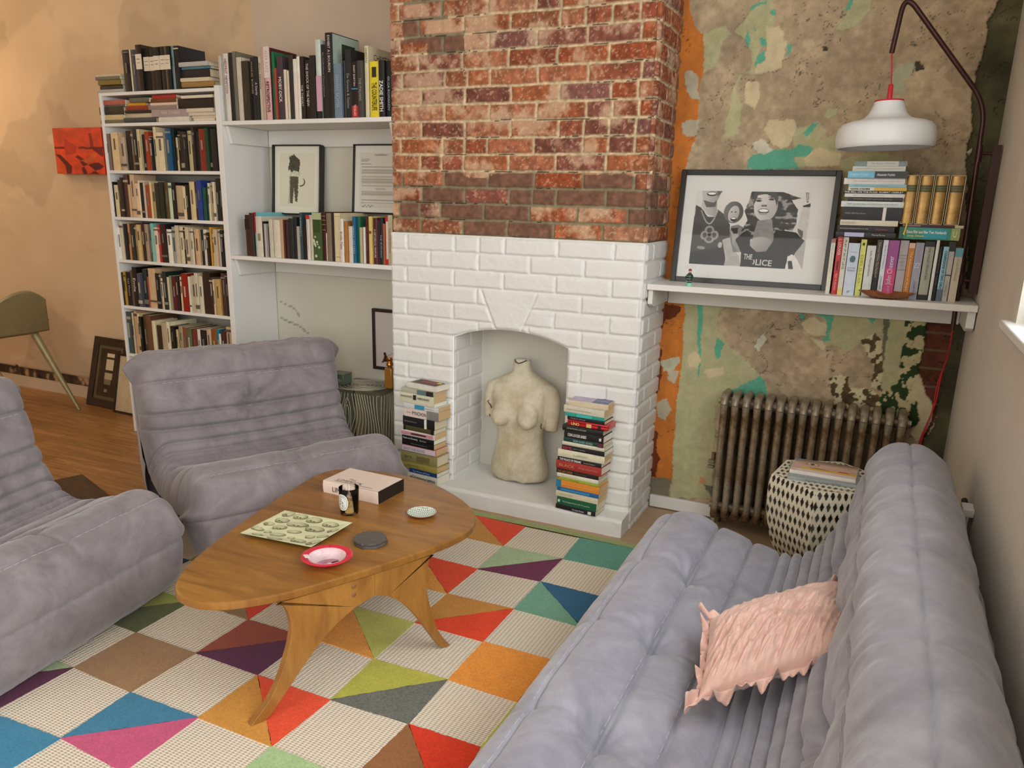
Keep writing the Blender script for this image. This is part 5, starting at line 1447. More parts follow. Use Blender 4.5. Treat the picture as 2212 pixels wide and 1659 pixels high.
# ================================================================ PLASTER TORSO
ts = thing('torso_sculpture', 'aged plaster female torso sculpture standing inside the fireplace niche', 'sculpture', (-.195, .335, HZ))
m, nt, b = new_mat('aged_plaster')
v = coords(nt)
n1 = noise(nt, v, 7, 6, .6, .4); n2 = noise(nt, v, 45, 6, .7)
c = ramp(nt, n1, [(.34, hx('b8aa8a')), (.6, hx('d6cdb6'))])
c = mix(nt, .3, c, ramp(nt, n2, [(.33, (.66, .62, .55)), (.55, (1.02,) * 3)]), 'MULTIPLY')
nt.links.new(c, b.inputs['Base Color']); b.inputs['Roughness'].default_value = .6; b.inputs['Specular IOR Level'].default_value = .3
bump(nt, b, n2, .25, .003)
SEC = [(.0, .118, .070, .006), (.012, .136, .080, .004), (.04, .143, .084, .002), (.08, .138, .082, .0), (.13, .124, .074, .002), (.18, .113, .067, .004), (.22, .112, .066, .004), (.27, .119, .070, .002), (.32, .128, .074, .0), (.37, .137, .075, .002),
       (.41, .146, .071, .006), (.445, .150, .064, .010), (.47, .138, .056, .013), (.49, .108, .049, .014), (.505, .070, .043, .013), (.52, .047, .040, .010), (.545, .041, .037, .006), (.572, .0405, .036, .003), (.576, .038, .034, .003)]
zz_ = np.linspace(0, .576, 150)
S4 = np.array(SEC)
rx_ = np.interp(zz_, S4[:, 0], S4[:, 1]); ry_ = np.interp(zz_, S4[:, 0], S4[:, 2]); oy = np.interp(zz_, S4[:, 0], S4[:, 3])
for _ in range(3):
    rx_[1:-1] = (rx_[:-2] + 2 * rx_[1:-1] + rx_[2:]) / 4; ry_[1:-1] = (ry_[:-2] + 2 * ry_[1:-1] + ry_[2:]) / 4
T, I = np.meshgrid(np.linspace(0, 2 * PI, 160, endpoint=False), np.arange(150))
c, s = np.cos(T), np.sin(T)
ex = .82
X = rx_[I] * np.sign(c) * np.abs(c) ** ex; Y = ry_[I] * np.sign(s) * np.abs(s) ** ex + oy[I]; Z = zz_[I] + 0 * X
fr_ = sstep(.1, -.6, s)
def bump3(x, y, z, sx, sz, amt):
    global Y
    Y = Y - amt * fr_ * np.exp(-((X - x) / sx) ** 2 - ((Z - z) / sz) ** 2)
bump3(0, 0, .112, .006, .010, -.007)           # navel
bump3(0, 0, .10, .07, .06, .012)               # belly
bump3(0, 0, .24, .012, .09, -.004)             # midline
bump3(-.05, 0, .47, .05, .007, .004); bump3(.05, 0, .47, .05, .007, .004)   # collar bones
bump3(-.062, 0, .345, .050, .06, .020); bump3(.062, 0, .345, .050, .06, .020)
nz_ = fbm(T * .16, Z, 30, 5, 4) - .5
Y = Y + .004 * nz_; X = X + .005 * (fbm(T * .16, Z, 14, 15, 3) - .5)
ed = sstep(.035, .0, Z); X = X + .012 * ed * (fbm(T * .5, Z * 0, 5, 16, 4) - .5); Z = Z + .018 * ed * (fbm(T * .6, Z * 0, 7, 18, 4) - .3)
me_b = MB()
vv = np.stack([X, Y, Z], -1).reshape(-1, 3).tolist(); nw = 160
f = [(i * nw + k, i * nw + (k + 1) % nw, (i + 1) * nw + (k + 1) % nw, (i + 1) * nw + k) for i in range(149) for k in range(nw)] + [tuple(range(nw))[::-1], tuple(range(149 * nw, 150 * nw))]
me_b.add(vv, f)
for sx in (-1, 1):
    # breast: fuller below, pointing a little outwards
    C_ = [(sx * .060, -.058, .345, .052, .040, .058), (sx * .066, -.074, .318, .049, .042, .043), (sx * .068, -.086, .308, .037, .034, .034)]
    for x, y, z, a_, b_, d_ in C_: me_b.sphere((x, y, z), (a_, b_, d_), 16)
    me_b.sphere((sx * .072, -.119, .306), (.007, .006, .007), 8)
    # upper arm stump
    L = .16 if sx < 0 else .185
    pts = [(sx * .118, .012, .448), (sx * .140, .012, .428), (sx * .153, .010, .39), (sx * .158, .004, .34), (sx * .156, -.004, .448 - L)]
    me_b.tube(pts, [.036, .042, .039, .034, .031 if sx > 0 else .027], 18)
o = me_b.build('plaster_body', m, ts, sm=180)
rm = o.modifiers.new('fuse', 'REMESH'); rm.mode = 'VOXEL'; rm.voxel_size = .0042; rm.use_smooth_shade = True
sm_ = o.modifiers.new('soften', 'SMOOTH'); sm_.iterations = 6; sm_.factor = .5
M_chip = mat('4a4236', .9)
for pts in ([(-.152, -.030, .372), (-.160, -.028, .366), (-.140, -.036, .352), (-.132, -.040, .340)], [(-.030, -.012, .578), (-.018, -.034, .571), (.0, -.0375, .566), (.018, -.034, .573), (.030, -.016, .580)], [(-.158, -.018, .316), (-.148, -.028, .305), (-.146, -.028, .296)], [(.122, -.040, .30), (.121, -.042, .285), (.124, -.040, .275)]):
    MB().tube(pts, .0026, 6).build('chip', M_chip, ts)
MB().sphere((0, .002, .577), (.034, .031, .006), 12).build('neck_break', mat('e2dccb', .8, bmp=.8, bscale=90, dist=.006), ts, sm=60)

# ================================================================ CLEAR CUBE TABLE AND WHAT STANDS ON IT
ct = thing('cube_table', 'clear acrylic cube table etched with pale wood grain lines', 'table', (-1.212, .197, 0), rad(3))
CW, CD, CH = .315, .27, .43
m, nt, b = new_mat('acrylic')
gl = node(nt, 'ShaderNodeBsdfGlossy'); gl.inputs['Roughness'].default_value = .06
tr = node(nt, 'ShaderNodeBsdfTransparent'); tr.inputs[0].default_value = (.86, .87, .82, 1); mx = node(nt, 'ShaderNodeMixShader')
lw = node(nt, 'ShaderNodeLayerWeight'); lw.inputs[0].default_value = .35
nt.links.new(lw.outputs['Fresnel'], mx.inputs[0])
nt.links.new(tr.outputs[0], mx.inputs[1]); nt.links.new(gl.outputs[0], mx.inputs[2]); nt.links.new(mx.outputs[0], nt.nodes['Material Output'].inputs[0])
M_acr = m
bev(MB().box(0, CW, 0, CD, .0, CH).build('cube', M_acr, ct, sm=35), .018, 5)
mg = mat('d2cdb4', .5)
mb = MB()
def grain_x(x, z):
    return x + .012 * math.sin(z * 13 + x * 20) + .030 * math.exp(-((z - .30) / .07) ** 2) * math.copysign(1, x - .125) * math.exp(-abs(x - .125) / .05) + .018 * math.exp(-((z - .13) / .06) ** 2) * math.copysign(1, x - .135) * math.exp(-abs(x - .135) / .03)
for k in range(17):
    x = .012 + .0185 * k
    z0 = .01 if k % 5 else .04
    pts = [(min(CW - .004, max(.004, grain_x(x, z))), -.0006, z) for z in np.linspace(z0, CH - .014, 26)]
    mb.tube(pts, .0011, 4)
for (x, z, a_, h_) in ((.125, .30, .010, .055), (.125, .30, .020, .09), (.135, .13, .010, .05)):
    mb.tube([(x + a_ * math.cos(t), -.0006, z + h_ * math.sin(t)) for t in np.linspace(0, 2 * PI, 30)], .0011, 4)
for k in range(12):
    y = .016 + .021 * k
    mb.tube([(CW + .0006, y + .008 * math.sin(z * 15 + k), z) for z in np.linspace(.01, CH - .014, 22)], .0011, 4)
for k in range(7):
    a_, b_ = .022 + .021 * k, .016 + .017 * k
    mb.tube([(.135 + a_ * math.cos(t) * (1 + .06 * math.sin(3 * t)), .128 + b_ * math.sin(t) * (1 + .06 * math.sin(2 * t + k)), CH + .0006) for t in np.linspace(0, 2 * PI, 40)], .0010, 4)
mb.build('etched_grain', mg, ct)
wb = thing('speaker_box', 'small white rounded box behind the chair on the clear cube table', 'box', (-1.232, .232, CH + .001))
bev(MB().box(-.058, -.012, .02, .075, 0, .078).build('case', mat('e8e6e0', .4), wb, sm=40), .010, 4)
tn = thing('tin', 'small square grey green tin with tiny pattern on the clear cube table', 'tin', (-1.238, .262, CH + .001), rad(4))
MB().box(0, .082, 0, .082, 0, .050).build('body', mat('5f6a58', .4, .2, var=.2, scale=120), tn, bv=.003)
MB().box(-.001, .083, -.001, .083, .050, .056).build('lid', mat('66725f', .4, .2), tn, bv=.002)
for k in range(5):
    MB().box(.046 + .006 * k, .049 + .006 * k, -.0008, .0004, .018 + .004 * (k % 2), .024 + .004 * (k % 3)).build('printed_mark', mat('aab09c', .5), tn)
pb_ = thing('perfume_bottle', 'amber glass bottle with gold stopper half hidden by the chimney', 'bottle', (-.925, .345, CH + .001))
bev(MB().box(-.022, .022, -.018, .018, 0, .105).build('flask', mat('9c6a24', .12, .0, spec=.8, coat=.6), pb_, sm=35), .006, 3)
MB().lathe([(.012, .105), (.012, .113), (.017, .116), (.018, .128), (.012, .134), (.012, .140), (.015, .145), (.013, .155), (.001, .157)], 24).build('stopper', mat('b87a3c', .2, .9), pb_, sm=50)

# ================================================================ LEFT EDGE
# chair by the dining table: only a back leg and the edge of its shell are in the picture
M_ch = mat('9a8e66', .45, .3, var=.1)
dc = thing('dining_chair', 'olive beige metal dining chair cut off by the left edge of the picture', 'chair', (-3.72, -.10, 0))
def lg(p, q): return MB().tube([p, tuple((a * .5 + b_ * .5) for a, b_ in zip(p, q)), q], [.023, .018, .0095], 12).build('leg', M_ch, dc, sm=50)
lg((.20, .02, .48), (.470, .062, 0)); lg((.20, .36, .48), (.42, .44, 0)); lg((-.2, .02, .48), (-.38, -.03, 0)); lg((-.2, .36, .48), (-.36, .42, 0))
XX, YY = np.meshgrid(np.linspace(-.26, .26, 30), np.linspace(-.02, .42, 26))
ZZ = .47 + .06 * (XX / .26) ** 2 + .05 * np.clip((XX - .12) / .14, 0, 1) ** 2
o = grid('seat', XX, YY, ZZ, None, M_ch, dc); o.modifiers.new('t', 'SOLIDIFY').thickness = .016
A, B = np.meshgrid(np.linspace(-1, 1, 24), np.linspace(0, 1, 22))
o = grid('backrest', .255 + .115 * B + .03 * (1 - A ** 2), .2 + .225 * A * (1 - .35 * B), .50 + .27 * B - .06 * A ** 2 * B, None, M_ch, dc); o.modifiers.new('t', 'SOLIDIFY').thickness = .014
# low dark bench between the two lounge chairs
lb = thing('low_bench', 'low dark brown wooden bench on the floor between the lounge chairs', 'bench', (-1.70, -.83, 0), rad(-20))
M_lb = wood('dark_bench_wood', '5a3e28', '46301e', '2c1c10', (1, 9, 1), 5, .5, 0)
MB().box(-.32, .38, -.09, .10, .055, .095).build('seat_board', M_lb, lb, bv=.004)
for x in (-.29, .33): MB().box(x - .02, x + .02, -.07, .08, .0, .055).build('leg', M_lb, lb, bv=.003)
# plug and thin cable on the window wall
wp_ = thing('wall_plug', 'black grip and white adapter plugged into the window wall behind the sofa', 'plug', (X_R, -.50, .566))
MB().tube([(-.018, .0, 0), (-.018, .040, .004)], .0085, 12).build('grip', mat('1c1c1c', .5), wp_, sm=40)
MB().box(-.030, -.0005, -.058, .0, -.012, .012).build('adapter', mat('e4e2da', .45), wp_, bv=.003)
MB().tube(bezier_pts([((-.014, -.056, -.012), 0), ((-.016, -.062, -.06), .02), ((-.012, -.050, -.13), .03), ((-.012, -.040, -.55), 0)], 6), .0016, 6).build('cable', mat('cfc8b8', .5), wp_, sm=60)

# ================================================================ BOOKS
BD = json.loads('''{"R":{"row1":[[-2.606,-2.569,0.186,"7a6a60"],[-2.562,-2.516,0.193,"d8bc8c"],[-2.515,-2.508,0.195,"b09878"],[-2.506,-2.465,0.17,"b8a088"],[-2.462,-2.42,0.2,"15100f"],[-2.418,-2.399,0.198,"6a5030"],[-2.398,-2.369,0.204,"141414"],[-2.368,-2.345,0.206,"cdb98c"],[-2.344,-2.324,0.18,"1a1c18"],[-2.323,-2.301,0.193,"a03820"],[-2.301,-2.292,0.171,"efe2cc"],[-2.291,-2.277,0.171,"a89488"],[-2.276,-2.261,0.166,"161414"],[-2.26,-2.239,0.216,"d8c8a0"],[-2.238,-2.19,0.189,"dccba6"],[-2.164,-2.123,0.206,"0d4f72"],[-2.122,-2.105,0.204,"16201e"],[-2.102,-2.088,0.163,"c4b088"],[-2.087,-2.068,0.195,"17110f"],[-2.067,-2.044,0.192,"201416"],[-2.044,-2.019,0.19,"12100e"],[-2.018,-1.989,0.194,"b8a880"],[-1.988,-1.969,0.209,"2c2018"],[-1.968,-1.941,0.189,"141618"],[-1.94,-1.901,0.202,"7d2416"],[-1.897,-1.874,0.205,"143a1c"],[-1.873,-1.859,0.203,"141810"],[-1.858,-1.83,0.2,"18161a"],[-1.83,-1.822,0.193,"d0c4a0"],[-1.821,-1.806,0.193,"14100f"]],"row2":[[-2.608,-2.59,0.183,"14100e"],[-2.589,-2.554,0.167,"dcc79c"],[-2.553,-2.532,0.193,"3a2c1e"],[-2.532,-2.513,0.206,"30201a"],[-2.513,-2.49,0.219,"5a3a30"],[-2.489,-2.48,0.219,"d8b8a0"],[-2.479,-2.461,0.17,"c8a880"],[-2.459,-2.424,0.222,"c8aa84"],[-2.424,-2.399,0.177,"dcc0a0"],[-2.398,-2.386,0.192,"ecd8b4"],[-2.386,-2.36,0.181,"141412"],[-2.359,-2.344,0.186,"c8b09c"],[-2.343,-2.314,0.169,"9a4422"],[-2.313,-2.298,0.185,"e0c690"],[-2.298,-2.273,0.163,"a8946c"],[-2.273,-2.246,0.181,"26281c"],[-2.246,-2.21,0.186,"1c2618"],[-2.21,-2.177,0.186,"5a4424"],[-2.18,-2.157,0.183,"bccdae"],[-2.156,-2.13,0.186,"141614"],[-2.129,-2.086,0.17,"b8a07c"],[-2.085,-2.076,0.201,"e0a860"],[-2.075,-2.054,0.165,"dcc8a4"],[-2.053,-2.033,0.175,"161412"],[-2.032,-1.996,0.19,"d4bd8e"],[-1.995,-1.979,0.191,"3a1812"],[-1.978,-1.943,0.198,"1d3a80"],[-1.941,-1.916,0.163,"10473c"],[-1.915,-1.901,0.164,"3f6a34"],[-1.9,-1.887,0.185,"d4c4a4"],[-1.886,-1.867,0.191,"b09a74"],[-1.866,-1.852,0.191,"d8ccb0"],[-1.85,-1.829,0.208,"26241c"],[-1.828,-1.805,0.206,"1a1814"]],"row3":[[-2.604,-2.594,0.193,"1a100e"],[-2.593,-2.573,0.175,"efe8d8"],[-2.571,-2.547,0.204,"cfc4ac"],[-2.546,-2.522,0.192,"1a1a24"],[-2.521,-2.504,0.194,"c88a50"],[-2.503,-2.489,0.195,"6a3828"],[-2.488,-2.46,0.19,"2c2c28"],[-2.459,-2.439,0.188,"8a7648"],[-2.438,-2.41,0.192,"c8ac74"],[-2.409,-2.383,0.197,"3c1a18"],[-2.382,-2.356,0.196,"a08c70"],[-2.355,-2.334,0.169,"4a4a44"],[-2.333,-2.309,0.202,"7fb8b0"],[-2.308,-2.281,0.182,"e0c8b0"],[-2.28,-2.261,0.199,"b82a20"],[-2.26,-2.218,0.2,"2c1216"],[-2.217,-2.194,0.175,"ece4d0"],[-2.192,-2.183,0.188,"141414"],[-2.182,-2.157,0.189,"9a9c94"],[-2.156,-2.129,0.197,"c4b698"],[-2.128,-2.102,0.191,"d8c8a4"],[-2.101,-2.084,0.186,"1c1a16"],[-2.083,-2.058,0.19,"cbb898"],[-2.057,-2.034,0.184,"ccc0a8"],[-2.033,-2.02,0.167,"2c1826"],[-2.019,-1.984,0.184,"c8a47c"],[-1.983,-1.96,0.182,"1a2420"],[-1.959,-1.935,0.183,"d0ccb8"],[-1.934,-1.917,0.169,"241614"],[-1.916,-1.904,0.196,"d0982c"],[-1.903,-1.889,0.163,"d8c8a4"],[-1.888,-1.86,0.187,"c4ac8c"],[-1.859,-1.839,0.187,"dcd4c0"],[-1.838,-1.816,0.185,"181820"],[-1.814,-1.803,0.169,"d0b8a4"]],"row4":[[-2.599,-2.589,0.183,"4a3418"],[-2.587,-2.57,0.186,"b08a3c"],[-2.569,-2.525,0.186,"17110f"],[-2.524,-2.505,0.197,"5a4a40"],[-2.504,-2.47,0.217,"141012"],[-2.469,-2.441,0.184,"4a4c58"],[-2.44,-2.406,0.208,"1c2c30"],[-2.405,-2.393,0.169,"b04828"],[-2.392,-2.335,0.215,"c8a880"],[-2.334,-2.305,0.192,"181416"],[-2.304,-2.291,0.192,"7a6450"],[-2.29,-2.277,0.168,"d8cab0"],[-2.276,-2.247,0.205,"1c2c28"],[-2.246,-2.229,0.177,"d0c4a4"],[-2.227,-2.212,0.185,"8c8a6c"],[-2.211,-2.187,0.183,"5c1418"],[-2.186,-2.162,0.185,"2a1014"],[-2.157,-2.139,0.184,"e0cc9c"],[-2.137,-2.094,0.203,"8c1410"],[-2.092,-2.076,0.189,"d8ccb0"],[-2.075,-2.047,0.195,"c0b498"],[-2.046,-2.02,0.21,"ccc0a4"],[-2.018,-1.988,0.196,"d0c6aa"],[-1.987,-1.947,0.216,"2c1a14"],[-1.946,-1.936,0.191,"84765c"],[-1.935,-1.914,0.191,"38181a"],[-1.913,-1.9,0.186,"cbb898"],[-1.899,-1.863,0.185,"bc9858"],[-1.862,-1.826,0.22,"4a3026"],[-1.825,-1.803,0.219,"16201e"]],"row5":[[-2.601,-2.555,0.238,"3c4c4c"],[-2.553,-2.537,0.234,"c0ac84"],[-2.535,-2.512,0.244,"c09878"],[-2.511,-2.491,0.233,"d0be94"],[-2.49,-2.469,0.218,"15110e"],[-2.468,-2.441,0.228,"4a3a24"],[-2.439,-2.402,0.227,"6a4530"],[-2.397,-2.367,0.201,"dcd0a8"],[-2.365,-2.32,0.179,"382418"],[-2.318,-2.28,0.199,"b4a484"],[-2.278,-2.254,0.206,"e4d8b4"],[-2.253,-2.223,0.184,"15120f"],[-2.221,-2.203,0.167,"c4b080"],[-2.201,-2.171,0.188,"a09070"],[-2.17,-2.138,0.183,"8c4c34"],[-2.136,-2.096,0.182,"5c6244"],[-2.093,-2.054,0.182,"70302c"],[-2.053,-2.032,0.184,"d8d0c0"],[-2.031,-1.994,0.183,"1a1612"],[-1.993,-1.96,0.19,"c0a888"],[-1.958,-1.923,0.193,"8c4c1c"],[-1.922,-1.899,0.196,"0c7890"],[-1.898,-1.883,0.174,"e0dccc"],[-1.882,-1.851,0.192,"46201c"],[-1.85,-1.813,0.215,"c8a884"]],"row6":[[-2.608,-2.589,0.27,"b8a47c"],[-2.587,-2.558,0.277,"cfc4a8"],[-2.556,-2.536,0.267,"6a5a40"]],"top":[[-2.439,-2.392,0.203,"141012"],[-2.39,-2.379,0.203,"d8c8a8"],[-2.377,-2.344,0.202,"3a3c48"],[-2.341,-2.301,0.223,"16120f"],[-2.3,-2.261,0.206,"16120f"],[-2.26,-2.221,0.205,"16120f"],[-2.22,-2.181,0.206,"16120f"],[-2.18,-2.143,0.207,"16120f"],[-2.142,-2.106,0.206,"16120f"],[-2.105,-2.088,0.207,"6c8484"],[-2.086,-2.054,0.206,"141010"]],"upper":[[-1.777,-1.759,0.295,"b4b0a4"],[-1.757,-1.727,0.307,"d8d0c4"],[-1.724,-1.699,0.309,"161414"],[-1.697,-1.676,0.313,"6c6a5c"],[-1.672,-1.639,0.285,"c8c0ac"],[-1.636,-1.593,0.266,"33291c"],[-1.591,-1.568,0.281,"181412"],[-1.567,-1.543,0.283,"141c18"],[-1.54,-1.521,0.282,"c4baa4"],[-1.517,-1.498,0.319,"b8988c"],[-1.496,-1.463,0.321,"d8a8a4"],[-1.462,-1.445,0.3,"1f6a44"],[-1.444,-1.431,0.228,"9c4030"],[-1.43,-1.395,0.278,"463a40"],[-1.393,-1.378,0.22,"d8ccb4"],[-1.377,-1.363,0.214,"d0c4ac"],[-1.361,-1.335,0.28,"2a241e"],[-1.333,-1.312,0.262,"ddd6c8"],[-1.311,-1.293,0.271,"e0dacc"],[-1.291,-1.267,0.27,"241a18"],[-1.265,-1.234,0.255,"1c1814"],[-1.232,-1.202,0.271,"201a18"],[-1.2,-1.171,0.335,"c4ccc4"],[-1.169,-1.144,0.314,"16161a"],[-1.143,-1.104,0.36,"12100f"],[-1.099,-1.057,0.231,"6c8090"],[-1.055,-1.042,0.242,"141214"],[-1.041,-1.007,0.288,"1e2020"],[-1.005,-0.972,0.236,"201418"],[-0.97,-0.94,0.237,"3c3a36"],[-0.938,-0.917,0.297,"d8cca8"],[-0.912,-0.86,0.232,"e0cc30"],[-0.858,-0.827,0.232,"141212"],[-0.825,-0.798,0.231,"1a1c20"]],"mid":[[-1.685,-1.647,0.201,"3c2416"],[-1.646,-1.621,0.212,"3a2018"],[-1.62,-1.609,0.215,"78b8c0"],[-1.607,-1.566,0.196,"cfc8b4"],[-1.565,-1.556,0.173,"16120f"],[-1.555,-1.54,0.162,"a8a09c"],[-1.539,-1.532,0.15,"241c18"],[-1.53,-1.505,0.185,"c8c0a8"],[-1.504,-1.462,0.182,"d4cab4"],[-1.461,-1.441,0.187,"c09c78"],[-1.439,-1.427,0.184,"481c1c"],[-1.426,-1.408,0.181,"30161a"],[-1.406,-1.376,0.192,"181c1c"],[-1.375,-1.356,0.2,"14181c"],[-1.355,-1.339,0.156,"a8a090"],[-1.338,-1.323,0.222,"2c4448"],[-1.322,-1.296,0.165,"1c1418"],[-1.294,-1.275,0.211,"d8d0c4"],[-1.274,-1.257,0.212,"c8c0a4"],[-1.256,-1.203,0.223,"3c5428"],[-1.202,-1.182,0.228,"401014"],[-1.181,-1.176,0.131,"e0d8c8"],[-1.174,-1.145,0.223,"786856"],[-1.144,-1.134,0.224,"2c1c18"],[-1.133,-1.096,0.225,"d4c49c"],[-1.095,-1.072,0.2,"d8d0c4"],[-1.071,-1.05,0.19,"a87030"],[-1.049,-1.022,0.167,"d4c8bc"],[-1.02,-1.002,0.212,"0f5c80"],[-1.001,-0.984,0.213,"246044"],[-0.983,-0.967,0.164,"b0a480"],[-0.966,-0.953,0.166,"d4ccc0"],[-0.952,-0.93,0.211,"501418"],[-0.929,-0.911,0.215,"d0b868"],[-0.91,-0.887,0.209,"4c1418"],[-0.886,-0.874,0.201,"301018"],[-0.874,-0.855,0.21,"14181c"],[-0.854,-0.843,0.185,"b0502c"],[-0.842,-0.829,0.215,"d8cec4"],[-0.828,-0.802,0.224,"b8ac8c"]],"right":[[1.061,1.076,0.198,"d8d4c4"],[1.082,1.101,0.209,"c01c28"],[1.102,1.12,0.208,"d4d0c0"],[1.122,1.16,0.188,"ccd6e6"],[1.162,1.181,0.202,"dcdc78"],[1.184,1.214,0.181,"d8dcd8"],[1.216,1.233,0.203,"4a443c"],[1.235,1.252,0.203,"e4e8f0"],[1.253,1.288,0.203,"d04c84"],[1.29,1.318,0.204,"b8b0b4"],[1.319,1.339,0.196,"cc8434"],[1.34,1.367,0.198,"a4a8b8"],[1.37,1.4,0.204,"a8a898"],[1.403,1.413,0.21,"e0e0d8"],[1.414,1.425,0.187,"141416"],[1.427,1.444,0.188,"9ccce0"],[1.445,1.463,0.206,"c0bcb4"],[1.465,1.489,0.185,"c8bca4"]]},"L":{"T1":[[-2.656,-2.453,0.021,"a8a49c",1.859],[-2.639,-2.468,0.021,"2a2418",1.88],[-2.638,-2.47,0.025,"7a6420",1.901],[-2.651,-2.472,0.016,"6a6458",1.927],[-2.656,-2.475,0.012,"c8b898",1.943]],"T2":[[-2.056,-1.884,0.013,"2a1c14",1.863],[-2.059,-1.836,0.025,"9a7440",1.869],[-2.059,-1.862,0.018,"d0c0a0",1.894],[-2.057,-1.865,0.006,"5a2420",1.912],[-2.055,-1.863,0.04,"16181a",1.918],[-2.054,-1.861,0.011,"4c7c8c",1.958],[-2.055,-1.861,0.021,"b4b4ac",1.969]],"c1":[[-2.623,-2.459,0.018,"6c6448",1.705],[-2.628,-2.456,0.025,"c4b080",1.723],[-2.628,-2.451,0.039,"2c2818",1.748],[-2.624,-2.437,0.01,"4a4a44",1.786],[-2.618,-2.435,0.024,"a85848",1.797],[-2.586,-2.437,0.009,"8c3c34",1.821]],"c2":[[-2.453,-2.225,0.026,"3c4240",1.705],[-2.444,-2.253,0.022,"c8b494",1.732],[-2.441,-2.25,0.015,"18140f",1.754],[-2.439,-2.274,0.012,"5c3c20",1.77],[-2.431,-2.271,0.021,"8c2c14",1.782],[-2.423,-2.294,0.015,"d49820",1.803],[-2.394,-2.256,0.022,"5c5c50",1.817]],"c3":[[-2.204,-1.993,0.026,"d4cab8",1.708],[-2.246,-1.999,0.035,"a4908c",1.734],[-2.267,-2.068,0.02,"8c7c70",1.77],[-2.255,-2.066,0.013,"dcc0ac",1.79],[-2.278,-2.079,0.02,"6c3818",1.804],[-2.245,-2.077,0.018,"a83024",1.824]],"c4":[[-1.959,-1.82,0.015,"d8cab4",1.709],[-1.984,-1.819,0.013,"d4c4a8",1.724],[-1.98,-1.82,0.011,"dccfb8",1.737],[-1.998,-1.821,0.015,"d4c8b0",1.748],[-2.003,-1.824,0.018,"d0c4ac",1.764],[-2.064,-1.827,0.047,"1c1410",1.783],[-2.034,-1.82,0.014,"d8ccb4",1.829]],"rl":[[1.073,1.27,0.018,"1c1c20",1.252],[1.075,1.264,0.023,"18181a",1.27],[1.083,1.272,0.019,"d8d0bc",1.289],[1.088,1.28,0.045,"10181c",1.302],[1.078,1.283,0.02,"d4dcd8",1.348],[1.098,1.28,0.014,"3a3634",1.363],[1.086,1.282,0.013,"e0e0dc",1.373],[1.076,1.283,0.009,"1c1c1c",1.383],[1.096,1.284,0.012,"e0dccc",1.392],[1.095,1.282,0.01,"94c0cc",1.403],[1.078,1.275,0.021,"e0dcd4",1.41],[1.089,1.281,0.023,"5c7c94",1.428],[1.101,1.271,0.017,"dcdcd0",1.449],[1.106,1.274,0.017,"8c9c98",1.467]],"rr":[[1.28,1.47,0.039,"3c9078",1.258],[1.29,1.48,0.011,"4c1c24",1.296]],"gold":[[1.279,1.321,0.169,"a88850",1.306],[1.322,1.367,0.168,"a88850",1.305],[1.368,1.41,0.168,"a88850",1.304],[1.412,1.459,0.167,"a88850",1.304]]}}''')
PAL = {'black': '15120f', 'charcoal': '3a3a3a', 'white': 'e6e2d8', 'cream': 'd6c8a8', 'tan': 'c0a47c', 'brown': '6a4a30', 'dark brown': '362218', 'maroon': '481418', 'red': 'a82420', 'rust': '9a4422',
       'orange': 'd08a34', 'yellow': 'dcc840', 'olive': '8a7c48', 'green': '2f6c46', 'dark green': '1c3422', 'teal': '7ab8b4', 'deep blue': '14507c', 'slate blue': '4c5464', 'grey': '98968e', 'pink': 'd49ca0', 'taupe': '7c6c5a', 'mauve': 'a4908c'}
PN = list(PAL); PV = np.array([hxs(PAL[k]) for k in PN])
def cname(h): return PN[int(np.argmin(((PV - hxs(h)) ** 2).sum(1)))]
ORD = ['', 'first', 'second', 'third', 'fourth', 'fifth', 'sixth', 'seventh', 'eighth', 'ninth', 'tenth', 'eleventh', 'twelfth', 'thirteenth', 'fourteenth', 'fifteenth', 'sixteenth', 'seventeenth', 'eighteenth', 'nineteenth', 'twentieth']
def place_word(i, n):
    if i == 0: return 'leftmost'
    if i == n - 1: return 'rightmost'
    return (ORD[i + 1] + ' from the left') if i < n / 2 else (ORD[n - i] + ' from the right')
def tidy(L, wmin):
    out = []
    for b in L:
        if b[1] - b[0] < wmin and out:
            out[-1][1] = max(out[-1][1], b[1])
        else: out.append(list(b))
    return out
def shade(h, k):
    return '%02x%02x%02x' % tuple(int(min(255, max(0, int(h[i:i + 2], 16) * k))) for i in (0, 2, 4))
def row(key, y, z, rowname, group, spec=None, wmin=.0098, dmin=.13, dmax=.2, lean=None, note=None, hard=.3, plain=True):
    L = tidy(BD['R'][key], wmin); n = len(L); res = []
    rr = random.Random(key)
    for i, (x0, x1, h, c) in enumerate(L):
        w = x1 - x0 - .0006
        d = rr.uniform(dmin, dmax)
        nm = (note or {}).get(i)
        lab = (nm + ', ' if nm else cname(c) + (' slim' if w < .014 else ' thick' if w > .035 else '') + ' upright book, ') + place_word(i, n) + ' ' + rowname
        hd_ = rr.random() < hard
        o = book(w, h, d, c, lab, group, upright(x0, y + rr.uniform(-.004, .010), z, 0), hd_, None, rr.uniform(.35, .65))
        res.append((o, w, h, d, c))
        if plain and (not spec or i not in spec) and w > .012:
            k = rr.random(); lum = hxs(c).mean()
            ink = shade(c, .45) if lum > .45 else shade('cabfa4', rr.uniform(.45, .95))
            if k < .30:
                a = rr.uniform(.04, .12); band(o, w, h, ink, a, a + rr.uniform(.02, .07))
            elif k < .5:
                band(o, w, h, ink, .80, .80 + rr.uniform(.04, .12))
            if rr.random() < .6:
                a = rr.uniform(.15, .35); b_ = a + rr.uniform(.2, .4)
                band(o, w, h, ink, a, b_, 'spine_rule', rr.uniform(.12, .26))
    if spec:
        for i, fn in spec.items():
            if i < n: fn(*res[i])
    return res
def T(s, c, pos=.5, ln=.6, ht=.55, bold=False, up=False):
    return lambda o, w, h, d, cc: title(o, s, w, h, c, pos, ln, ht, bold, up)
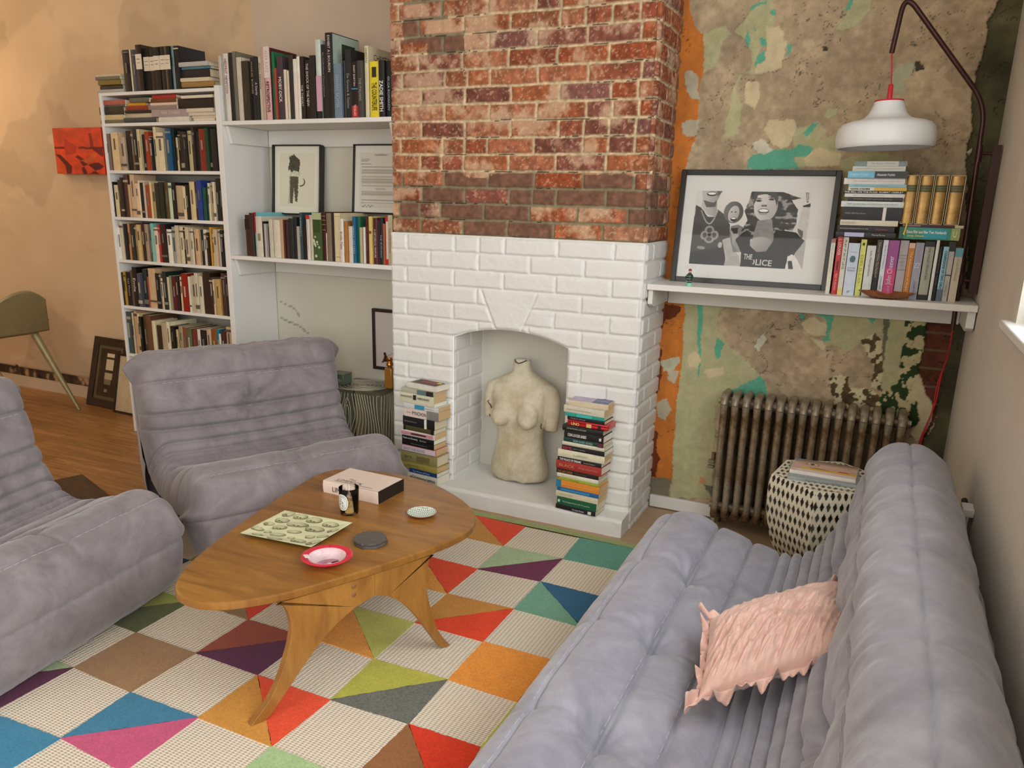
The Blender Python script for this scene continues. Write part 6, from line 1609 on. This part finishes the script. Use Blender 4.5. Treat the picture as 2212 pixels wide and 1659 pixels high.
def many(*fs):
    def g(*a):
        for f in fs: f(*a)
    return g
def Bd(c, a, b, wd=.98): return lambda o, w, h, d, cc: band(o, w, h, c, a, b, wd=wd)
def Ac(s, c, pos, wd=.7, ht=.012, bold=False): return lambda o, w, h, d, cc: across(o, s, w, h, c, pos, wd, ht, bold)
# ---- bookcase
GB = 'books standing in the tall bookcase'
def oval(o, w, h, d, c):
    v = [(w / 2 + w * .40 * math.cos(t), -.0042, h * (.47 + .15 * math.sin(t))) for t in np.linspace(0, 2 * PI, 30, endpoint=False)]
    MB().add(v, [tuple(range(30))]).build('printed_oval', mat('7a745c', .6, var=.3, scale=90), o)
row('row1', .19, 1.464, "in the bookcase's first upright row", GB, wmin=.0105)
rows = {}
row('row2', .19, 1.222, "in the bookcase's second upright row", GB, wmin=.0105)
row('row3', .19, .993, "in the bookcase's third upright row", GB, wmin=.0105)
row('row4', .19, .739, "in the bookcase's fourth upright row", GB, wmin=.0105, spec={4: T('Emile', 'd8d0c0', .45, .34, .6), 2: T('Les Fleurs', 'b8ac94', .45, .5, .3)})
row('row5', .19, .465, "in the bookcase's fifth upright row", GB, wmin=.0115)
row('row6', .19, .139, 'on the lowest shelf of the bookcase', GB, wmin=.0105)
# on top of the bookcase
def lying_pile(key, y, place, group, z0=None, rots=(), dep=.135, notes=None, spec=None, pages=None, hard=.4, cut=0., yj=.008):
    L = [b for b in BD['L'][key] if b[2] > cut]; n = len(L); res = []
    z = z0 if z0 is not None else L[0][4]
    rr = random.Random(key)
    for i, (x0, x1, t, c, zz) in enumerate(L):
        t = min(t, .06)
        if i < n - 1 and z0 is None: t = max(.005, L[i + 1][4] - z)
        where = 'bottom of ' if i == 0 else 'top of ' if i == n - 1 else ORD[i + 1] + ' from bottom of ' if i < n / 2 else ORD[n - i] + ' from top of '
        nm = (notes or {}).get(i) or cname(c) + ' lying book'
        d = dep + rr.uniform(-.015, .015)
        o = book(t - .0004, x1 - x0, d, c, nm + ', ' + where + place, group, None, rr.random() < hard, (pages or {}).get(i))
        o.matrix_world = lying(x1, y + rr.uniform(-yj, yj), z, rr.uniform(-.02, .02) if i not in dict(rots) else dict(rots)[i])
        z += t; res.append((o, t - .0004, x1 - x0, d, c))
    if spec:
        for i, fn in spec.items():
            if i < n: fn(*res[i])
    return res
GT = 'books on top of the bookcase'
lying_pile('T1', .21, 'the left pile on top of the bookcase', GT, 1.852)
lying_pile('T2', .22, 'the right pile on top of the bookcase', GT, 1.852, spec={4: T('The Second Sex', 'b8b0a0', .5, .6, .3)}, cut=.008)
def set_label(o, w, h, d, c): band(o, w, h, 'ddd0b8', .20, .52); band(o, w, h, 'b09c80', .30, .31, 'spine_rule', .6); band(o, w, h, 'b09c80', .38, .39, 'spine_rule', .5)
row('top', .21, 1.852, 'standing on the bookcase top', GT, {i: set_label for i in range(3, 9)}, note={i: 'black volume with broad white label' for i in range(3, 9)}, dmin=.16, dmax=.18)
GC = 'books lying in the compartment under the top of the bookcase'
lying_pile('c1', .195, 'the left pile under the bookcase top', GC, 1.701, cut=.0095)
lying_pile('c2', .195, 'the left centre pile under the bookcase top', GC, 1.701, cut=.0125)
lying_pile('c3', .195, 'the right centre pile under the bookcase top', GC, 1.701, cut=.0125, spec={1: T('MAX SCHEELE', 'd8c4bc', .55, .5, .4)})
lying_pile('c4', .195, 'the right pile under the bookcase top', GC, 1.701, cut=.0125)
# ---- upper alcove shelf
def face(c, c2=None): 
    def g(o, w, h, d, cc):
        cover(o, w, h, d, c)
        if c2: MB().box(w - .0004, w + .0009, d * .35, d * .85, h * .35, h * .9).build('cover_art', mat(c2, .5, var=.4, scale=20), o)
    return g
def christo(o, w, h, d, c):
    cover(o, w, h, d, 'd8cca8'); title(o, 'CHRISTO', w, h, '2a2620', .13, .20, .5)
    text('CHRISTO', d * .62, .026, mat('2a2620', .5), o, frame((w + .001, d * .5, h * .86), (0, 1, 0), (0, 0, 1)), 'title')
U = {1: many(T('HELMUT NEWTON', '8c3c30', .33, .5, .5)), 3: face('77745f'), 5: T('Luc Tuymans', '5c5648', .55, .3, .4), 6: T('MANUEL BORGES', 'a89878', .32, .5, .42), 7: T('A Dandy', 'd8d0c0', .5, .2, .6), 8: T('JEAN RENOIR', '3c362c', .3, .42, .5),
     10: many(Bd('d8ccc0', 0, .42), T('RETROSPECTIVE', '3c2a30', .68, .42, .55, True), T('ALEX KATZ', 'b88c84', .2, .3, .5), face('4c1418', '8c1c20')), 13: T('MOBY-DICK', 'd8ccc0', .52, .40, .5, True),
     19: T('THE THEORY', 'd0c8b8', .62, .34, .45), 20: T('THE SHOCK OF THE NEW', 'd8d0c4', .42, .72, .45), 22: many(Bd('c89cac', .45, .9), Bd('1a1614', .9, 1.0)), 23: T('An Unfinished Conversation', 'a8a090', .4, .6, .25),
     24: many(T('EXHIBIT A | BOURDIN', 'd8d4cc', .24, .42, .45), face('a9bcae', '1c302a')), 25: T('GERHARD RICHTER', 'a4b4c0', .5, .6, .4), 27: T('De Groene & Gezien', 'a09c90', .6, .5, .4),
     28: many(Bd('b8242c', .78, .99), T('THE BALLADS', 'e0d4c8', .86, .2, .4), Bd('3c8cac', .47, .49), T('MARY BARTON', 'd8d0c4', .25, .36, .3)), 29: T('THE ITALIANS', 'a8a49c', .5, .4, .4), 30: christo,
     31: many(Bd('2c2814', .1, .28, .42), T('THE COUNTERLIFE', '2c2814', .62, .5, .5, True)), 32: T('ZADIE SMITH', 'd8d4cc', .62, .55, .62, True), 33: many(T('OLGA ROMANOV', 'b4bcc4', .58, .6, .42), Ac('O', 'c0b8a8', .3, .4, .012))}
UN = {1: 'white tall art book with red and black title', 10: 'pink and cream retrospective art book', 13: 'dark plum whale novel with white title', 20: 'black art history book with white title', 24: 'tallest black photography book with pale cover', 30: 'cream artist monograph with black title', 31: 'bright yellow paperback',
      32: 'black novel with bold white author name', 28: 'black book with red foot'}
row('upper', .2, 1.698, 'on the high alcove shelf', 'books on the high alcove shelf', U, wmin=.004, dmin=.19, dmax=.235, note=UN, hard=.5, plain=False)
# ---- middle alcove shelf
def lil(o, w, h, d, c):
    band(o, w, h, 'a8b088', .0, .14); band(o, w, h, '2c4418', .14, .40, wd=.6)
    rr = random.Random(3)
    for k in range(9):
        x, z = w * rr.uniform(.15, .85), h * rr.uniform(.08, .5); r = rr.uniform(.003, .006)
        MB().add([(x + r * (1 + .6 * math.cos(5 * t)) * math.cos(t), -.0042 - .0001 * k, z + r * (1 + .6 * math.cos(5 * t)) * math.sin(t)) for t in np.linspace(0, 2 * PI, 40, endpoint=False)], [tuple(range(40))]).build('printed_flower', mat('d8dcc4', .6), o)
Md = {0: many(Bd('1c1410', .1, .35), Bd('5c3c24', .36, .37), Bd('5c3c24', .9, .91)), 2: Bd('982430', 0, .45), 3: many(Bd('8c8468', .42, .60, .4)), 15: T('SURREALISTS', 'a8c0c0', .3, .4, .5), 17: many(Bd('b8242c', 0, .09), T('Symbols and Sounds', '8c3c34', .45, .6, .3)), 19: lil,
      20: many(*[Bd('b89454', a, a + .008) for a in (.08, .16, .25, .36)]), 24: many(Bd('9c8c64', .06, .068), Bd('9c8c64', .90, .908)), 25: T('Erotic Tales', '2a2420', .5, .4, .5), 28: T('HEAVY HITTERS', 'c4d8e0', .5, .6, .3), 32: T('Art and Illusion', '8c4c48', .45, .5, .3), 33: many(Bd('8c3c1c', .3, .36, .6)),
      34: T('A HISTORICAL VENTURE', 'd8ccc0', .55, .62, .4), 36: T('THE BURNING', '8cb0b8', .6, .5, .4), 38: many(Bd('b81c28', 0, .09), Bd('b81c28', .88, 1)), 39: T('Tales of Grimm', '8c5c4c', .5, .5, .4)}
row('mid', .2, 1.056, 'on the middle alcove shelf', 'books on the middle alcove shelf', Md, wmin=.004, dmin=.205, dmax=.235, plain=False, note={19: 'green book with white flowers', 0: 'dark brown leather bound book', 38: 'white paperback with red ends'})
# ---- right shelf
def einst(o, w, h, d, c):
    MB().add([(w / 2 + .0095 * math.cos(t), -.0042, h * .70 + .012 * math.sin(t)) for t in np.linspace(0, 2 * PI, 26, endpoint=False)], [tuple(range(26))]).build('printed_portrait', mat('4c6c70', .6, var=.5, scale=120), o)
    across(o, 'Quotable', w, h, '6c7c90', .47, .72, .0062); across(o, 'Einstein', w, h, '6c7c90', .515, .66, .0062); across(o, 'P', w, h, '5c6c80', .93, .22, .008); across(o, 'Calaprice', w, h, '7c8a98', .17, .6, .004)
Rr = {0: many(Bd('a86c70', 0, .06), T('Rilke Tagebuch aus Paris', '8c8474', .35, .5, .25)), 1: many(T('L. LOUVER', 'e8d8c4', .18, .28, .5), T('RED PURDAH', 'e0b0a0', .78, .28, .4), Bd('4c1418', .42, .58, .25)), 2: many(T('PLAY IT AS IT LAYS', '4c463c', .3, .5, .4), Bd('e0c880', .88, 1)),
      3: einst, 4: many(Ac('M', '3c3a1c', .08, .35, .012, True), T('DELILLO', 'a4a458', .52, .5, .45)), 5: T('Italo Metropolitano', '5c5c58', .35, .5, .3), 6: many(T('Edmund White The Farewell', 'b0a898', .35, .6, .4), Bd('15120f', .6, 1)), 7: many(T('Deborah Moggach', '4c5c78', .3, .4, .3), T('STRANGER', '5c5c60', .75, .24, .35)),
      8: many(Bd('9c4c90', 0, .47), T('John Cheever', 'e8d8e4', .52, .5, .62, False, True), T('the stories of', 'e0b8cc', .88, .18, .3, False, True)), 9: many(Bd('98908c', .25, .256), Bd('98908c', .30, .306), Ac('ART', '8c8884', .37, .5, .008), Ac('OF', '8c8884', .43, .3, .006), Bd('8c8884', .5, .506)),
      10: many(Bd('e0b8a0', 0, .09), T('The Adventures of Augie', 'f0dcb8', .5, .7, .35)), 11: many(Ac('ZZ', 'e4e4e8', .40, .7, .016), T('Joseph Roth', '5c6478', .8, .26, .35), T('Gothic', 'b0a0b4', .2, .25, .5)), 12: many(Bd('1c1c1c', 0, .09), Bd('161616', .91, 1), T('THE MAGIC MOUNTAIN', '4c4c44', .38, .55, .25)),
      14: T('Unforgiving Years', '8c8c8c', .4, .6, .3), 15: many(T('CONFESSIONS OF TWO GIRLS', '14242c', .42, .7, .5, True), Bd('5c6878', .78, 1)), 16: many(Bd('1a1a1a', 0, .16), T('O\'BRIEN', '8c8880', .78, .25, .4), Bd('2a2826', .55, .565)), 17: many(Bd('5c9ca8', 0, .16), T('Good Wilderness', '8c7c60', .4, .4, .3))}
RN = {1: 'bright red slim book', 3: 'pale blue book with small portrait', 4: 'pale yellow paperback', 8: 'pink and purple collected stories', 10: 'orange paperback', 12: 'grey green novel with black ends', 15: 'light blue paperback with dark foot', 17: 'tan paperback with teal top'}
row('right', .27, SZ, 'on the right shelf', 'upright books on the right shelf', Rr, wmin=.003, dmin=.125, dmax=.15, note=RN, plain=False, hard=.15)
Rl = {0: many(Bd('b4b4d4', .15, .48, .8), T('Missing Person', 'd8d4cc', .72, .22, .35)), 1: many(T('the only good thing anyone has ever done', 'c8c0ac', .3, .5, .25), T('Sandra Newman', 'b0505c', .78, .2, .28)), 2: T('KEN KESEY KOO', 'a09878', .15, .25, .4), 3: many(T('ANDREA ABREU Dogs of Summer', 'b8a498', .22, .36, .14), Bd('e4dcd4', .68, .735, 1.)),
      4: T('PARIS  Surrealist essays on the first five years of the revolution', '6c746c', .5, .8, .3), 5: T('INVISIBLE CITIES and other writings', '9c948c', .45, .7, .4), 6: T('Jean Genet the thief', 'a8a8a4', .4, .5, .35), 7: T('THE MILL ON THE FLOSS  ROBERT CREELEY', 'e8e4dc', .5, .92, .6, True), 8: many(Bd('dcae3c', .45, 1.), T('NADINE GORDIMER', '2a2620', .21, .34, .5, True)), 9: T('the history of bees', '4c7c8c', .4, .6, .35),
      10: T('The complete stories of Leonora Carrington', 'a8a49c', .55, .8, .22), 11: many(Bd('78bcd8', 0, .45), Bd('38383c', .45, 1.), T('Eugene Onegin', 'c8e4f0', .2, .3, .4), T('Alexander Pushkin', 'd8d8d8', .64, .3, .35, True)), 12: T('Olivia by Olivia and the Friendship of Death', '8c8478', .5, .85, .25), 13: many(Bd('d4d4cc', .24, .84), T('The Beauty of Survival', '5c6c6c', .55, .45, .3))}
lying_pile('rl', .262, 'the right shelf stack', 'books lying on the right shelf', SZ + .2095, notes={0: 'black and lilac thin book', 1: 'black paperback with pink author name', 3: 'thick black book with white band', 7: 'thin black and white lettered book', 8: 'white and yellow paperback', 11: 'light blue and grey paperback', 13: 'grey book with torn white spine title'}, spec=Rl, dep=.13, hard=.1, yj=.006)
x0, x1 = 1.280, 1.468
o = book(.041, x1 - x0, .128, '3c9078', 'thick green and turquoise paperback lying under the four gilt volumes', 'books lying on the right shelf')
o.matrix_world = lying(x1, .262, SZ + .2095)
w, h = .041, x1 - x0
band(o, w, h, '2a9cac', .40, .80, wd=.8); band(o, w, h, '98a860', .86, 1.0); band(o, w, h, '1c5c4c', 0, .08)
title(o, 'Dona Flor and Her Two Husbands', w, h, 'e8ece4', .45, .66, .25, True, x=w * .62); title(o, 'Jorge Amado', w, h, 'c8d88c', .28, .28, .22, True, x=w * .28); across(o, 'C', w, h, 'dce4b8', .92, .5, .012)
o = book(.0095, .188, .13, '4c1c24', 'thin maroon booklet under the four gilt volumes', 'books lying on the right shelf')
o.matrix_world = lying(1.476, .268, SZ + .2510); band(o, .0095, .188, 'c8bca4', .86, 1.); band(o, .0095, .188, '8c7474', 0, .3, wd=.6)
zg = SZ + .2608
m, nt, b = new_mat('gilt_cloth'); v = coords(nt)
nt.links.new(ramp(nt, noise(nt, v, 40, 4, .6), [(.3, hx('8a6836')), (.7, hx('b89458'))]), b.inputs['Base Color']); b.inputs['Metallic'].default_value = .55; b.inputs['Roughness'].default_value = .34
M_gilt = m
for i, (x0, x1, h, c, _) in enumerate(BD['L']['gold']):
    w = x1 - x0 - .001; h = .164
    nth = ('leftmost', 'second from the left', 'third from the left', 'rightmost')[i]
    o = MB().box(0, .0018, .0, .12, 0, h).box(w - .0018, w, .0, .12, 0, h).box(0, w, .0, .12, 0, .0018).box(0, w, .0, .12, h - .0018, h).box(0, w, .118, .12, 0, h).build('book', mat('d8ccac', .6))
    tag(o, 'gilt spined volume in a pale slipcase, ' + nth + ' of the four', 'book', 'gilt volumes on the right shelf')
    o.matrix_world = Matrix.Translation((x0 + i * .0012 - .002, .266, zg)) @ Matrix.Rotation(rad(0), 4, 'Y')
    k = 14; pts = [(w / 2 - (w / 2 - .003) * math.cos(PI * j / (k - 1)), .0035 - .0075 * abs(math.sin(PI * j / (k - 1))) ** .8) for j in range(k)]
    MB().prism(pts + [(w - .003, .11), (.003, .11)], .003, h - .003, 'z').build('spine', M_gilt, o, sm=40)
    for a, b_, c2 in ((.20, .34, '4c4c24'), (.245, .25, '9c8c54'), (.29, .295, '9c8c54')):
        pp = [(w / 2 - (w / 2 - .0028) * math.cos(PI * j / (k - 1)), .0030 - .0078 * abs(math.sin(PI * j / (k - 1))) ** .8 - (.0003 if c2 != '4c4c24' else 0)) for j in range(k)]
        MB().add([(x, y, h * (1 - a)) for x, y in pp] + [(x, y, h * (1 - b_)) for x, y in pp], [(j, j + 1, k + j + 1, k + j) for j in range(k - 1)]).build('spine_label', mat(c2, .45), o, sm=60)
    if i == 0:
        MB().tube([(w * .55, -.004, .01), (w * .56, -.012, -.004), (w * .50, -.012, -.022), (w * .42, -.0115, -.036)], .0028, 6).tube([(w * .42, -.0115, -.030), (w * .50, -.0115, -.038)], .0022, 5).build('ribbon', mat('e0cc2c', .5), o, sm=50)
# ---- two piles on the hearth
def hearth_pile(x_shift, L, yc, rot, place, dep):
    z = HZ + .0004; n = len(L)
    for i, (x0, x1, t, c, nm, fs, pg, jit) in enumerate(L):
        where = 'bottom of ' if i == 0 else 'top of ' if i == n - 1 else ORD[i + 1] + ' from bottom of ' if i < n / 2 else ORD[n - i] + ' from top of '
        lab = nm + ', ' + where + place
        h = x1 - x0; w = t - .0004
        if nm.startswith('red metal'):
            o = MB().box(0, w * .55, .0, dep - .01, 0, h).box(w * .55, w, -.002, dep - .008, -.002, h + .002).build('tin', mat('c0202a', .25, .3, coat=.4))
            bev(o, .0045, 3); tag(o, lab, 'tin'); smooth(o.data, 40)
            title(o, 'UNO', w, h, 'e8d07c', .20, .20, .5, True, x=w * .42); MB().box(.004, w * .75, -.0045, .0, h * .40, h * .52).build('printed_cards', mat('d8b878', .5), o); MB().box(.003, w * .8, -.0045, .0, h * .18, h * .24).build('printed_badge', mat('1c1818', .5), o)
        else:
            o = book(w, h, dep, c, lab, 'books piled on the hearth', None, 'hard' in nm, pg)
            for f in fs: f(o, w, h, dep, c)
        o.matrix_world = lying(x1 + x_shift, 0, z)
        # turn about the middle of the spine
        mid_ = Vector(((x0 + x1) / 2 + x_shift, 0, z))
        o.matrix_world = Matrix.Translation((mid_.x, yc + jit[0], z)) @ Matrix.Rotation(rot + jit[1], 4, 'Z') @ Matrix.Translation(-mid_) @ o.matrix_world @ Matrix.Translation((0, 0, 0))
        z += t
P1, P2, P3 = M_page, M_page2, M_page3
def artcover(c1, c2, c3, wht=True):
    def g(o, w, h, d, c):
        MB().box(w - .0002, w + .0005, .012, d - .010, .014, h - .014).build('cover_art', mat(c1, .4, var=.5, scale=30), o)
        MB().box(w, w + .0008, d * .45, d * .8, h * .2, h * .75).build('cover_art', mat(c2, .4, var=.4, scale=40), o)
        MB().lathe([(.012, 0), (.012, .0004)], 24, M=Matrix.Translation((w + .0006, d * .70, h * .20)) @ Matrix.Rotation(PI / 2, 4, 'Y')).build('sticker', mat(c3, .5), o)
    return g
LP = [(-.654, -.479, .036, 'e4e0d4', 'white paperback with large black letters', [T('Bret Easton Ellis', '4c4840', .5, .8, .2), T('Glamorama', '1c1a18', .55, .8, .5)], P3, (0, 0)), (-.643, -.485, .022, '1c4484', 'blue paperback with white title', [T('The Prince of Poets', 'c8d4e4', .45, .62, .4)], P3, (.002, .01)),
      (-.686, -.479, .030, 'b0a050', 'olive yellow hardback', [T('Blow-Up', '6c6020', .35, .3, .3)], P2, (0, -.02)), (-.686, -.479, .050, '9c915e', 'thick olive green hardback', [Bd('7c7248', .45, .8, .5), T('W II', '4c4628', .2, .2, .3)], P1, (-.002, 0)),
      (-.682, -.488, .030, 'cc7c84', 'pink framed white paperback', [Bd('e0d0d8', .02, .98, .78), T('BEAUTY AND BOUND', '8c8c98', .38, .62, .45, True)], P2, (.001, .02)), (-.681, -.498, .024, '161616', 'black paperback with grey title', [T('Plays and Reminiscences', 'a8a8a0', .55, .5, .22)], P2, (0, 0)),
      (-.681, -.498, .022, '121212', 'black paperback with white title', [T('Kazan on Directing', 'd8d8d4', .28, .46, .5, True), T('Elia Kazan', 'c8c8c4', .68, .2, .35)], P3, (0, 0)), (-.684, -.494, .027, 'dcd4cc', 'white, pink and black paperback', [Bd('cc8c98', .0, .95, .5), Bd('1c1818', .3, .75, .3)], P2, (.002, .015)),
      (-.670, -.498, .022, '4c4424', 'brown paperback with black edges', [Bd('1c1a14', .92, 1), Bd('1c1a14', 0, .06)], P1, (0, 0)), (-.676, -.494, .044, '161816', 'thick black book with white band', [Bd('e8e4dc', .70, .76), T('GEORGES ROUX', '8c8c84', .26, .4, .14)], P1, (0, -.01)),
      (-.666, -.475, .041, '807e7a', 'thick grey book with pale pink label', [Bd('dccac0', .0, .66), T('PYNCHON', '2a2428', .45, .42, .42, True), T('THOMAS', '3c3438', .14, .14, .16)], P2, (.002, 0)), (-.669, -.475, .022, 'd4d4d0', 'white paperback with blue label', [Bd('2c94b8', .33, .60, .8), T('Nabokov', '8c8c8c', .75, .3, .3)], P2, (.001, .02)),
      (-.695, -.494, .017, 'd0cab4', 'thin cream paperback', [], P3, (0, -.02)), (-.694, -.497, .032, 'd8d4b8', 'cream paperback with brush lettered title', [T('THE SAVAGE DETECTIVES', '2a2820', .22, .34, .28, True), Bd('24221c', .42, .50, .7), T('ROBERTO BOLAÑO', '2a2820', .72, .34, .4, True)], P2, (0, 0)),
      (-.681, -.497, .022, 'b4b49c', 'grey green paperback', [Bd('5c7478', .5, .78), Bd('24221e', .78, .98)], P2, (0, .02)), (-.664, -.488, .023, 'dcd6cc', 'white paperback with red and black cover picture', [artcover('3a1c18', '8c3c34', 'd8d42c')], P3, (.012, -.06))]
hearth_pile(-.004, LP, .070, rad(-6), 'the left hearth pile', .096)
RP = [(.102, .288, .020, '17151a', 'black paperback with pale name at its foot', [T('Orchid Event', 'b4c0d0', .58, .3, .4, True), Bd('e0dcd4', .82, .9, .6)], P1, (0, 0)), (.107, .290, .035, '0d5c3a', 'thick green collected stories', [T('The Complete Poems of D. H. Lawrence', 'd8e4d8', .5, .7, .24), Bd('d8e0d8', .03, .08, .3)], P1, (0, .01)),
      (.100, .296, .027, 'd8d0b4', 'cream paperback with torn corner', [T('ISLAND QUEEN', 'a09878', .25, .3, .25)], P2, (.002, 0)), (.105, .298, .018, '1c64a0', 'blue creased paperback', [Bd('3c8cc0', .1, .8, .4)], P2, (0, 0)), (.101, .301, .032, 'e08c30', 'orange paperback with blue end', [Bd('2080a0', 0, .11), T('Blind Assassin Sweet Tuesday', 'f0c078', .5, .7, .2)], P2, (0, .015)),
      (.111, .295, .014, 'a4b03c', 'thin lime green paperback', [T('Herzog', '4c5014', .4, .2, .4)], P2, (.002, -.01)), (.102, .294, .017, 'e0dcc8', 'white slim paperback', [T('The Unnamable', 'b0a890', .3, .4, .25)], P1, (0, 0)), (.099, .293, .019, '1a1414', 'black paperback with orange title', [T('THE LAST SUPPER', 'c07840', .22, .36, .5), T('Guest Henry', 'a86030', .6, .26, .3)], P1, (0, .01)),
      (.095, .305, .037, 'a43028', 'thick red hardback', [T('BLACK', 'd08c70', .25, .34, .35), T('Homage to Daniel Shays', 'd0887c', .72, .42, .3)], P3, (0, -.01)), (.102, .303, .017, '181214', 'black paperback with bold white title', [T('THE PALACE OF DREAMS', 'e4e0dc', .3, .5, .6, True), T('Ismail Kadare', 'b0aca8', .74, .26, .35)], P3, (0, 0)),
      (.103, .315, .033, 'd8d4b8', 'cream worn hardback', [T('Leibniz', 'a09c80', .5, .3, .25)], P2, (.001, .02)), (.119, .313, .021, '141416', 'black paperback with red title', [T('SELECTED', 'c84458', .14, .22, .5, True), T('essays of a Buddhist', 'b0b0b0', .42, .3, .25)], P3, (0, 0)), (.121, .312, .016, 'd4d0b8', 'cream slim hardback', [], P3, (0, .01)),
      (.126, .306, .018, '0f3c38', 'dark green paperback', [T('SEVEN SHORT NOVELS', 'a8ccc4', .5, .5, .5), Bd('5c2438', .87, .99)], P1, (0, 0)), (.127, .305, .029, '141414', 'black paperback with blocky white title', [T('COIN LOCKER BABIES', 'e0dcd4', .34, .48, .45, True), Bd('e0dcd4', .9, .95, .4)], P3, (.001, .01)), (.118, .303, .025, '12181a', 'black hardback with cream capitals', [T('JONATHAN LETHEM', 'b8b49c', .36, .48, .35)], P1, (0, -.01)),
      (.141, .322, .026, 'c0202a', 'red metal card game tin', [], None, (0, .02)), (.138, .306, .014, '16141a', 'thin black paperback', [T('elegant things', 'b8b0a8', .3, .4, .4)], P1, (0, 0)), (.129, .302, .016, '26a090', 'turquoise paperback', [Bd('3cb4b0', .3, .7, .8)], P1, (.002, .02)), (.120, .304, .029, 'd0cab8', 'thick cream paperback', [T('Robert Musil the man without', '8c8474', .4, .6, .2)], P2, (0, -.02)),
      (.138, .312, .022, 'cfc0a4', 'cream paperback with lilac photograph cover', [lambda o, w, h, d, c: (MB().box(w - .0002, w + .0005, .002, d - .001, h * .42, h * .98).build('cover_art', mat('b4a8bc', .4, var=.3, scale=25), o), MB().box(w - .0002, w + .0005, .002, d - .001, h * .02, h * .42).build('cover_art', mat('5c6488', .4, var=.3, scale=25), o), text('Lolita', .05, .014, mat('c4c4d4', .5), o, frame((w + .0009, d * .5, h * .2), (0, 0, -1), (0, 1, 0)), 'title'))], P2, (.012, .10))]
hearth_pile(-.004, RP, .070, rad(-5), 'the right hearth pile', .096)
# ---- two books on the stool
ZS = .4412
o = book(.012, .232, .172, '9aa4a2', 'grey lower book lying on the inlaid stool', 'books on the stool')
o.matrix_world = lying(1.272, -.116, ZS, rad(3)); title(o, 'Rainer Maria Rilke', .012, .232, '6c7674', .5, .5, .5)
def eye(A, B):
    C = np.zeros(A.shape + (3,)); n = fbm(A, B, 5, 3, 4)[..., None]
    C[:] = hxs('d8b4a0'); C = C * (1.0 - .35 * sstep(.35, .0, B)[..., None]) * (.92 + .16 * n)
    k = sstep(.22, .0, A)[..., None] * sstep(.3, 0, B)[..., None]; C = C * (1 - k) + hxs('5c7cac') * k
    for rx, ry, c in ((.115, .105, 'a88470'), (.085, .065, 'e4d8d0'), (.036, .055, '4c4038'), (.016, .028, '14100e')):
        k = inell(A, B, .30, .34, rx, ry, .08); C[k] = hxs(c)
    k = inpoly(A, B, [(.22, .60), (.45, .60), (.62, .66), (.60, .72), (.42, .68)]); C[k] = hxs('8c5c54')
    k = inell(A, B, .80, .64, .085, .055, .1); C[k] = (hxs('b0405c') * (.8 + .5 * n))[k]
    C[(A > .67) & (A < .70) & (B > .22) & (B < .44)] = hxs('e8c070')
    C[(B > .66) & (B < .78) & (A > .14)] = hxs('f0bc34')
    C[B > .80] = hxs('ecd8d4'); C[(B > .80) & (A < .1)] = hxs('e4c8c4')
    return C
o = book(.012, .215, .150, 'e8dcd4', 'upper book on the inlaid stool with an eye and yellow band on the cover', 'books on the stool')
o.matrix_world = lying(1.256, -.098, ZS + .0122, rad(-2))
A, B = np.meshgrid(np.linspace(0, 1, 110), np.linspace(0, 1, 80))
grid('cover_art', .0125 + 0 * A, .001 + .147 * (1 - B), .213 * (1 - A) + .001, eye(A, B), attr_mat('cover_print', .25, spec=.5), o)
